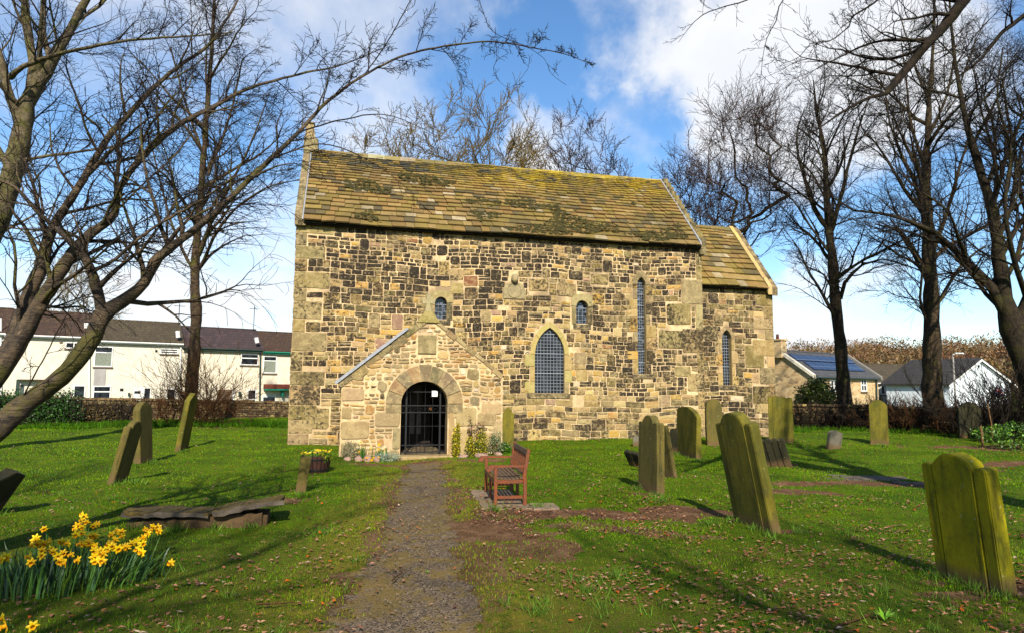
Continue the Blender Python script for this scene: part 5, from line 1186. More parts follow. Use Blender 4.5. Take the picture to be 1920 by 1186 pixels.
gs2('tall green gravestone with pointed round top standing alone before the right wall', (1631, 828), (1668, 833), 1.50, .16, 'gothic', 'grave_green', 0, 0, .95)
gsD('low dark scalloped slab tipped over to the left beside the bare earth', 1459, 874, .62, .78, .12, 'scalloped', 'grave_dark', -28, 18, -12)
gsD('black peaked gravestone before the thicket at far right', 1822, 822, .74, 1.35, .16, 'peaked', 'grave_dark', -12, 0, 0)  # stands in sun; its darkness lies in the stone colour
gsD('narrow pointed green slab propped upright against the church wall behind the bench', 953, 840, .36, 1.28, .09, 'peaked', 'grave_green', 13, -5, 1)
# left-hand group, seen edge-on: broad faces turned to the right
gsD('leaning dark gravestone, front one of the trio at left', 226, 903, .52, 1.20, .12, 'shouldered', 'grave_brown', 93, 12, 2)
gsD('tall upright round-topped gravestone, middle one of the trio at left', 275, 866, .64, 1.48, .17, 'gothic', 'grave_brown', 94, -4, 0)
gsD('capped gravestone leaning right, rearmost of the trio before the slim tree', 345, 843, .58, 1.66, .15, 'capped', 'grave_green', 94, 8, 0)
gsD('black gravestone leaning right at the left edge of the picture', -22, 962, .70, .66, .16, 'capped', 'grave_dark', 100, 30, 0)
gsD('short mossy stone stub standing before the flower tub', 563, 923, .17, .64, .10, 'plain', 'grave_brown', 20, 2, 7)
# flat broken ledgers
def ledger(label, P0, parts, name='table_tomb', cat='tomb'):
    rt = empty(name, P0[0], P0[1]); tag(rt, label, cat)
    for nm, mat, polys in parts:
        mb = MB()
        for poly, z0, z1, M_ in polys:
            bm = bmesh.new(); a = [bm.verts.new((x, y, z0)) for x, y in poly]; c = [bm.verts.new((x, y, z1)) for x, y in poly]
            bm.faces.new(list(reversed(a))); bm.faces.new(c); n = len(poly)
            for i in range(n): bm.faces.new((a[i], a[(i+1) % n], c[(i+1) % n], c[i]))
            bmesh.ops.bevel(bm, geom=list(bm.edges), offset=.012, segments=1, affect='EDGES', clamp_overlap=True); bmesh.ops.triangulate(bm, faces=bm.faces); bmesh.ops.subdivide_edges(bm, edges=bm.edges, cuts=3)
            for v in bm.verts: v.co += Vector((mnoise(v.co*5), mnoise(v.co*5 + Vector((7, 0, 0))), mnoise(v.co*9 + Vector((0, 9, 0)))))*.030
            mb.frombm(bm, M_)
        mb.build(nm, M[mat], rt)
    return rt
def rough(x0, x1, y0, y1, j=.04):
    pts = []
    for i in range(7): pts.append((x0 + (x1-x0)*i/6, y0 + rnd.uniform(-j, j)))
    for i in range(3): pts.append((x1 + rnd.uniform(-j, j), y0 + (y1-y0)*(i+.7)/3.4))
    for i in range(7): pts.append((x1 - (x1-x0)*i/6, y1 + rnd.uniform(-j, j)))
    for i in range(3): pts.append((x0 + rnd.uniform(-j, j), y1 - (y1-y0)*(i+.7)/3.4))
    return pts
simple('moss_gold', (.075, .052, .012), .95, .5, 14, .8); simple('ledger', (.085, .068, .052), .9, .45, 6, .6); simple('ledger_side', (.075, .046, .022), .9, .5, 5, .7)
pA, pB = G(252, 988), G(472, 986); d = pB - pA; pc = (pA+pB)/2
def T_(x, y, z, rx=0, ry=0): return Matrix.Translation((x, y, z)) @ Matrix.Rotation(R(rx), 4, 'X') @ Matrix.Rotation(R(ry), 4, 'Y')
ledger('low tomb with its mossy lid broken in two, sunk in the grass at left', ((pc.x, pc.y+.25, gh(pc.x, pc.y+.25)), math.atan2(d.y, d.x)), [
 ('base', 'ledger_side', [(rough(-.80, .78, -.29, -.15, .012), -.1, .13, T_(0, 0, 0, 0, -1.5)), (rough(-.80, .78, .25, .38, .01), -.1, .11, T_(0, 0, 0)), (rough(-.9, -.70, -.25, .35, .02), -.1, .12, T_(0, 0, 0)), (rough(.72, .86, -.22, .35, .02), -.1, .11, T_(0, 0, 0))]),
 ('lid', 'moss_gold', [(rough(-.55, .46, -.34, .38, .05), 0, .048, T_(-.36, 0, .165, -3, 3.5)), (rough(-.40, .48, -.34, .36, .03), 0, .048, T_(.56, 0, .205, -3, -8))]),
 ('lid_edge', 'ledger', [(rough(-.58, .46, -.375, -.33, .012), -.02, .04, T_(-.36, 0, .165, -3, 3.5)), (rough(-.40, .50, -.385, -.33, .012), -.02, .045, T_(.56, 0, .205, -3, -8))])])
pA = G(1612, 897); ledger('flat mossy ledger stones cracked and sunk in bare earth at right', (pA, R(-4)), [('slab', 'ledger', [(rough(-1.1, 1.05, -.30, .36, .08), -.08, .030, T_(0, 0, 0, 1, 0)), (rough(-.45, .5, -.9, -.45, .06), -.08, .015, T_(.9, 0, 0, 0, 1)), (rough(-.5, .5, -.3, .3, .05), -.08, .02, T_(-1.5, .1, 0))])], 'ledger_stone', 'ledger stone')
# flags under the bench
simple('flag', (.19, .14, .095), .9, .35, 4, .6)
bf, bff = G(926, 949), G(901, 915)
bo = bf.copy(); ax_ = (bff - bf); ax_.z = 0; blen = 1.55; bang = math.atan2(ax_.y, ax_.x)
bench = empty('park_bench', (bf.x, bf.y, gh(bf.x, bf.y)+.015), bang); tag(bench, 'orange-brown wooden bench with slatted back and scrolled arms beside the path', 'bench')
pvc = empty('paving_slab', (bf.x, bf.y, gh(bf.x, bf.y)), bang); tag(pvc, 'worn flat paving stones under the wooden bench', 'paving')
mb = MB()
for x0, x1, y0, y1 in ((-.22, .45, -.58, .05), (.47, 1.0, -.52, .22), (1.02, 1.72, -.5, .24), (-.30, .2, -1.0, -.6), (-.12, .42, .07, .20)):
    bm = bmesh.new(); poly = rough(x0, x1, y0, y1, .02); a = [bm.verts.new((x, y, -.1)) for x, y in poly]; c = [bm.verts.new((x, y, .012 + rnd.uniform(-.006, .006))) for x, y in poly]
    bm.faces.new(c)
    for i in range(len(poly)): bm.faces.new((a[i], a[(i+1) % len(poly)], c[(i+1) % len(poly)], c[i]))
    bmesh.ops.bevel(bm, geom=list(bm.edges), offset=.012, segments=1, affect='EDGES', clamp_overlap=True); mb.frombm(bm)
mb.build('slab', M['flag'], pvc)
# ================================================================= BENCH
k = Mt('bench_wood', .5, .45); st = k.mp((1, 1, 1)); n = k.noise(9, 7, .7, k.mp((.7, 6, 6))); n2 = k.noise(5, 5, .6)
k.col(k.mix(k.mr(n2, .4, .68, 0, .6), k.mix(k.mr(n, .3, .7), (.09, .024, .009), (.25, .066, .018)), (.055, .032, .016))); k.bump(n, .3, .005); M['bench_wood'] = k.m
k = Mt('seat_wood', .7, .3); n = k.noise(9, 7, .7, k.mp((.7, 8, 6))); k.col(k.mix(k.mr(n, .3, .7), (.055, .035, .020), (.16, .10, .06))); k.bump(n, .4, .006); M['seat_wood'] = k.m
mb = MB()       # seat: curved row of slats
for i in range(7):
    y = -.035 - i*.064; zz = .42 - .022*math.sin(math.pi*(i+.5)/7); mb.rbox(.0, blen, y-.054, y, zz, zz+.022, .005)
mb.build('seat', M['seat_wood'], bench)
mb = MB(); mb.rbox(.02, blen-.02, -.03, .0, .33, .41, .005); mb.rbox(.02, blen-.02, -.50, -.47, .34, .41, .005)
for x in (0.0, blen-.055): mb.rbox(x+.008, x+.047, -.47, -.03, .34, .405, .005); mb.rbox(x+.008, x+.047, -.47, -.03, .10, .15, .005)
mb.build('seat_frame', M['bench_wood'], bench)
Tb = T_(0, -.49, .42, 9, 0)
mb = MB()
for i in range(17): x = .085 + i*(blen-.17-.035)/16; mb.rbox(x, x+.036, -.010, .008, .07, .38, .003, Tb)
mb.build('back_slats', M['bench_wood'], bench)
mb = MB(); mb.rbox(.04, blen-.04, -.018, .018, .375, .46, .006, Tb); mb.rbox(.05, blen-.05, -.016, .014, .03, .075, .005, Tb); mb.build('back_rail', M['seat_wood'], bench)
for x in (0.0, blen-.055):
    mb = MB(); mb.rbox(x, x+.055, -.055, .0, 0, .60, .006); mb.build('leg', M['bench_wood'], bench)
    mb = MB(); mb.rbox(x, x+.055, -.535, -.475, 0, .42, .006); mb.rbox(x, x+.055, -.03, .03, -.01, .475, .006, Tb); mb.build('leg', M['bench_wood'], bench)
    mb = MB(); pr_ = [(.10, .60), (.125, .57), (.11, .54), (.075, .535), (.04, .56), (.0, .598), (-.50, .602), (-.50, .632), (.07, .638)]
    a = [Vector((x-.006, yy, z_)) for yy, z_ in pr_]; c = [Vector((x+.061, yy, z_)) for yy, z_ in pr_]; n = len(pr_)
    mb.add(a + c, [tuple(range(n)), tuple(reversed(range(n, 2*n)))] + [(i, i+n, (i+1) % n+n, (i+1) % n) for i in range(n)])
    mb.build('armrest', M['bench_wood'], bench)
for q_ in ((-.05, -.005, .34), (-.52, -.47, .42)):
    mb = MB(); mb.rbox(blen/2-.02, blen/2+.03, q_[0], q_[1], 0, q_[2], .005); mb.build('leg', M['bench_wood'], bench)
# ================================================================= LEAFY PLANTS
def leafmat(name, tr=.25, rough=.5):
    k = Mt(name, rough, .35); a = k.attr('Col'); k.col(a.outputs['Color']); M[name] = k.m
leafmat('leaves'); leafmat('petals')
k = Mt('petal_yellow', .55, .3); k.col(k.attr('Col').outputs['Color']); M['petal_yellow'] = k.m
def cloud(centres, n, size, cols, asp=.6, up=.3, seed=1, gap=.0):
    """n small folded leaves spread through ellipsoids ((x,y,z),(rx,ry,rz))"""
    q = np.random.RandomState(seed); Vs, Fs, Cs, off = [], [], [], 0
    tot = sum(c[1][0]*c[1][2] for c in centres)
    for (c, rr) in centres:
        m = int(n*rr[0]*rr[2]/tot) + 1; v = q.normal(0, 1, (m, 3)); v /= np.linalg.norm(v, axis=1)[:, None]; rad_ = q.uniform(.35, 1.05, m)**.6
        nz = np.array([mnoise(Vector((float(a[0])*2.3 + c[0], float(a[1])*2.3 + c[1], float(a[2])*2.3))) for a in v]); rad_ = rad_*(1 + .38*nz)
        p = np.array(c) + v*np.array(rr)*rad_[:, None]
        t = q.normal(0, 1, (m, 3)); t[:, 2] += up; t /= np.linalg.norm(t, axis=1)[:, None]; s_ = np.cross(t, q.normal(0, 1, (m, 3))); s_ /= np.linalg.norm(s_, axis=1)[:, None] + 1e-9
        L_ = size*q.uniform(.6, 1.4, m)[:, None]
        Vv = np.stack([p, p + t*L_*.5 + s_*L_*asp*.5, p + t*L_, p + t*L_*.5 - s_*L_*asp*.5], 1).reshape(-1, 3)
        Vs.append(Vv); Fs.append(np.arange(4*m).reshape(-1, 4) + off); off += 4*m
        cc = np.array(cols)[q.randint(0, len(cols), m)]*q.uniform(.6, 1.35, m)[:, None]; Cs.append(np.repeat(np.concatenate([cc, np.ones((m, 1))], 1), 4, 0))
    return np.concatenate(Vs), np.concatenate(Fs), np.concatenate(Cs)
def plant(name, label, cat, p, blobs, n, size, cols, stems=6, seed=1, asp=.6, mat='leaves', group=None, stemh=None):
    rt = empty(name, p); tag(rt, label, cat, group); V, F, C = cloud(blobs, n, size, cols, asp, .3, seed)
    o = npmesh('foliage', V, F, M[mat], C); o.parent = rt
    if stems:
        mb = MB(); q = random.Random(seed)
        for i in range(stems):
            c, rr = blobs[i % len(blobs)]; e = Vector((c[0] + q.uniform(-.6, .6)*rr[0], c[1] + q.uniform(-.6, .6)*rr[1], c[2] + q.uniform(-.2, .6)*rr[2])); b = Vector((e.x*.3, e.y*.3, -.03)); m_ = b.lerp(e, .5) + Vector((q.uniform(-.05, .05), 0, .03))
            mb.tube([b, m_, e], [max(.004, e.length*.012)]*2 + [.003], 5)
        mb.build('stem', M['twig_shrub'], rt)
    return rt
#def PW(px, py, y): x, z = W(px, py, y); return CHO + Vector((x*cY - y*sY, x*sY + y*cY, 0)), z      # church plane -> world xy
def wp(px, y=YP-.35): v, z = PW(px, 850, y); v.z = gh(v.x, v.y); return v
plant('climbing_shrub', 'column of golden variegated leaves right of the porch gate', 'shrub', wp(855), [((0, 0, .30), (.13, .12, .34)), ((.0, 0, .62), (.12, .1, .26)), ((.05, 0, .84), (.06, .05, .14))], 1300, .045, [(.42, .34, .02), (.16, .17, .015), (.55, .42, .03), (.08, .10, .012)], 5, 3)
plant('climbing_shrub', 'golden-green variegated bush in the middle of the bed right of the gate', 'shrub', wp(893), [((0, 0, .24), (.32, .18, .25)), ((.16, 0, .50), (.15, .1, .26)), ((-.2, 0, .4), (.1, .1, .2))], 1700, .045, [(.34, .30, .02), (.09, .12, .012), (.42, .34, .03), (.05, .08, .012)], 6, 4)
plant('rose_bush', 'straggly reddish rose climbing the porch wall above the golden bush', 'rose', wp(884, YP-.15), [((-.05, 0, .8), (.09, .06, .35)), ((.22, 0, .75), (.20, .07, .25))], 240, .05, [(.11, .07, .03), (.17, .07, .05), (.08, .09, .03)], 9, 5)
plant('grey_shrub', 'loose grey-green shrub at the right end of the porch bed', 'shrub', wp(927), [((0, 0, .28), (.28, .18, .32)), ((.05, 0, .5), (.18, .12, .22))], 1000, .04, [(.16, .18, .09), (.07, .12, .02), (.25, .25, .17)], 8, 6)
plant('leafy_plant', 'small dark green leafy plant beside the propped slab', 'plant', wp(948, YP-.2), [((0, 0, .14), (.2, .15, .16))], 500, .06, [(.03, .08, .008), (.06, .14, .012)], 4, 7)
plant('silver_plant', 'low silvery grey cushion plant left of the porch step', 'plant', wp(730, YP-.5), [((0, 0, .08), (.36, .2, .13)), ((-.25, .02, .1), (.2, .15, .12))], 1900, .04, [(.25, .30, .22), (.16, .21, .15), (.36, .40, .30)], 0, 8, .3)
plant('grey_shrub', 'pale dried clump of foliage at the left corner of the porch', 'plant', wp(655), [((0, 0, .22), (.24, .15, .27))], 900, .04, [(.24, .21, .12), (.14, .15, .06), (.32, .28, .18)], 4, 9, .4)
def small_flowers(name, label, p, w, n, h, cols, seed, nl=60, cat='flowers'):
    q = random.Random(seed); rt = empty(name, p); tag(rt, label, cat); lf_ = MB(); fl = MB()
    for i in range(nl):
        x, y = q.gauss(0, w*.45), q.gauss(0, .07); hh = h*q.uniform(.5, 1.05); a = q.uniform(0, 6.28); lf_.cur = (*[c*q.uniform(.6, 1.4) for c in (.05, .13, .02)], 1)
        l = Vector((math.cos(a), math.sin(a), 0))*.05; s_ = Vector((-math.sin(a), math.cos(a), 0))*.008
        b = Vector((x, y, -.02)); lf_.add([b-s_, b+s_, b + l*.4 + s_ + Vector((0, 0, hh*.6)), b + l*.4 - s_ + Vector((0, 0, hh*.6)), b + l + Vector((0, 0, hh))], [(0, 1, 2, 3), (3, 2, 4)])
    for i in range(n):
        x, y = q.gauss(0, w*.5), q.gauss(-.03, .06); c = Vector((x, y, h*q.uniform(.35, 1.0))); fl.cur = (*q.choice(cols), 1); r_ = q.uniform(.022, .034)
        for k_ in range(6):
            a = k_*1.047; fl.add([c, c + Vector((math.cos(a-.4)*r_*.8, -.01, math.sin(a-.4)*r_*.8)), c + Vector((math.cos(a)*r_*1.4, -.02, math.sin(a)*r_*1.4)), c + Vector((math.cos(a+.4)*r_*.8, -.01, math.sin(a+.4)*r_*.8))], [(0, 1, 2, 3)])
        fl.cur = (.65, .32, .01, 1); fl.tube([c, c + Vector((0, -.03, 0))], r_*.45, 6)
    lf_.build('leaves', M['leaves'], rt); fl.build('blooms', M['petal_yellow'], rt)['kind'] = 'stuff'; return rt
YL, WH, OR = (.75, .52, .01), (.78, .74, .55), (.8, .38, .01)
small_flowers('daffodils', 'white and yellow daffodils nearest the porch step in the left bed', wp(712, YP-.3), .22, 12, .42, [YL, WH, OR], 1)
small_flowers('daffodils', 'yellow daffodils at the left part of the bed by the porch corner', wp(678, YP-.3), .2, 8, .50, [YL, OR, WH], 2, 45)
small_flowers('primroses', 'few orange primroses low in front of the left porch bed', wp(700, YP-.62), .34, 9, .14, [YL, OR], 3, 40)
# bed edging stones
simple('pink_stone', (.26, .17, .13), .9, .3, 5, .5)
for i, (px, w, h, lb) in enumerate([(652, .22, .10, 'flat reddish edging stone at the left end of the flower bed'), (672, .24, .14, 'rounded pinkish edging stone second in the flower bed row'), (690, .22, .20, 'upright dark pink edging stone in the middle of the flower bed row'), (706, .18, .15, 'small brown edging stone beside the silver plant'),
      (868, .30, .09, 'flat edging stone under the golden column of leaves'), (903, .45, .11, 'long flat edging stone in front of the golden-green bush'), (935, .25, .10, 'pale edging stone at the right end of the porch bed')]):
    p = wp(px, YP-.62 if px < 800 else YP-.55); rt = MB(); bm = bmesh.new(); bmesh.ops.create_icosphere(bm, subdivisions=3, radius=1)
    for v in bm.verts:
        n_ = v.co.normalized(); f = 1 + .25*mnoise(n_*1.3 + Vector((i*7, 0, 0))) ; v.co = Vector((n_.x*w/2*f, n_.y*.10*f, n_.z*h*.75*f))
    rt.frombm(bm); o = rt.build('edging_stone', M['pink_stone'], None, True, None); o.location = p + Vector((0, 0, h*.2)); o.rotation_euler = (0, rnd.uniform(-.2, .2), YAW); tag(o, lb, 'stone', 'edging stones of the porch beds')
# half-barrel tub
simple('barrel', (.045, .018, .012), .7, .3, 10, .4)
tp = G(592, 884); tub = empty('barrel_tub', tp, .2); tag(tub, 'dark half-barrel planter of yellow flowers on the lawn left of the porch', 'planter')
mb = MB(); n = 22
for k_ in range(n):
    a0, a1 = 2*math.pi*k_/n + .02, 2*math.pi*(k_+1)/n - .02
    prof = [(.27, -.05), (.315, .12), (.34, .26), (.345, .40)]
    vs = [Vector((r_*math.cos(a), r_*math.sin(a), z_)) for a in (a0, a1) for r_, z_ in prof] + [Vector(((.31)*math.cos(a), (.31)*math.sin(a), .40)) for a in (a0, a1)]
    mb.add(vs, [(0, 4, 5, 1), (1, 5, 6, 2), (2, 6, 7, 3), (3, 7, 9, 8)])
mb.build('staves', M['barrel'], tub)
for z_, r_ in ((.07, .302), (.31, .345)):
    mb = MB(); mb.lathe([(r_, z_-.018), (r_+.006, z_-.018), (r_+.008, z_+.018), (r_+.002, z_+.018)], n=28); mb.build('hoop', M['iron'], tub)
mb = MB(); mb.lathe([(.0, .37), (.31, .36)], n=22); mb.build('soil', M['twig_dark'], tub)
rt = plant('tub_plant', 'yellow flowers and trailing green leaves filling the barrel planter', 'flowers', tp + Vector((0, 0, .36)), [((0, 0, .04), (.34, .30, .09)), ((.22, -.14, .0), (.16, .14, .14))], 1100, .05, [(.06, .13, .015), (.10, .19, .02), (.20, .22, .02)], 0, 12)
q = random.Random(4); fl = MB()
for i in range(42):
    a = q.uniform(0, 6.28); r_ = .36*math.sqrt(q.random()); c = Vector((math.cos(a)*r_, math.sin(a)*r_*.9, .09 + q.uniform(-.03, .06))); fl.cur = (*q.choice([YL, YL, OR, (.6, .5, .05)]), 1); s_ = q.uniform(.015, .028)
    for k_ in range(5):
        b = k_*1.2566; fl.add([c, c + Vector((math.cos(b-.5)*s_, math.sin(b-.5)*s_*.5-.004, s_*.5*math.sin(b-.5)+.01)), c + Vector((math.cos(b)*s_*1.3, math.sin(b)*s_*.6-.008, s_*.9*math.sin(b)+.012)), c + Vector((math.cos(b+.5)*s_, math.sin(b+.5)*s_*.5-.004, s_*.5*math.sin(b+.5)+.01))], [(0, 1, 2, 3)])
fl.build('blooms', M['petal_yellow'], rt)['kind'] = 'stuff'
# ================================================================= DAFFODIL CLUMP
def clump(label, base, leaves_n, wx, wy, hgt, flower_px, seed, FH=.36):
    q = random.Random(seed); rt = empty('daffodil_clump', base); tag(rt, label, 'daffodils')
    lf_ = MB(); 
    for i in range(leaves_n):
        for _ in range(20):
            x, y = q.uniform(-1, 1), q.uniform(-1, 1)
            if x*x + y*y < 1: break
        cl = (math.floor(x*6)/6 + .08 + q.gauss(0, .05), y); x = cl[0]*wx; y = y*wy; hh = hgt*q.uniform(.55, 1.08)*(1 - .3*(x/wx)**2); a = q.uniform(0, 6.28); ln = q.uniform(.03, .22)*hh*1.6; w_ = q.uniform(.005, .009)
        l = Vector((math.cos(a)*ln + x*.12, math.sin(a)*ln, 0)); s_ = Vector((math.cos(a+1.3), math.sin(a+1.3), 0))*w_
        f = q.uniform(.5, 1.35); base_c = q.choice([(.035, .085, .022), (.05, .12, .022), (.03, .075, .03), (.09, .16, .02)]); lf_.cur = (*[c*f for c in base_c], 1)
        b = Vector((x, y, gh(base.x+x, base.y+y) - base.z - .02)); P = [b + l*(t*t) + Vector((0, 0, hh*(t - .12*t*t*t*q.uniform(0, 1.8)))) for t in (0, .3, .6, .85, 1)]
        ws = (1, 1.1, 1, .7, .05); vs = []
        for p_, ww in zip(P, ws): vs += [p_ - s_*ww, p_ + s_*ww]
        lf_.add(vs, [(2*k_, 2*k_+1, 2*k_+3, 2*k_+2) for k_ in range(4)])
    o = lf_.build('leaves', M['leaves'], rt); o['kind'] = 'stuff'
    for px, py in flower_px:
        d = ray(px, py); t = (gh(base.x, base.y) + FH - CZ)/d.z; c = Vector((d.x*t, d.y*t, CZ + d.z*t)) - base
        fm = MB(); face = Vector((q.uniform(-.9, .9), -1, q.uniform(-.35, .15))).normalized(); u = face.cross(Vector((0, 0, 1))).normalized(); v = u.cross(face); rr = q.uniform(.033, .042); tw = q.uniform(0, 1)
        fm.cur = (.72*q.uniform(.9, 1.05), .47*q.uniform(.85, 1.1), .008, 1)
        for k_ in range(6):
            a = k_*1.0472 + tw; e = (u*math.cos(a) + v*math.sin(a)); s_ = (v*math.cos(a) - u*math.sin(a)); back = face*(-.006*q.uniform(-1, 2))
            fm.add([face*.0, e*rr*.5 + s_*rr*.34 + back*.4, e*rr*.9 + s_*rr*.26 + back, e*rr*1.25 + back*1.6, e*rr*.9 - s_*rr*.26 + back, e*rr*.5 - s_*rr*.34 + back*.4, e*rr*.7 + face*.004], [(0, 1, 6), (1, 2, 6), (2, 3, 6), (3, 4, 6), (4, 5, 6), (5, 0, 6)])
        ring = lambda r_, h_, n=10, fr=0: [face*h_ + (u*math.cos(2*math.pi*j/n) + v*math.sin(2*math.pi*j/n))*r_*(1 + fr*(j % 2)) for j in range(n)]
        fm.cur = (.78, .36, .004, 1); R1, R2, R3 = ring(rr*.30, .0), ring(rr*.34, rr*.55), ring(rr*.46, rr*.85, fr=.14); vs = R1 + R2 + R3; n = 10
        fm.add(vs, [(i, (i+1) % n, n+(i+1) % n, n+i) for i in range(n)] + [(n+i, n+(i+1) % n, 2*n+(i+1) % n, 2*n+i) for i in range(n)])
        fo = fm.build('flower', M['petal_yellow'], rt); fo.location = c
        st = MB(); gz_ = gh(base.x + c.x*.93, base.y + c.y) - base.z; foot = Vector((c.x*.90, c.y + .02, gz_-.02)); st.cur = (.06, .14, .02, 1)
        st.tube([foot - c, (foot-c)*.45 + Vector((0, .01, .0)), Vector((0, .03, -.015)) - face*.02, -face*.0], [.0042, .004, .0035, .006], 5); st.build('stem', M['leaves'], fo)
    return rt
FP = [(157, 968), (162, 978), (176, 985), (145, 985), (154, 988), (83, 991), (142, 1002), (168, 1005), (68, 1008), (93, 1013), (62, 1021), (116, 1015), (151, 1018), (167, 1018), (179, 1022), (177, 1031), (79, 1031), (56, 1042), (100, 1033), (108, 1042), (114, 1051), (134, 1038), (177, 1044), (191, 1051), (210, 1001), (230, 1004), (216, 1011), (208, 1019), (201, 1030), (222, 1028), (238, 1025), (247, 1018), (273, 990), (287, 987), (296, 988), (268, 1007), (268, 1019), (266, 1035), (12, 1044), (320, 1055), (2, 1048)]
_q = random.Random(99); FP += [(a_ + _q.uniform(-13, 13), b_ + _q.uniform(-9, 12)) for a_, b_ in FP[:-3]]; cb_ = (G(150, 1085)); cb_ = Vector((-4.42, 6.75, gh(-4.42, 6.75)))
clump('large clump of yellow daffodils with dark strap leaves on the left lawn', cb_, 900, .98, .62, .36, FP, 9)
cb2 = G(20, 1290); clump('pair of pale daffodils at the bottom left corner of the picture', Vector((-3.05, 4.2, gh(-3.05, 4.2))), 26, .30, .15, .22, [(5, 1158), (12, 1172), (62, 1173)], 10, .27)
# twigs on the grass
for i, (a, b, lb) in enumerate([((175, 1087), (250, 1098), 'bare reddish twig lying before the daffodils'), ((1572, 1181), (1640, 1156), 'dark thin stick lying at the bottom right of the lawn'), ((480, 1143), (560, 1136), 'short brown twig near the path edge at lower left'), ((735, 1095), (760, 1075), 'little twig lying on the gravel path')]):
    p, q_ = G(*a), G(*b); m_ = (p+q_)/2; mb = MB(); pts = [p.lerp(q_, t/5) + Vector((0, rnd.uniform(-.015, .015), .04 + rnd.uniform(-.005, .01))) for t in range(6)]
    mb.tube(pts, [.009, .008, .007, .006, .005, .003], 5); mb.tube([pts[2], pts[2] + (pts[3]-pts[2])*.8 + Vector((.02, .08, .02))], [.005, .002], 4)
    o = mb.build('fallen_twig', M['twig_shrub'], None, False, (m_.x, m_.y, m_.z)); tag(o, lb, 'twig')
# ================================================================= BOUNDARY WALLS, HEDGE, EVERGREEN
simple('wall_mortar', (.05, .032, .02), .95, .4, 6, .6)
PAL_BW = [(.085, .050, .028), (.11, .065, .035), (.06, .038, .022), (.13, .08, .04), (.08, .055, .034)]
def bwall(label, A, B, hA, hB, pal=PAL_BW, seed=1, crust=.5):
    d = Vector((B[0]-A[0], B[1]-A[1], 0)); Lw = d.length; rt = empty('boundary_wall', (A[0], A[1], 0), math.atan2(d.y, d.x)); tag(rt, label, 'wall')
    mb = MB(); P = lambda x, z, y: Vector((x, y, z*(hA + (hB-hA)*x/Lw)))
    mb.mi = 0; mb.cur = (1, 1, 1, 0); c = [P(0, -.5, 0), P(Lw, -.5, 0), P(Lw, 1, 0), P(0, 1, 0)]; e = [v + Vector((0, .42, 0)) for v in c]; mb.add(c + e, [(0, 1, 2, 3), (7, 6, 5, 4), (3, 2, 6, 7), (1, 5, 6, 2), (0, 3, 7, 4)]); mb.mi = 1
    fill(mb, P, 0, Lw, -.1, .97, lambda x, z: dict(h=(.10, .17), w=(.2, .55), pal=[(pal, .9, crust), (O_, .1, .5)], c=.25, j=.014, gap=.014, proud=.03), lambda x, z: False, lambda x, z: z, .06)
    x = 0
    while x < Lw - .1:
        w = rnd.uniform(.3, .6); zt = 1; mb.cur = (*jit(rnd.choice(pal)), .3); p0 = P(x, 1, 0); hh = rnd.uniform(.08, .13); mb.box(x, min(Lw, x+w-.01), -.05, .47, p0.z, p0.z+hh, j=.012); x += w
    mb.build('masonry', [M['wall_mortar'], M['stone']], rt); return rt
def xd(px, D): return (ray(px, 740).x*D, D)
bwall('brown rubble boundary wall running left of the church below the white terrace', xd(-260, 27.5), xd(600, 38), 1.30, .80)
bwall('pale-stoned short wall just right of the chancel corner', xd(1400, 33.5), xd(1512, 32.6), 1.02, .98, PAL_BUFF)
bwall('dark brown rubble boundary wall behind the trees at right', xd(1512, 32.6), xd(1990, 25.5), 1.00, .92)
def hedge(label, A, B, h, th, n, cols, seed, size=.07, name='ivy_hedge', cat='hedge'):
    d = Vector((B[0]-A[0], B[1]-A[1], 0)); Lw = d.length; rt = empty(name, (A[0], A[1], gh(*A)), math.atan2(d.y, d.x)); tag(rt, label, cat)
    bl = []; q = random.Random(seed); x = 0
    while x < Lw: bl.append(((x, q.uniform(-.1, .1), h*.5 + q.uniform(-.05, .05)), (.55, th, h*.56))); x += .45
    V, F, C = cloud(bl, n, size, cols, .8, .2, seed); o = npmesh('foliage', V, F, M['leaves'], C); o.parent = rt
    mb = MB(); mb.box(0, Lw, -.1, .1, 0, h*.8); 
    for i in range(20): xx = q.uniform(0, Lw); mb.tube([(xx, -.12, 0), (xx + q.uniform(-.3, .3), -.2, h*.5), (xx + q.uniform(-.5, .5), -.15, h)], .015, 5)
    mb.build('stems', M['twig_dark'], rt); return rt
hedge('dark green ivy hedge along the left boundary wall', xd(-160, 26.5), xd(160, 28.6), 1.36, .48, 22000, [(.012, .045, .006), (.022, .07, .008), (.035, .10, .01), (.010, .03, .006)], 3)
hedge('thin brownish ivy creeping over the wall right of the dark hedge', xd(165, 28.9), xd(285, 30.2), 1.05, .26, 3600, [(.10, .065, .02), (.06, .05, .012), (.14, .09, .03)], 4, .06, 'creeper', 'creeper')
ex = xd(1528, 38); eb = Vector((ex[0], ex[1], gh(*ex)))
plant('evergreen_bush', 'round dark green evergreen bush before the stone cottage', 'bush', eb, [((0, 0, 1.15), (1.15, .9, 1.1)), ((-.5, 0, .9), (.7, .7, .8)), ((.6, .1, .8), (.7, .7, .75)), ((.1, 0, 1.75), (.6, .6, .6))], 9000, .13, [(.035, .055, .008), (.06, .085, .010), (.02, .035, .006), (.10, .12, .015)], 8, 21)
gx_ = G(1880, 832)
for i, (px, py, w, h, lb) in enumerate([(1860, 828, .55, .5, 'leafy green weeds under the far right thicket, left clump'), (1900, 836, .7, .8, 'taller leafy green bush at the right edge under the thicket'), (1835, 822, .4, .35, 'small green weeds beside the black gravestone')]):
    p = G(px, py); plant('leafy_plant', lb, 'plant', p, [((0, 0, h*.5), (w, .4, h*.55))], 900, .09, [(.05, .12, .012), (.10, .20, .02), (.03, .07, .01)], 7, 31+i)
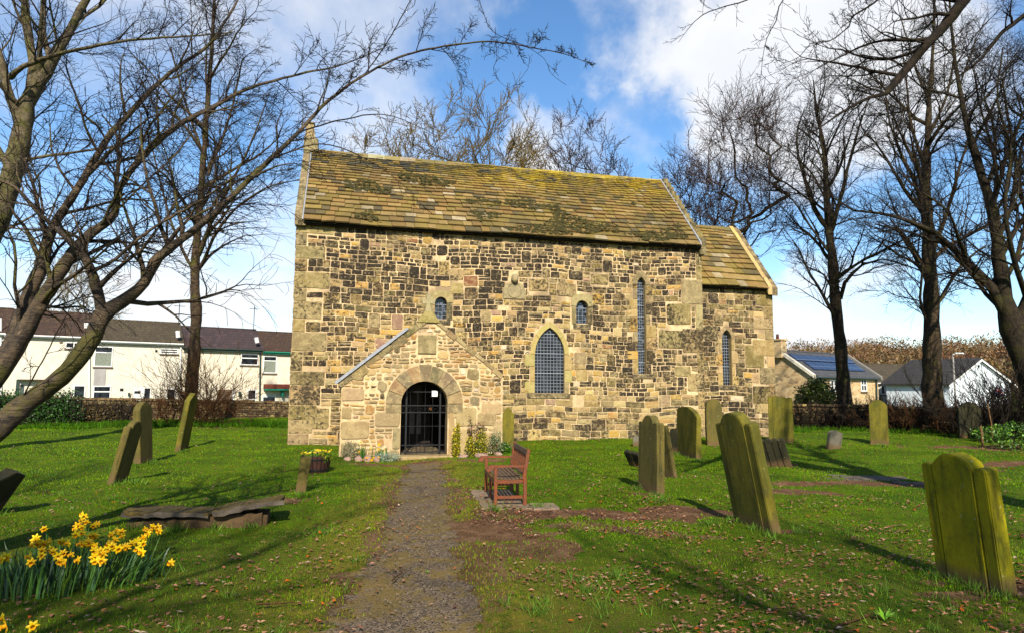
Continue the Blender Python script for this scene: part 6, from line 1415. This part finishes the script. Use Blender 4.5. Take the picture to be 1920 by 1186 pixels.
for i, (px, lb) in enumerate(((1842, 'short pale wooden stake right of the black gravestone'), (1861, 'tall thin pale cane standing in the weeds at right'))):
    p = G(px, 832); mb = MB(); h = .65 if i == 0 else 1.35; mb.tube([Vector((0, 0, -.1)), Vector((.01, 0, h*.5)), Vector((-.02 - .05*i, 0, h))], [.035 if i == 0 else .02]*3, 6); o = mb.build('stake', M['twig_gold'], None); o.location = p; tag(o, lb, 'stake')
p = G(1655, 1172); 
for j, (px, py, lb, s) in enumerate([(1660, 1166, 'pale green broad-leaved weed at the bottom right of the lawn', 1), (1820, 1085, 'small green weed at the foot of the large yellow-green gravestone', .6), (800, 1075, 'tiny plant tuft in the middle of the path', .3)]):
    p = G(px, py); q = random.Random(j); mb = MB()
    for i in range(12):
        a = q.uniform(0, 6.28); l = Vector((math.cos(a), math.sin(a), 0))*.09*s; s_ = Vector((-math.sin(a), math.cos(a), 0))*.013*s; mb.cur = (*[c*q.uniform(.7, 1.3) for c in (.12, .24, .02)], 1); b = Vector((0, 0, 0))
        mb.add([b, b + l*.5 + s_ + Vector((0, 0, .05*s)), b + l + Vector((0, 0, q.uniform(.03, .09)*s)), b + l*.5 - s_ + Vector((0, 0, .05*s))], [(0, 1, 2, 3)])
    o = mb.build('weed', M['leaves'], None); o.location = p + Vector((0, 0, .01)); tag(o, lb, 'weed')
# ================================================================= HOUSES
def wallmat(name, a, b, sc=2, bump=.2):
    k = Mt(name, .9, .2); n = k.noise(sc, 6, .6); k.col(k.mix(k.mr(n, .35, .65), a, b)); k.bump(k.noise(40, 4, .6), bump, .01); M[name] = k.m
wallmat('render_cream', (.60, .55, .46), (.69, .64, .54)); wallmat('render_yellow', (.66, .585, .46), (.73, .65, .52)); wallmat('render_grey', (.30, .28, .27), (.36, .34, .33)); wallmat('render_white', (.74, .80, .88), (.80, .86, .93)); wallmat('render_dim', (.48, .44, .40), (.54, .49, .44))
def tilemat(name, c0, c1, fx, fz, moss=0):
    k = Mt(name, .85, .25); br = k.N.new('ShaderNodeTexBrick'); k.L(k.mp((1, 1, 1)), br.inputs[0]); br.inputs['Scale'].default_value = 1
    br.inputs['Brick Width'].default_value = fx; br.inputs['Row Height'].default_value = fz; br.inputs['Mortar Size'].default_value = .012
    k.put(br.inputs['Color1'], c0); k.put(br.inputs['Color2'], c1); k.put(br.inputs['Mortar'], tuple(x*.35 for x in c0))
    uv = k.N.new('ShaderNodeCombineXYZ'); s = k.sep(); k.L(s[0], uv.inputs[0]); k.L(s[2], uv.inputs[1]); k.L(uv.outputs[0], br.inputs[0])
    c = br.outputs[0]; c = k.mix(k.mr(k.noise(3, 7, .7), .4, .65, 0, .55), c, tuple(x*.45 for x in c0))
    if moss: c = k.mix(k.mr(k.noise(5, 8, .75), .55, .65, 0, moss), c, (.16, .15, .06)); c = k.mix(k.mr(k.noise(9, 5, .7), .64, .70, 0, .6), c, (.35, .33, .26))
    k.col(c); k.bump(br.outputs[1], -.6, .03); M[name] = k.m
tilemat('tiles_brown', (.075, .042, .028), (.05, .032, .025), .3, .22, .5); tilemat('tiles_olive', (.085, .065, .04), (.06, .045, .03), .3, .2, .6); tilemat('pantiles', (.075, .05, .05), (.045, .032, .034), .32, .24, 0); tilemat('slate', (.085, .085, .092), (.065, .066, .074), .35, .2, 0); tilemat('tiles_red', (.20, .055, .035), (.14, .04, .03), .2, .1, .2); tilemat('tiles_dark', (.05, .046, .046), (.038, .035, .036), .3, .22, 0)
simple('pvc', (.75, .75, .74), .4, .03, 5, 0); simple('dark_pipe', (.02, .04, .035), .5, .2, 5, 0); simple('green_paint', (.02, .20, .13), .5, .1, 5, 0); simple('curtain', (.20, .22, .18), .9, .3, 12, 0); simple('sill', (.14, .10, .07), .8, .2, 5, .1)
k = Mt('cottage_stone', .9, .2); v = k.voro(2.6, k.mp((1, 1, 1.9)), 'Color'); sv = k.sep(v); ed = k.voro(2.6, k.mp((1, 1, 1.9)), 'Distance', 'DISTANCE_TO_EDGE')
c = k.mix(sv[0], (.46, .31, .16), (.66, .49, .28)); c = k.mix(k.mr(sv[1], .7, 1, 0, .7), c, (.20, .14, .09)); c = k.mix(k.mr(ed, .0, .06, 1, 0), c, (.56, .45, .30)); k.col(c); k.bump(ed, .5, .05); M['cottage_stone'] = k.m
k = Mt('solar', .2, .6); br = k.N.new('ShaderNodeTexBrick'); uv = k.N.new('ShaderNodeCombineXYZ'); s = k.sep(); k.L(s[0], uv.inputs[0]); k.L(s[2], uv.inputs[1]); k.L(uv.outputs[0], br.inputs[0]); br.inputs['Scale'].default_value = 1; br.offset = 0; br.inputs['Brick Width'].default_value = .9; br.inputs['Row Height'].default_value = .5; br.inputs['Mortar Size'].default_value = .015
k.put(br.inputs['Color1'], (.015, .022, .05)); k.put(br.inputs['Color2'], (.02, .03, .065)); k.put(br.inputs['Mortar'], (.12, .14, .18)); k.col(br.outputs[0]); M['solar'] = k.m
class House:
    def __init__(s, name, label, A, B, ez, rz, depth, wm, rm, zb=-1.6, over=.25, cat='house', group=None, verge=.06):
        s.A = Vector((A[0], A[1], 0)); d = Vector((B[0]-A[0], B[1]-A[1], 0)); s.L = d.length; s.u = d.normalized(); s.n = Vector((-s.u.y, s.u.x, 0)); s.dep = depth; s.ez = ez; s.rz = rz
        s.rt = empty(name, s.A, math.atan2(d.y, d.x)); tag(s.rt, label, cat, group); mb = MB(); L_, D2 = s.L, depth/2
        v = [(x, y, z) for x in (0, L_) for y, z in ((0, zb), (0, ez), (D2, rz-.05), (depth, ez), (depth, zb))]
        mb.add(v, [(0, 1, 6, 5), (3, 4, 9, 8), (0, 1, 2, 3, 4), (5, 6, 7, 8, 9)]); s.wall = mb.build('wall', M[wm], s.rt)
        mb = MB(); o = over; sl = (rz-ez)/D2; xa, xb = -verge, L_+verge
        for sg in (0, 1):
            y0 = -o if sg == 0 else depth+o; y1 = D2; z0 = ez - sl*o
            for t, q in ((.0, 0),):
                vs = [Vector((x, y, z)) for x in (xa, xb) for y, z in ((y0, z0), (y0, z0+.09), (y1, rz+.09), (y1, rz))]
                mb.add(vs, [(0, 1, 2, 3), (4, 7, 6, 5), (1, 5, 6, 2), (0, 4, 5, 1), (0, 3, 7, 4)])
        n = int(L_/.45)
        for i in range(n): x = xa + (xb-xa)*i/n; mb.tube([Vector((x+.01, D2, rz+.08)), Vector((x + (xb-xa)/n - .01, D2, rz+.08))], .085, 6)
        s.roof = mb.build('roof', M[rm], s.rt); s.sl = sl; s.over = o
    def f(s, px, py):       # pixel -> facade x, z
        d = ray(px, py); c = Vector((0, 0, CZ)); dn = d.x*s.n.x + d.y*s.n.y; t = (s.A.dot(s.n))/dn; p = c + d*t
        return (p - s.A).dot(s.u), p.z
    def rect(s, x0, y0, x1, y1): a, b = s.f(x0, y0), s.f(x1, y1); return a[0], b[0], b[1], a[1]
    def window(s, px, rows=1, cur=False, cols=1, fr=.07, rows_at=None, sill=True, deep=.0, fm='pvc'):
        x0, x1, z0, z1 = s.rect(*px); w = MB()
        for a, b, c, d in ((x0, x1, z1-fr, z1), (x0, x1, z0, z0+fr), (x0, x0+fr, z0+fr, z1-fr), (x1-fr, x1, z0+fr, z1-fr)): w.box(a, b, -.05, .02, c, d)
        for t in (rows_at or []): zz = z0 + (z1-z0)*t; w.box(x0+fr, x1-fr, -.045, .02, zz-fr*.55, zz+fr*.55)
        for i in range(1, cols): xx = x0 + (x1-x0)*i/cols; w.box(xx-fr*.4, xx+fr*.4, -.04, .02, z0+fr, z1-fr)
        o = w.build('window', M[fm], s.rt); g = MB(); g.quad((x0+fr, -.008, z0+fr), (x1-fr, -.008, z0+fr), (x1-fr, -.008, z1-fr), (x0+fr, -.008, z1-fr)); g.build('pane', M['curtain' if cur else 'glass'], o)
        if cur: g = MB(); zz = z0 + (z1-z0)*.68; g.quad((x0+fr, -.012, zz), (x1-fr, -.012, zz), (x1-fr, -.012, z1-fr), (x0+fr, -.012, z1-fr)); g.build('pane', M['glass'], o)
        if sill: g = MB(); g.box(x0-.05, x1+.05, -.10, .02, z0-.09, z0-.004); g.build('sill', M['sill'], o)
        return o
    def box(s, nm, mat, px, y0=-.05, y1=.02, parent=None):
        x0, x1, z0, z1 = s.rect(*px); m = MB(); m.rbox(min(x0, x1), max(x0, x1), y0, y1, min(z0, z1), max(z0, z1), .01); return m.build(nm, M[mat], parent or s.rt)
    def pipe(s, nm, mat, pxa, pxb, r=.05):
        a, b = s.f(*pxa), s.f(*pxb); m = MB(); m.tube([(a[0], -.09, a[1]), (b[0], -.09, b[1])], r, 7); return m.build(nm, M[mat], s.rt)
    def gutter(s, mat, h=.14, fascia='pvc'):
        m = MB(); z = s.ez - s.sl*s.over; m.box(-.02, s.L+.02, -s.over+.02, -s.over+.06, z-h, z-.003); m.build('fascia', M[fascia], s.rt)
        m = MB(); m.tube([(-.02, -s.over-.04, z-.02), (s.L+.02, -s.over-.04, z-.02)], .055, 6); m.build('gutter', M[mat], s.rt)
# terrace: one house per stepped roof
LA, LB = Vector((*xd(-130, 42.5), 0)), Vector((*xd(660, 57), 0))
def onl(px):
    d = ray(px, 700); n = Vector((-(LB-LA).y, (LB-LA).x, 0)); t = LA.dot(n)/(d.x*n.x + d.y*n.y); return (d.x*t, d.y*t)
def zz(px, py): p = onl(px); d = ray(px, py); return CZ + d.z*p[1]/d.y
def terr(label, a, b, pe, pr_, wm, rm, off=0, **kw):
    A, B = onl(a), onl(b); 
    if off: n = Vector((B[0]-A[0], B[1]-A[1], 0)).normalized(); A = (A[0] + n.y*off, A[1] - n.x*off); B = (B[0] + n.y*off, B[1] - n.x*off)
    ez = zz((a+b)/2, pe) + .12; D2 = 3.3; m = (a+b)/2; p = onl(m); rz = CZ + ray(m, pr_).z*(p[1] + D2*.86)
    return House('terrace_house', label, A, B, ez, rz, D2*2, wm, rm, -2.5, .28, 'house', 'white terraced houses beyond the left wall')
h = terr('cream terraced house cut by the left edge of the picture', -130, 4, 622, 577, 'render_cream', 'tiles_brown'); h.gutter('pvc'); h.window((-12, 636, 14, 672), rows_at=[.7]); h.pipe('drainpipe', 'pvc', (2, 596), (2, 760))
h = terr('cream terraced house with mossy brown roof behind the cherry stems', 4, 172, 629, 586, 'render_cream', 'tiles_brown'); h.gutter('pvc'); h.window((123, 640, 154, 653), cols=2); h.window((138, 721, 158, 762)); h.pipe('drainpipe', 'pvc', (168, 640), (167, 762)); h.box('alarm_box', 'sill', (112, 639, 117, 643)); h.box('porch_canopy', 'sill', (34, 710, 84, 712), -.5); h.box('porch_post', 'dark_pipe', (32, 711, 35, 762), -.45, -.38); h.box('vent', 'sill', (38, 721, 44, 724)); h.pipe('flue', 'pvc', (162, 605), (162, 615), .14)
h = terr('cream terraced house with curtained bedroom window and half-glazed door', 172, 340, 641, 603, 'render_cream', 'tiles_olive'); h.gutter('pvc'); h.window((178, 648, 210, 687), cur=True, rows_at=[.70]); h.window((175, 722, 206, 762), rows_at=[.72]); h.window((301, 652, 334, 663), rows_at=[.5]); h.box('wall_panel', 'render_grey', (177, 690, 197, 722), -.03); h.box('vent', 'glass', (225, 727, 231, 732)); h.window((313, 727, 328, 762)); h.box('vent', 'glass', (291, 655, 295, 659))
d_ = h.box('door', 'pvc', (250, 726, 281, 770), -.04); dd = h.box('fanlight', 'glass', (252, 732, 263, 737), -.055, -.03, d_); h.box('side_pane', 'glass', (271, 727, 279, 770), -.055, -.03, d_); h.box('lantern', 'dark_pipe', (240, 735, 243, 741), -.2); h.pipe('drainpipe', 'pvc', (339, 650), (338, 770)); h.pipe('flue', 'pvc', (333, 620), (334, 632), .16)
m = MB(); m.tube([(.6, 3.1, h.rz), (.6, 3.1, h.rz+.6)], .14, 8); m.build('chimney_pot', M['iron'], h.rt)
m = MB(); m.tube([(h.L-.1, 3.1, h.rz), (h.L-.1, 3.1, h.rz+1.6)], .03, 5); m.tube([(h.L-.5, 3.1, h.rz+1.4), (h.L+.3, 3.1, h.rz+1.4)], .02, 4); m.build('aerial', M['iron'], h.rt)
h = terr('yellowish terraced house with dark pantiled roof behind the slim tree', 340, 491, 653, 616, 'render_yellow', 'pantiles'); h.gutter('dark_pipe', .2, 'dark_pipe'); h.window((452, 662, 484, 684), rows_at=[.62]); h.window((464, 729, 479, 770), rows_at=[.55]); h.box('door', 'sill', (409, 729, 435, 775), -.03); h.box('door_trim', 'pvc', (435, 729, 438, 775), -.06); h.box('lantern', 'dark_pipe', (447, 733, 451, 742), -.25); h.pipe('drainpipe', 'dark_pipe', (488, 660), (486, 775), .06); h.pipe('flue', 'pvc', (480, 632), (482, 642), .16)
m = MB(); m.tube([(h.L-.2, 3.1, h.rz), (h.L-.2, 3.1, h.rz+2)], .03, 5); m.tube([(h.L-.6, 3.1, h.rz+1.8), (h.L+.2, 3.1, h.rz+1.8)], .02, 4); m.build('aerial', M['iron'], h.rt)
h = terr('yellowish terraced house with red canopy next to the church corner', 491, 660, 661, 626, 'render_yellow', 'tiles_brown'); h.gutter('green_paint', .16, 'green_paint'); h.window((494, 666, 518, 699), cur=True, rows_at=[.72]); h.window((492, 739, 516, 775), cur=True, rows_at=[.9]); h.box('porch_canopy', 'tiles_red', (494, 719, 560, 728), -.7); h.box('canopy_trim', 'green_paint', (494, 728, 560, 731), -.75); h.box('bracket', 'green_paint', (526, 731, 529, 742), -.5)
# stone cottage with solar panels
A, B = xd(1519, 47), xd(1643, 52.5)
h = House('stone_cottage', 'honey-coloured stone cottage with solar panels on its slate roof', A, B, CZ + ray(1580, 704).z*49, CZ + ray(1540, 661).z*51, 5.0, 'cottage_stone', 'slate', -1.5, .2)
h.gutter('dark_pipe', .05, 'dark_pipe'); h.window((1556, 711, 1570, 734), rows_at=[.5], cols=2, fr=.09); h.window((1613, 709, 1625, 733), rows_at=[.5], cols=2, fr=.09); h.pipe('drainpipe', 'dark_pipe', (1641, 706), (1642, 770), .07)
for a, b, c, d in ((.12, .88, .18, .50), (.05, .92, .55, .80)):
    m = MB(); s_ = h.sl; y = lambda t: 2.5*t; vs = [Vector((h.L*xx, y(t) - .06, h.ez + s_*y(t) + .15)) for xx, t in ((a, c), (b, c), (b, d), (a, d))]
    if c > .5: vs = [Vector((h.L*xx, y(t) - .06, h.ez + s_*y(t) + .15)) for xx, t in ((a, c), (b, c), (b, d), (a, d))]
    m.add(vs + [v + Vector((0, .03, -.06)) for v in vs], [(0, 1, 2, 3), (0, 4, 5, 1), (3, 7, 4, 0), (1, 5, 6, 2)]); m.build('solar_panel', M['solar'], h.rt)
for xx in (-.06, h.L+.06):
    m = MB(); 
    for sg in (0, 1):
        y0, y1 = (-.3, 2.5) if sg == 0 else (5.3, 2.5); vs = [Vector((x, y, z)) for x in (xx-.14, xx+.14) for y, z in ((y0, h.ez - h.sl*.3), (y0, h.ez - h.sl*.3 + .24), (y1, h.rz+.24), (y1, h.rz))]
        m.add(vs, [(0, 1, 2, 3), (7, 6, 5, 4), (1, 5, 6, 2), (0, 4, 5, 1)])
    m.build('gable_coping', M['door_wood' if xx > 0 else 'render_cream'], h.rt)
m = MB(); m.rbox(-.35, .35, 2.0, 3.0, h.rz-.5, h.rz+.75, .03); m.rbox(-.42, .42, 1.93, 3.07, h.rz+.75, h.rz+.88, .02); ch = m.build('chimney', M['cottage_stone'], h.rt)
m = MB(); m.lathe([(.13, h.rz+.88), (.10, h.rz+1.2), (.12, h.rz+1.25)], (0, 2.5, 0), 10); m.build('chimney_pot', M['tiles_red'], ch)
# bungalow
A, B = xd(1636, 58), xd(1800, 60)
h = House('bungalow', 'long low grey bungalow between the cottage and the white gable', A, B, CZ + ray(1710, 715).z*58.5, CZ + ray(1710, 684).z*62, 7.5, 'render_dim', 'tiles_olive', -2, .3); h.gutter('pvc', .12)
for a, b in ((1650, 1660), (1693, 1701), (1717, 1727), (1762, 1770)): h.window((a, 721, b, 739), fr=.1)
# white gable-ended house: gable faces the viewer, so its facade is the long side running back-left
gA, gB = xd(1776, 52), xd(1889, 52.5)
dv = Vector((gB[0]-gA[0], gB[1]-gA[1], 0)); Wd = dv.length; u = dv.normalized(); nb_ = Vector((-u.y, u.x, 0)); bk = (nb_*.90 - u*.40).normalized()
ez, rz = CZ + ray(1776, 716).z*52, CZ + ray(1832, 672).z*52
rt = empty('white_house', (gA[0], gA[1], 0)); tag(rt, 'white gable-ended house with dark roof and small flag by the far right thicket', 'house')
o0 = Vector((0, 0, 0)); m = MB(); c0, c1, cm = o0, u*Wd, u*Wd*.5; Lb = bk*5.0; Z = lambda v, z: Vector((v.x, v.y, z))
m.add([Z(c0, -2), Z(c1, -2), Z(c1, ez), Z(cm, rz), Z(c0, ez), Z(c0+Lb, -2), Z(c1+Lb, -2), Z(c1+Lb, ez), Z(cm+Lb, rz), Z(c0+Lb, ez)], [(0, 1, 2, 3, 4), (0, 4, 9, 5), (1, 6, 7, 2), (5, 9, 8, 7, 6)]); m.build('wall', M['render_white'], rt)
m = MB(); fo = -bk*.25
for e, sg in ((c0 - u*.3, 1), (c1 + u*.3, -1)):
    za = ez - (rz-ez)/(Wd/2)*.3; vs = [Z(e+fo, za), Z(cm+fo, rz), Z(cm+Lb-fo, rz), Z(e+Lb-fo, za)]; m.add(vs + [v + Vector((0, 0, .12)) for v in vs], [(4, 5, 6, 7), (0, 1, 5, 4), (0, 4, 7, 3), (3, 2, 1, 0)])
m.build('roof', M['tiles_dark'], rt)
m = MB()
for e in (c0 - u*.3, c1 + u*.3):
    za = ez - (rz-ez)/(Wd/2)*.3; a, b = Z(e + fo*1.12, za), Z(cm + fo*1.12, rz); m.add([a, b, b - Vector((0, 0, .16)), a - Vector((0, 0, .16))], [(0, 1, 2, 3)])
m.build('bargeboard', M['pvc'], rt)
m = MB(); c = Z(cm, rz-.55) - nb_*.05; m.box(-.05, .05, -.03, .03, -.09, .09, Matrix.Translation(c)); m.build('vent', M['iron'], rt)
# little flag fixed on the white gable
simple('flag_blue', (.01, .03, .28), .8, .1, 5, 0); simple('flag_red', (.55, .01, .02), .8, .1, 5, 0)
fx = (ray(1867, 733).x*52.2 - gA[0]); fz = CZ + ray(1867, 733).z*52.2; fr = empty('flag', Vector((gA[0], gA[1], 0)) + Z(u*(fx/u.x), fz) - nb_*.22, math.atan2(u.y, u.x)); tag(fr, 'small red, white and blue crossed flag on the white gable', 'flag'); fr.rotation_euler = (0, R(22), math.atan2(u.y, u.x))
w_, h_ = .34, .26
m = MB(); m.box(-w_, w_, -.01, .01, -h_, h_); m.build('field', M['flag_blue'], fr)
def strip(mb, a, b, wd, y):
    a, b = Vector(a), Vector(b); d = (b-a).normalized(); n = Vector((-d.y, d.x))*wd; q = [a-n, b-n, b+n, a+n]; mb.add([Vector((max(-w_, min(w_, p.x)), y, max(-h_, min(h_, p.y)))) for p in q], [(0, 1, 2, 3)])
m = MB(); strip(m, (-w_, -h_), (w_, h_), .055, -.014); strip(m, (-w_, h_), (w_, -h_), .055, -.0145); strip(m, (-w_, 0), (w_, 0), .09, -.015); strip(m, (0, -h_), (0, h_), .09, -.0155); m.build('white_bands', M['white_paint'], fr)
m = MB(); strip(m, (-w_, -h_), (w_, h_), .02, -.018); strip(m, (-w_, h_), (w_, -h_), .02, -.0185); strip(m, (-w_, 0), (w_, 0), .05, -.019); strip(m, (0, -h_), (0, h_), .05, -.0195); m.build('red_bands', M['flag_red'], fr)
# street lamp
lp = Vector((*xd(1786, 46), -1.2)); rt = empty('street_lamp', lp); tag(rt, 'pale slim street lamp before the white gable house', 'lamp'); ztop = CZ + ray(1786, 663).z*46 + 1.2
m = MB(); m.tube([(0, 0, 0), (0, 0, 1.2), (0, 0, ztop)], [.09, .07, .05], 8); m.build('pole', M['render_grey'], rt)
m = MB(); m.tube([(0, 0, ztop-.02), (.3, 0, ztop+.03)], .03, 6); m.rbox(.15, .72, -.12, .12, ztop, ztop+.10, .03); m.build('lamp_head', M['pvc'], rt)
# ---------------------------------------------------------------- wooded hill
q = np.random.RandomState(2); Vs, Fs, Cs, off = [], [], [], 0; pts = []
for i in range(1300):
    y = q.uniform(95, 215); px = q.uniform(1250, 2150) if i > 240 else q.uniform(-400, 1250); x = (px-960)/1254*y; pts.append((x, y))
for x, y in pts:
    H = q.uniform(3.5, 8.5)*(.75 + .5*float(vn(np.array(x), np.array(y), .03, 3)))*(1 if x > 20 else .7); z0 = gh(x, y); m = 300; rr = H*.42
    v = q.normal(0, 1, (m, 3)); v /= np.linalg.norm(v, axis=1)[:, None]; rd_ = q.uniform(.2, 1, m)**.5; b = np.array([x, y, z0 + H*.52]) + v*np.array([H*.40, H*.40, H*.46])*rd_[:, None]; d = v*.7 + q.normal(0, .5, (m, 3)) + np.array([0, 0, .15]); d /= np.linalg.norm(d, axis=1)[:, None]; a = q.uniform(0, 6.28, m); t = b + d*(H*q.uniform(.03, .08, m))[:, None]
    s_ = np.stack([-np.sin(a), np.cos(a), np.zeros(m)], 1)*(.07 + .10*q.uniform(0, 1, m))[:, None] + np.array([0, 0, .03])
    V = np.stack([b - s_*.5, b + s_*.5, t + s_, t - s_], 1).reshape(-1, 3); Vs.append(V); Fs.append(np.arange(4*m).reshape(-1, 4) + off); off += 4*m
    base = np.array([(.27, .135, .055), (.32, .175, .075), (.20, .11, .05), (.28, .17, .06), (.18, .13, .045), (.25, .11, .055)][q.randint(6)])*q.uniform(.5, .8); cc = base[None]*q.uniform(.8, 1.15, m)[:, None]; Cs.append(np.repeat(np.concatenate([cc, np.ones((m, 1))], 1), 4, 0))
tag(npmesh('woodland', np.concatenate(Vs), np.concatenate(Fs), M['leaves'], np.concatenate(Cs)), 'far leafless russet woodland covering the hillside behind the right houses', 'woodland', kind='stuff')
# ================================================================= CAMERA, SUN, SKY
cam = bpy.data.cameras.new('camera'); co = bpy.data.objects.new('camera', cam); COL.objects.link(co); S.camera = co
cam.sensor_width = 36; cam.lens = FPX/1920*36; cam.clip_start = .05; cam.clip_end = 6000
co.matrix_world = Matrix.Translation((0, 0, CZ)) @ Matrix.Rotation(math.pi/2 + PITCH, 4, 'X') @ Matrix.Rotation(-ROLL, 4, 'Z')
EL = R(36); AZ = Vector((.09, -1, 0)).normalized(); SUN = AZ*math.cos(EL) + Vector((0, 0, math.sin(EL)))
sl_ = bpy.data.lights.new('sun', 'SUN'); sl_.energy = 5.0; sl_.angle = R(.53); sl_.color = (1, .92, .76); so = bpy.data.objects.new('sun', sl_); COL.objects.link(so); so.rotation_euler = (-SUN).to_track_quat('-Z', 'Y').to_euler(); so.location = (3, -20, 20)
w = bpy.data.worlds.new('World'); S.world = w; w.use_nodes = True; nt = w.node_tree; N = nt.nodes; LK = nt.links.new; N.clear()
def nd(t, **kw):
    n = N.new(t)
    for a, b in kw.items(): setattr(n, a, b)
    return n
def mth(op, a, b=0.):
    n = nd('ShaderNodeMath', operation=op)
    for i, v in enumerate((a, b)):
        if isinstance(v, bpy.types.NodeSocket): LK(v, n.inputs[i])
        else: n.inputs[i].default_value = v
    return n.outputs[0]
def mr_(v, a, b, c=0., d=1.):
    n = nd('ShaderNodeMapRange', interpolation_type='SMOOTHSTEP'); LK(v, n.inputs[0])
    for i, x in enumerate((a, b, c, d)): n.inputs[i+1].default_value = x
    return n.outputs[0]
sky = nd('ShaderNodeTexSky', sky_type='NISHITA'); sky.sun_disc = False; sky.sun_elevation = EL; sky.sun_rotation = math.atan2(SUN.x, SUN.y); sky.air_density = 1.0; sky.dust_density = .3; sky.ozone_density = 2.5
hs = nd('ShaderNodeHueSaturation'); hs.inputs['Saturation'].default_value = 1.18; LK(sky.outputs[0], hs.inputs['Color'])
tcw = nd('ShaderNodeTexCoord'); gen = tcw.outputs['Generated']; sx = nd('ShaderNodeSeparateXYZ'); LK(gen, sx.inputs[0])
# project the view direction on a cloud layer so that clouds flatten towards the horizon
zz_ = mth('ADD', mth('MAXIMUM', sx.outputs[2], 0.), .16); cx_ = mth('DIVIDE', sx.outputs[0], zz_); cy_ = mth('DIVIDE', sx.outputs[1], zz_); cv = nd('ShaderNodeCombineXYZ'); LK(cx_, cv.inputs[0]); LK(cy_, cv.inputs[1])
def ns(sc, det, ro, co=None, scv=(1, 1, 1), loc=(0, 0, 0), rot=0, dist=0.):
    mp = nd('ShaderNodeMapping'); LK(co or cv.outputs[0], mp.inputs[0]); mp.inputs['Scale'].default_value = scv; mp.inputs['Location'].default_value = loc; mp.inputs['Rotation'].default_value = (0, 0, rot)
    n = nd('ShaderNodeTexNoise'); LK(mp.outputs[0], n.inputs[0]); n.inputs['Scale'].default_value = sc; n.inputs['Detail'].default_value = det; n.inputs['Roughness'].default_value = ro; n.inputs['Distortion'].default_value = dist; return n.outputs['Fac']
n1 = ns(1.1, 9, .58, dist=.4); n2 = ns(2.6, 8, .62, scv=(1, .45, 1), rot=.5); n3 = ns(4.5, 6, .6, co=gen)
wn = nd('ShaderNodeTexNoise'); LK(gen, wn.inputs[0]); wn.inputs['Scale'].default_value = 3.2; wn.inputs['Detail'].default_value = 7; wn.inputs['Roughness'].default_value = .6
v1_ = nd('ShaderNodeVectorMath', operation='SUBTRACT'); LK(wn.outputs['Color'], v1_.inputs[0]); v1_.inputs[1].default_value = (.5, .5, .5)
v2_ = nd('ShaderNodeVectorMath', operation='SCALE'); LK(v1_.outputs[0], v2_.inputs[0]); v2_.inputs['Scale'].default_value = .42
v3_ = nd('ShaderNodeVectorMath', operation='ADD'); LK(gen, v3_.inputs[0]); LK(v2_.outputs[0], v3_.inputs[1]); gw = nd('ShaderNodeVectorMath', operation='NORMALIZE'); LK(v3_.outputs[0], gw.inputs[0])
def blob(px, py, deg, wgt):
    d = ray(px, py).normalized(); dp = nd('ShaderNodeVectorMath', operation='DOT_PRODUCT'); LK(gw.outputs[0], dp.inputs[0]); dp.inputs[1].default_value = d
    return mth('MULTIPLY', mr_(dp.outputs['Value'], math.cos(R(deg)), 1.0), wgt)
f = mth('ADD', mth('MULTIPLY', n1, 1.15), mth('MULTIPLY', n2, .55)); f = mth('SUBTRACT', f, .20)
for b in [(1440, 170, 15, .34), (1330, 270, 9, .25), (1500, 60, 14, .36), (1210, 30, 6, .25), (1800, 330, 14, .28), (120, 30, 16, .25), (640, 120, 13, .22), (500, 620, 14, .34), (150, 660, 12, .18), (1560, 560, 12, .16), (1640, 630, 7, .5), (1075, 285, 6.5, .58), (40, 520, 12, .3),
          (1270, 400, 11, -.42), (1130, 120, 9, -.28), (1040, 60, 6, -.1), (1010, 230, 9, -.12), (820, 230, 8, -.05), (1560, 430, 11, -.30), (230, 330, 16, -.16), (1880, 480, 14, -.42), (1750, 520, 9, -.15), (1330, 500, 10, -.2), (60, 330, 10, -.12)]:
    f = mth('ADD', f, blob(*b))
mask = mr_(f, .54, 1.20); mask = mth('MULTIPLY', mask, mth('ADD', .86, mth('MULTIPLY', n3, .2))); mask = mth('MINIMUM', mask, 1.)
bk1 = nd('ShaderNodeBackground'); LK(hs.outputs[0], bk1.inputs[0]); bk1.inputs[1].default_value = .115
shade = nd('ShaderNodeMix', data_type='RGBA'); LK(mr_(mth('SUBTRACT', f, mth('MULTIPLY', n3, .6)), .55, 1.25), shade.inputs[0]); shade.inputs[6].default_value = (1, 1, 1, 1); shade.inputs[7].default_value = (.88, .91, .97, 1)
bk2 = nd('ShaderNodeBackground'); LK(shade.outputs[2], bk2.inputs[0]); bk2.inputs[1].default_value = .58
mx = nd('ShaderNodeMixShader'); LK(mask, mx.inputs[0]); LK(bk1.outputs[0], mx.inputs[1]); LK(bk2.outputs[0], mx.inputs[2]); ow = nd('ShaderNodeOutputWorld'); LK(mx.outputs[0], ow.inputs[0])
vs_ = S.view_settings; vs_.view_transform = 'Standard'; vs_.look = 'None'; vs_.exposure = .86; vs_.gamma = 1
S.render.engine = 'CYCLES'; S.cycles.max_bounces = 5; S.cycles.diffuse_bounces = 3; S.cycles.glossy_bounces = 2; S.cycles.transmission_bounces = 2; S.cycles.use_denoising = True
try: S.cycles.denoiser = 'OPENIMAGEDENOISE'
except Exception: pass

# one common trim of every surface colour, so that sunlit tones stay put at this exposure
for m in bpy.data.materials:
    if not m.use_nodes: continue
    b = m.node_tree.nodes.get('Principled BSDF')
    if not b: continue
    i = b.inputs['Base Color']; h = m.node_tree.nodes.new('ShaderNodeHueSaturation'); h.inputs['Value'].default_value = .80; h.inputs['Saturation'].default_value = 1.06
    if i.links: m.node_tree.links.new(i.links[0].from_socket, h.inputs['Color'])
    else: h.inputs['Color'].default_value = i.default_value
    m.node_tree.links.new(h.outputs[0], i)
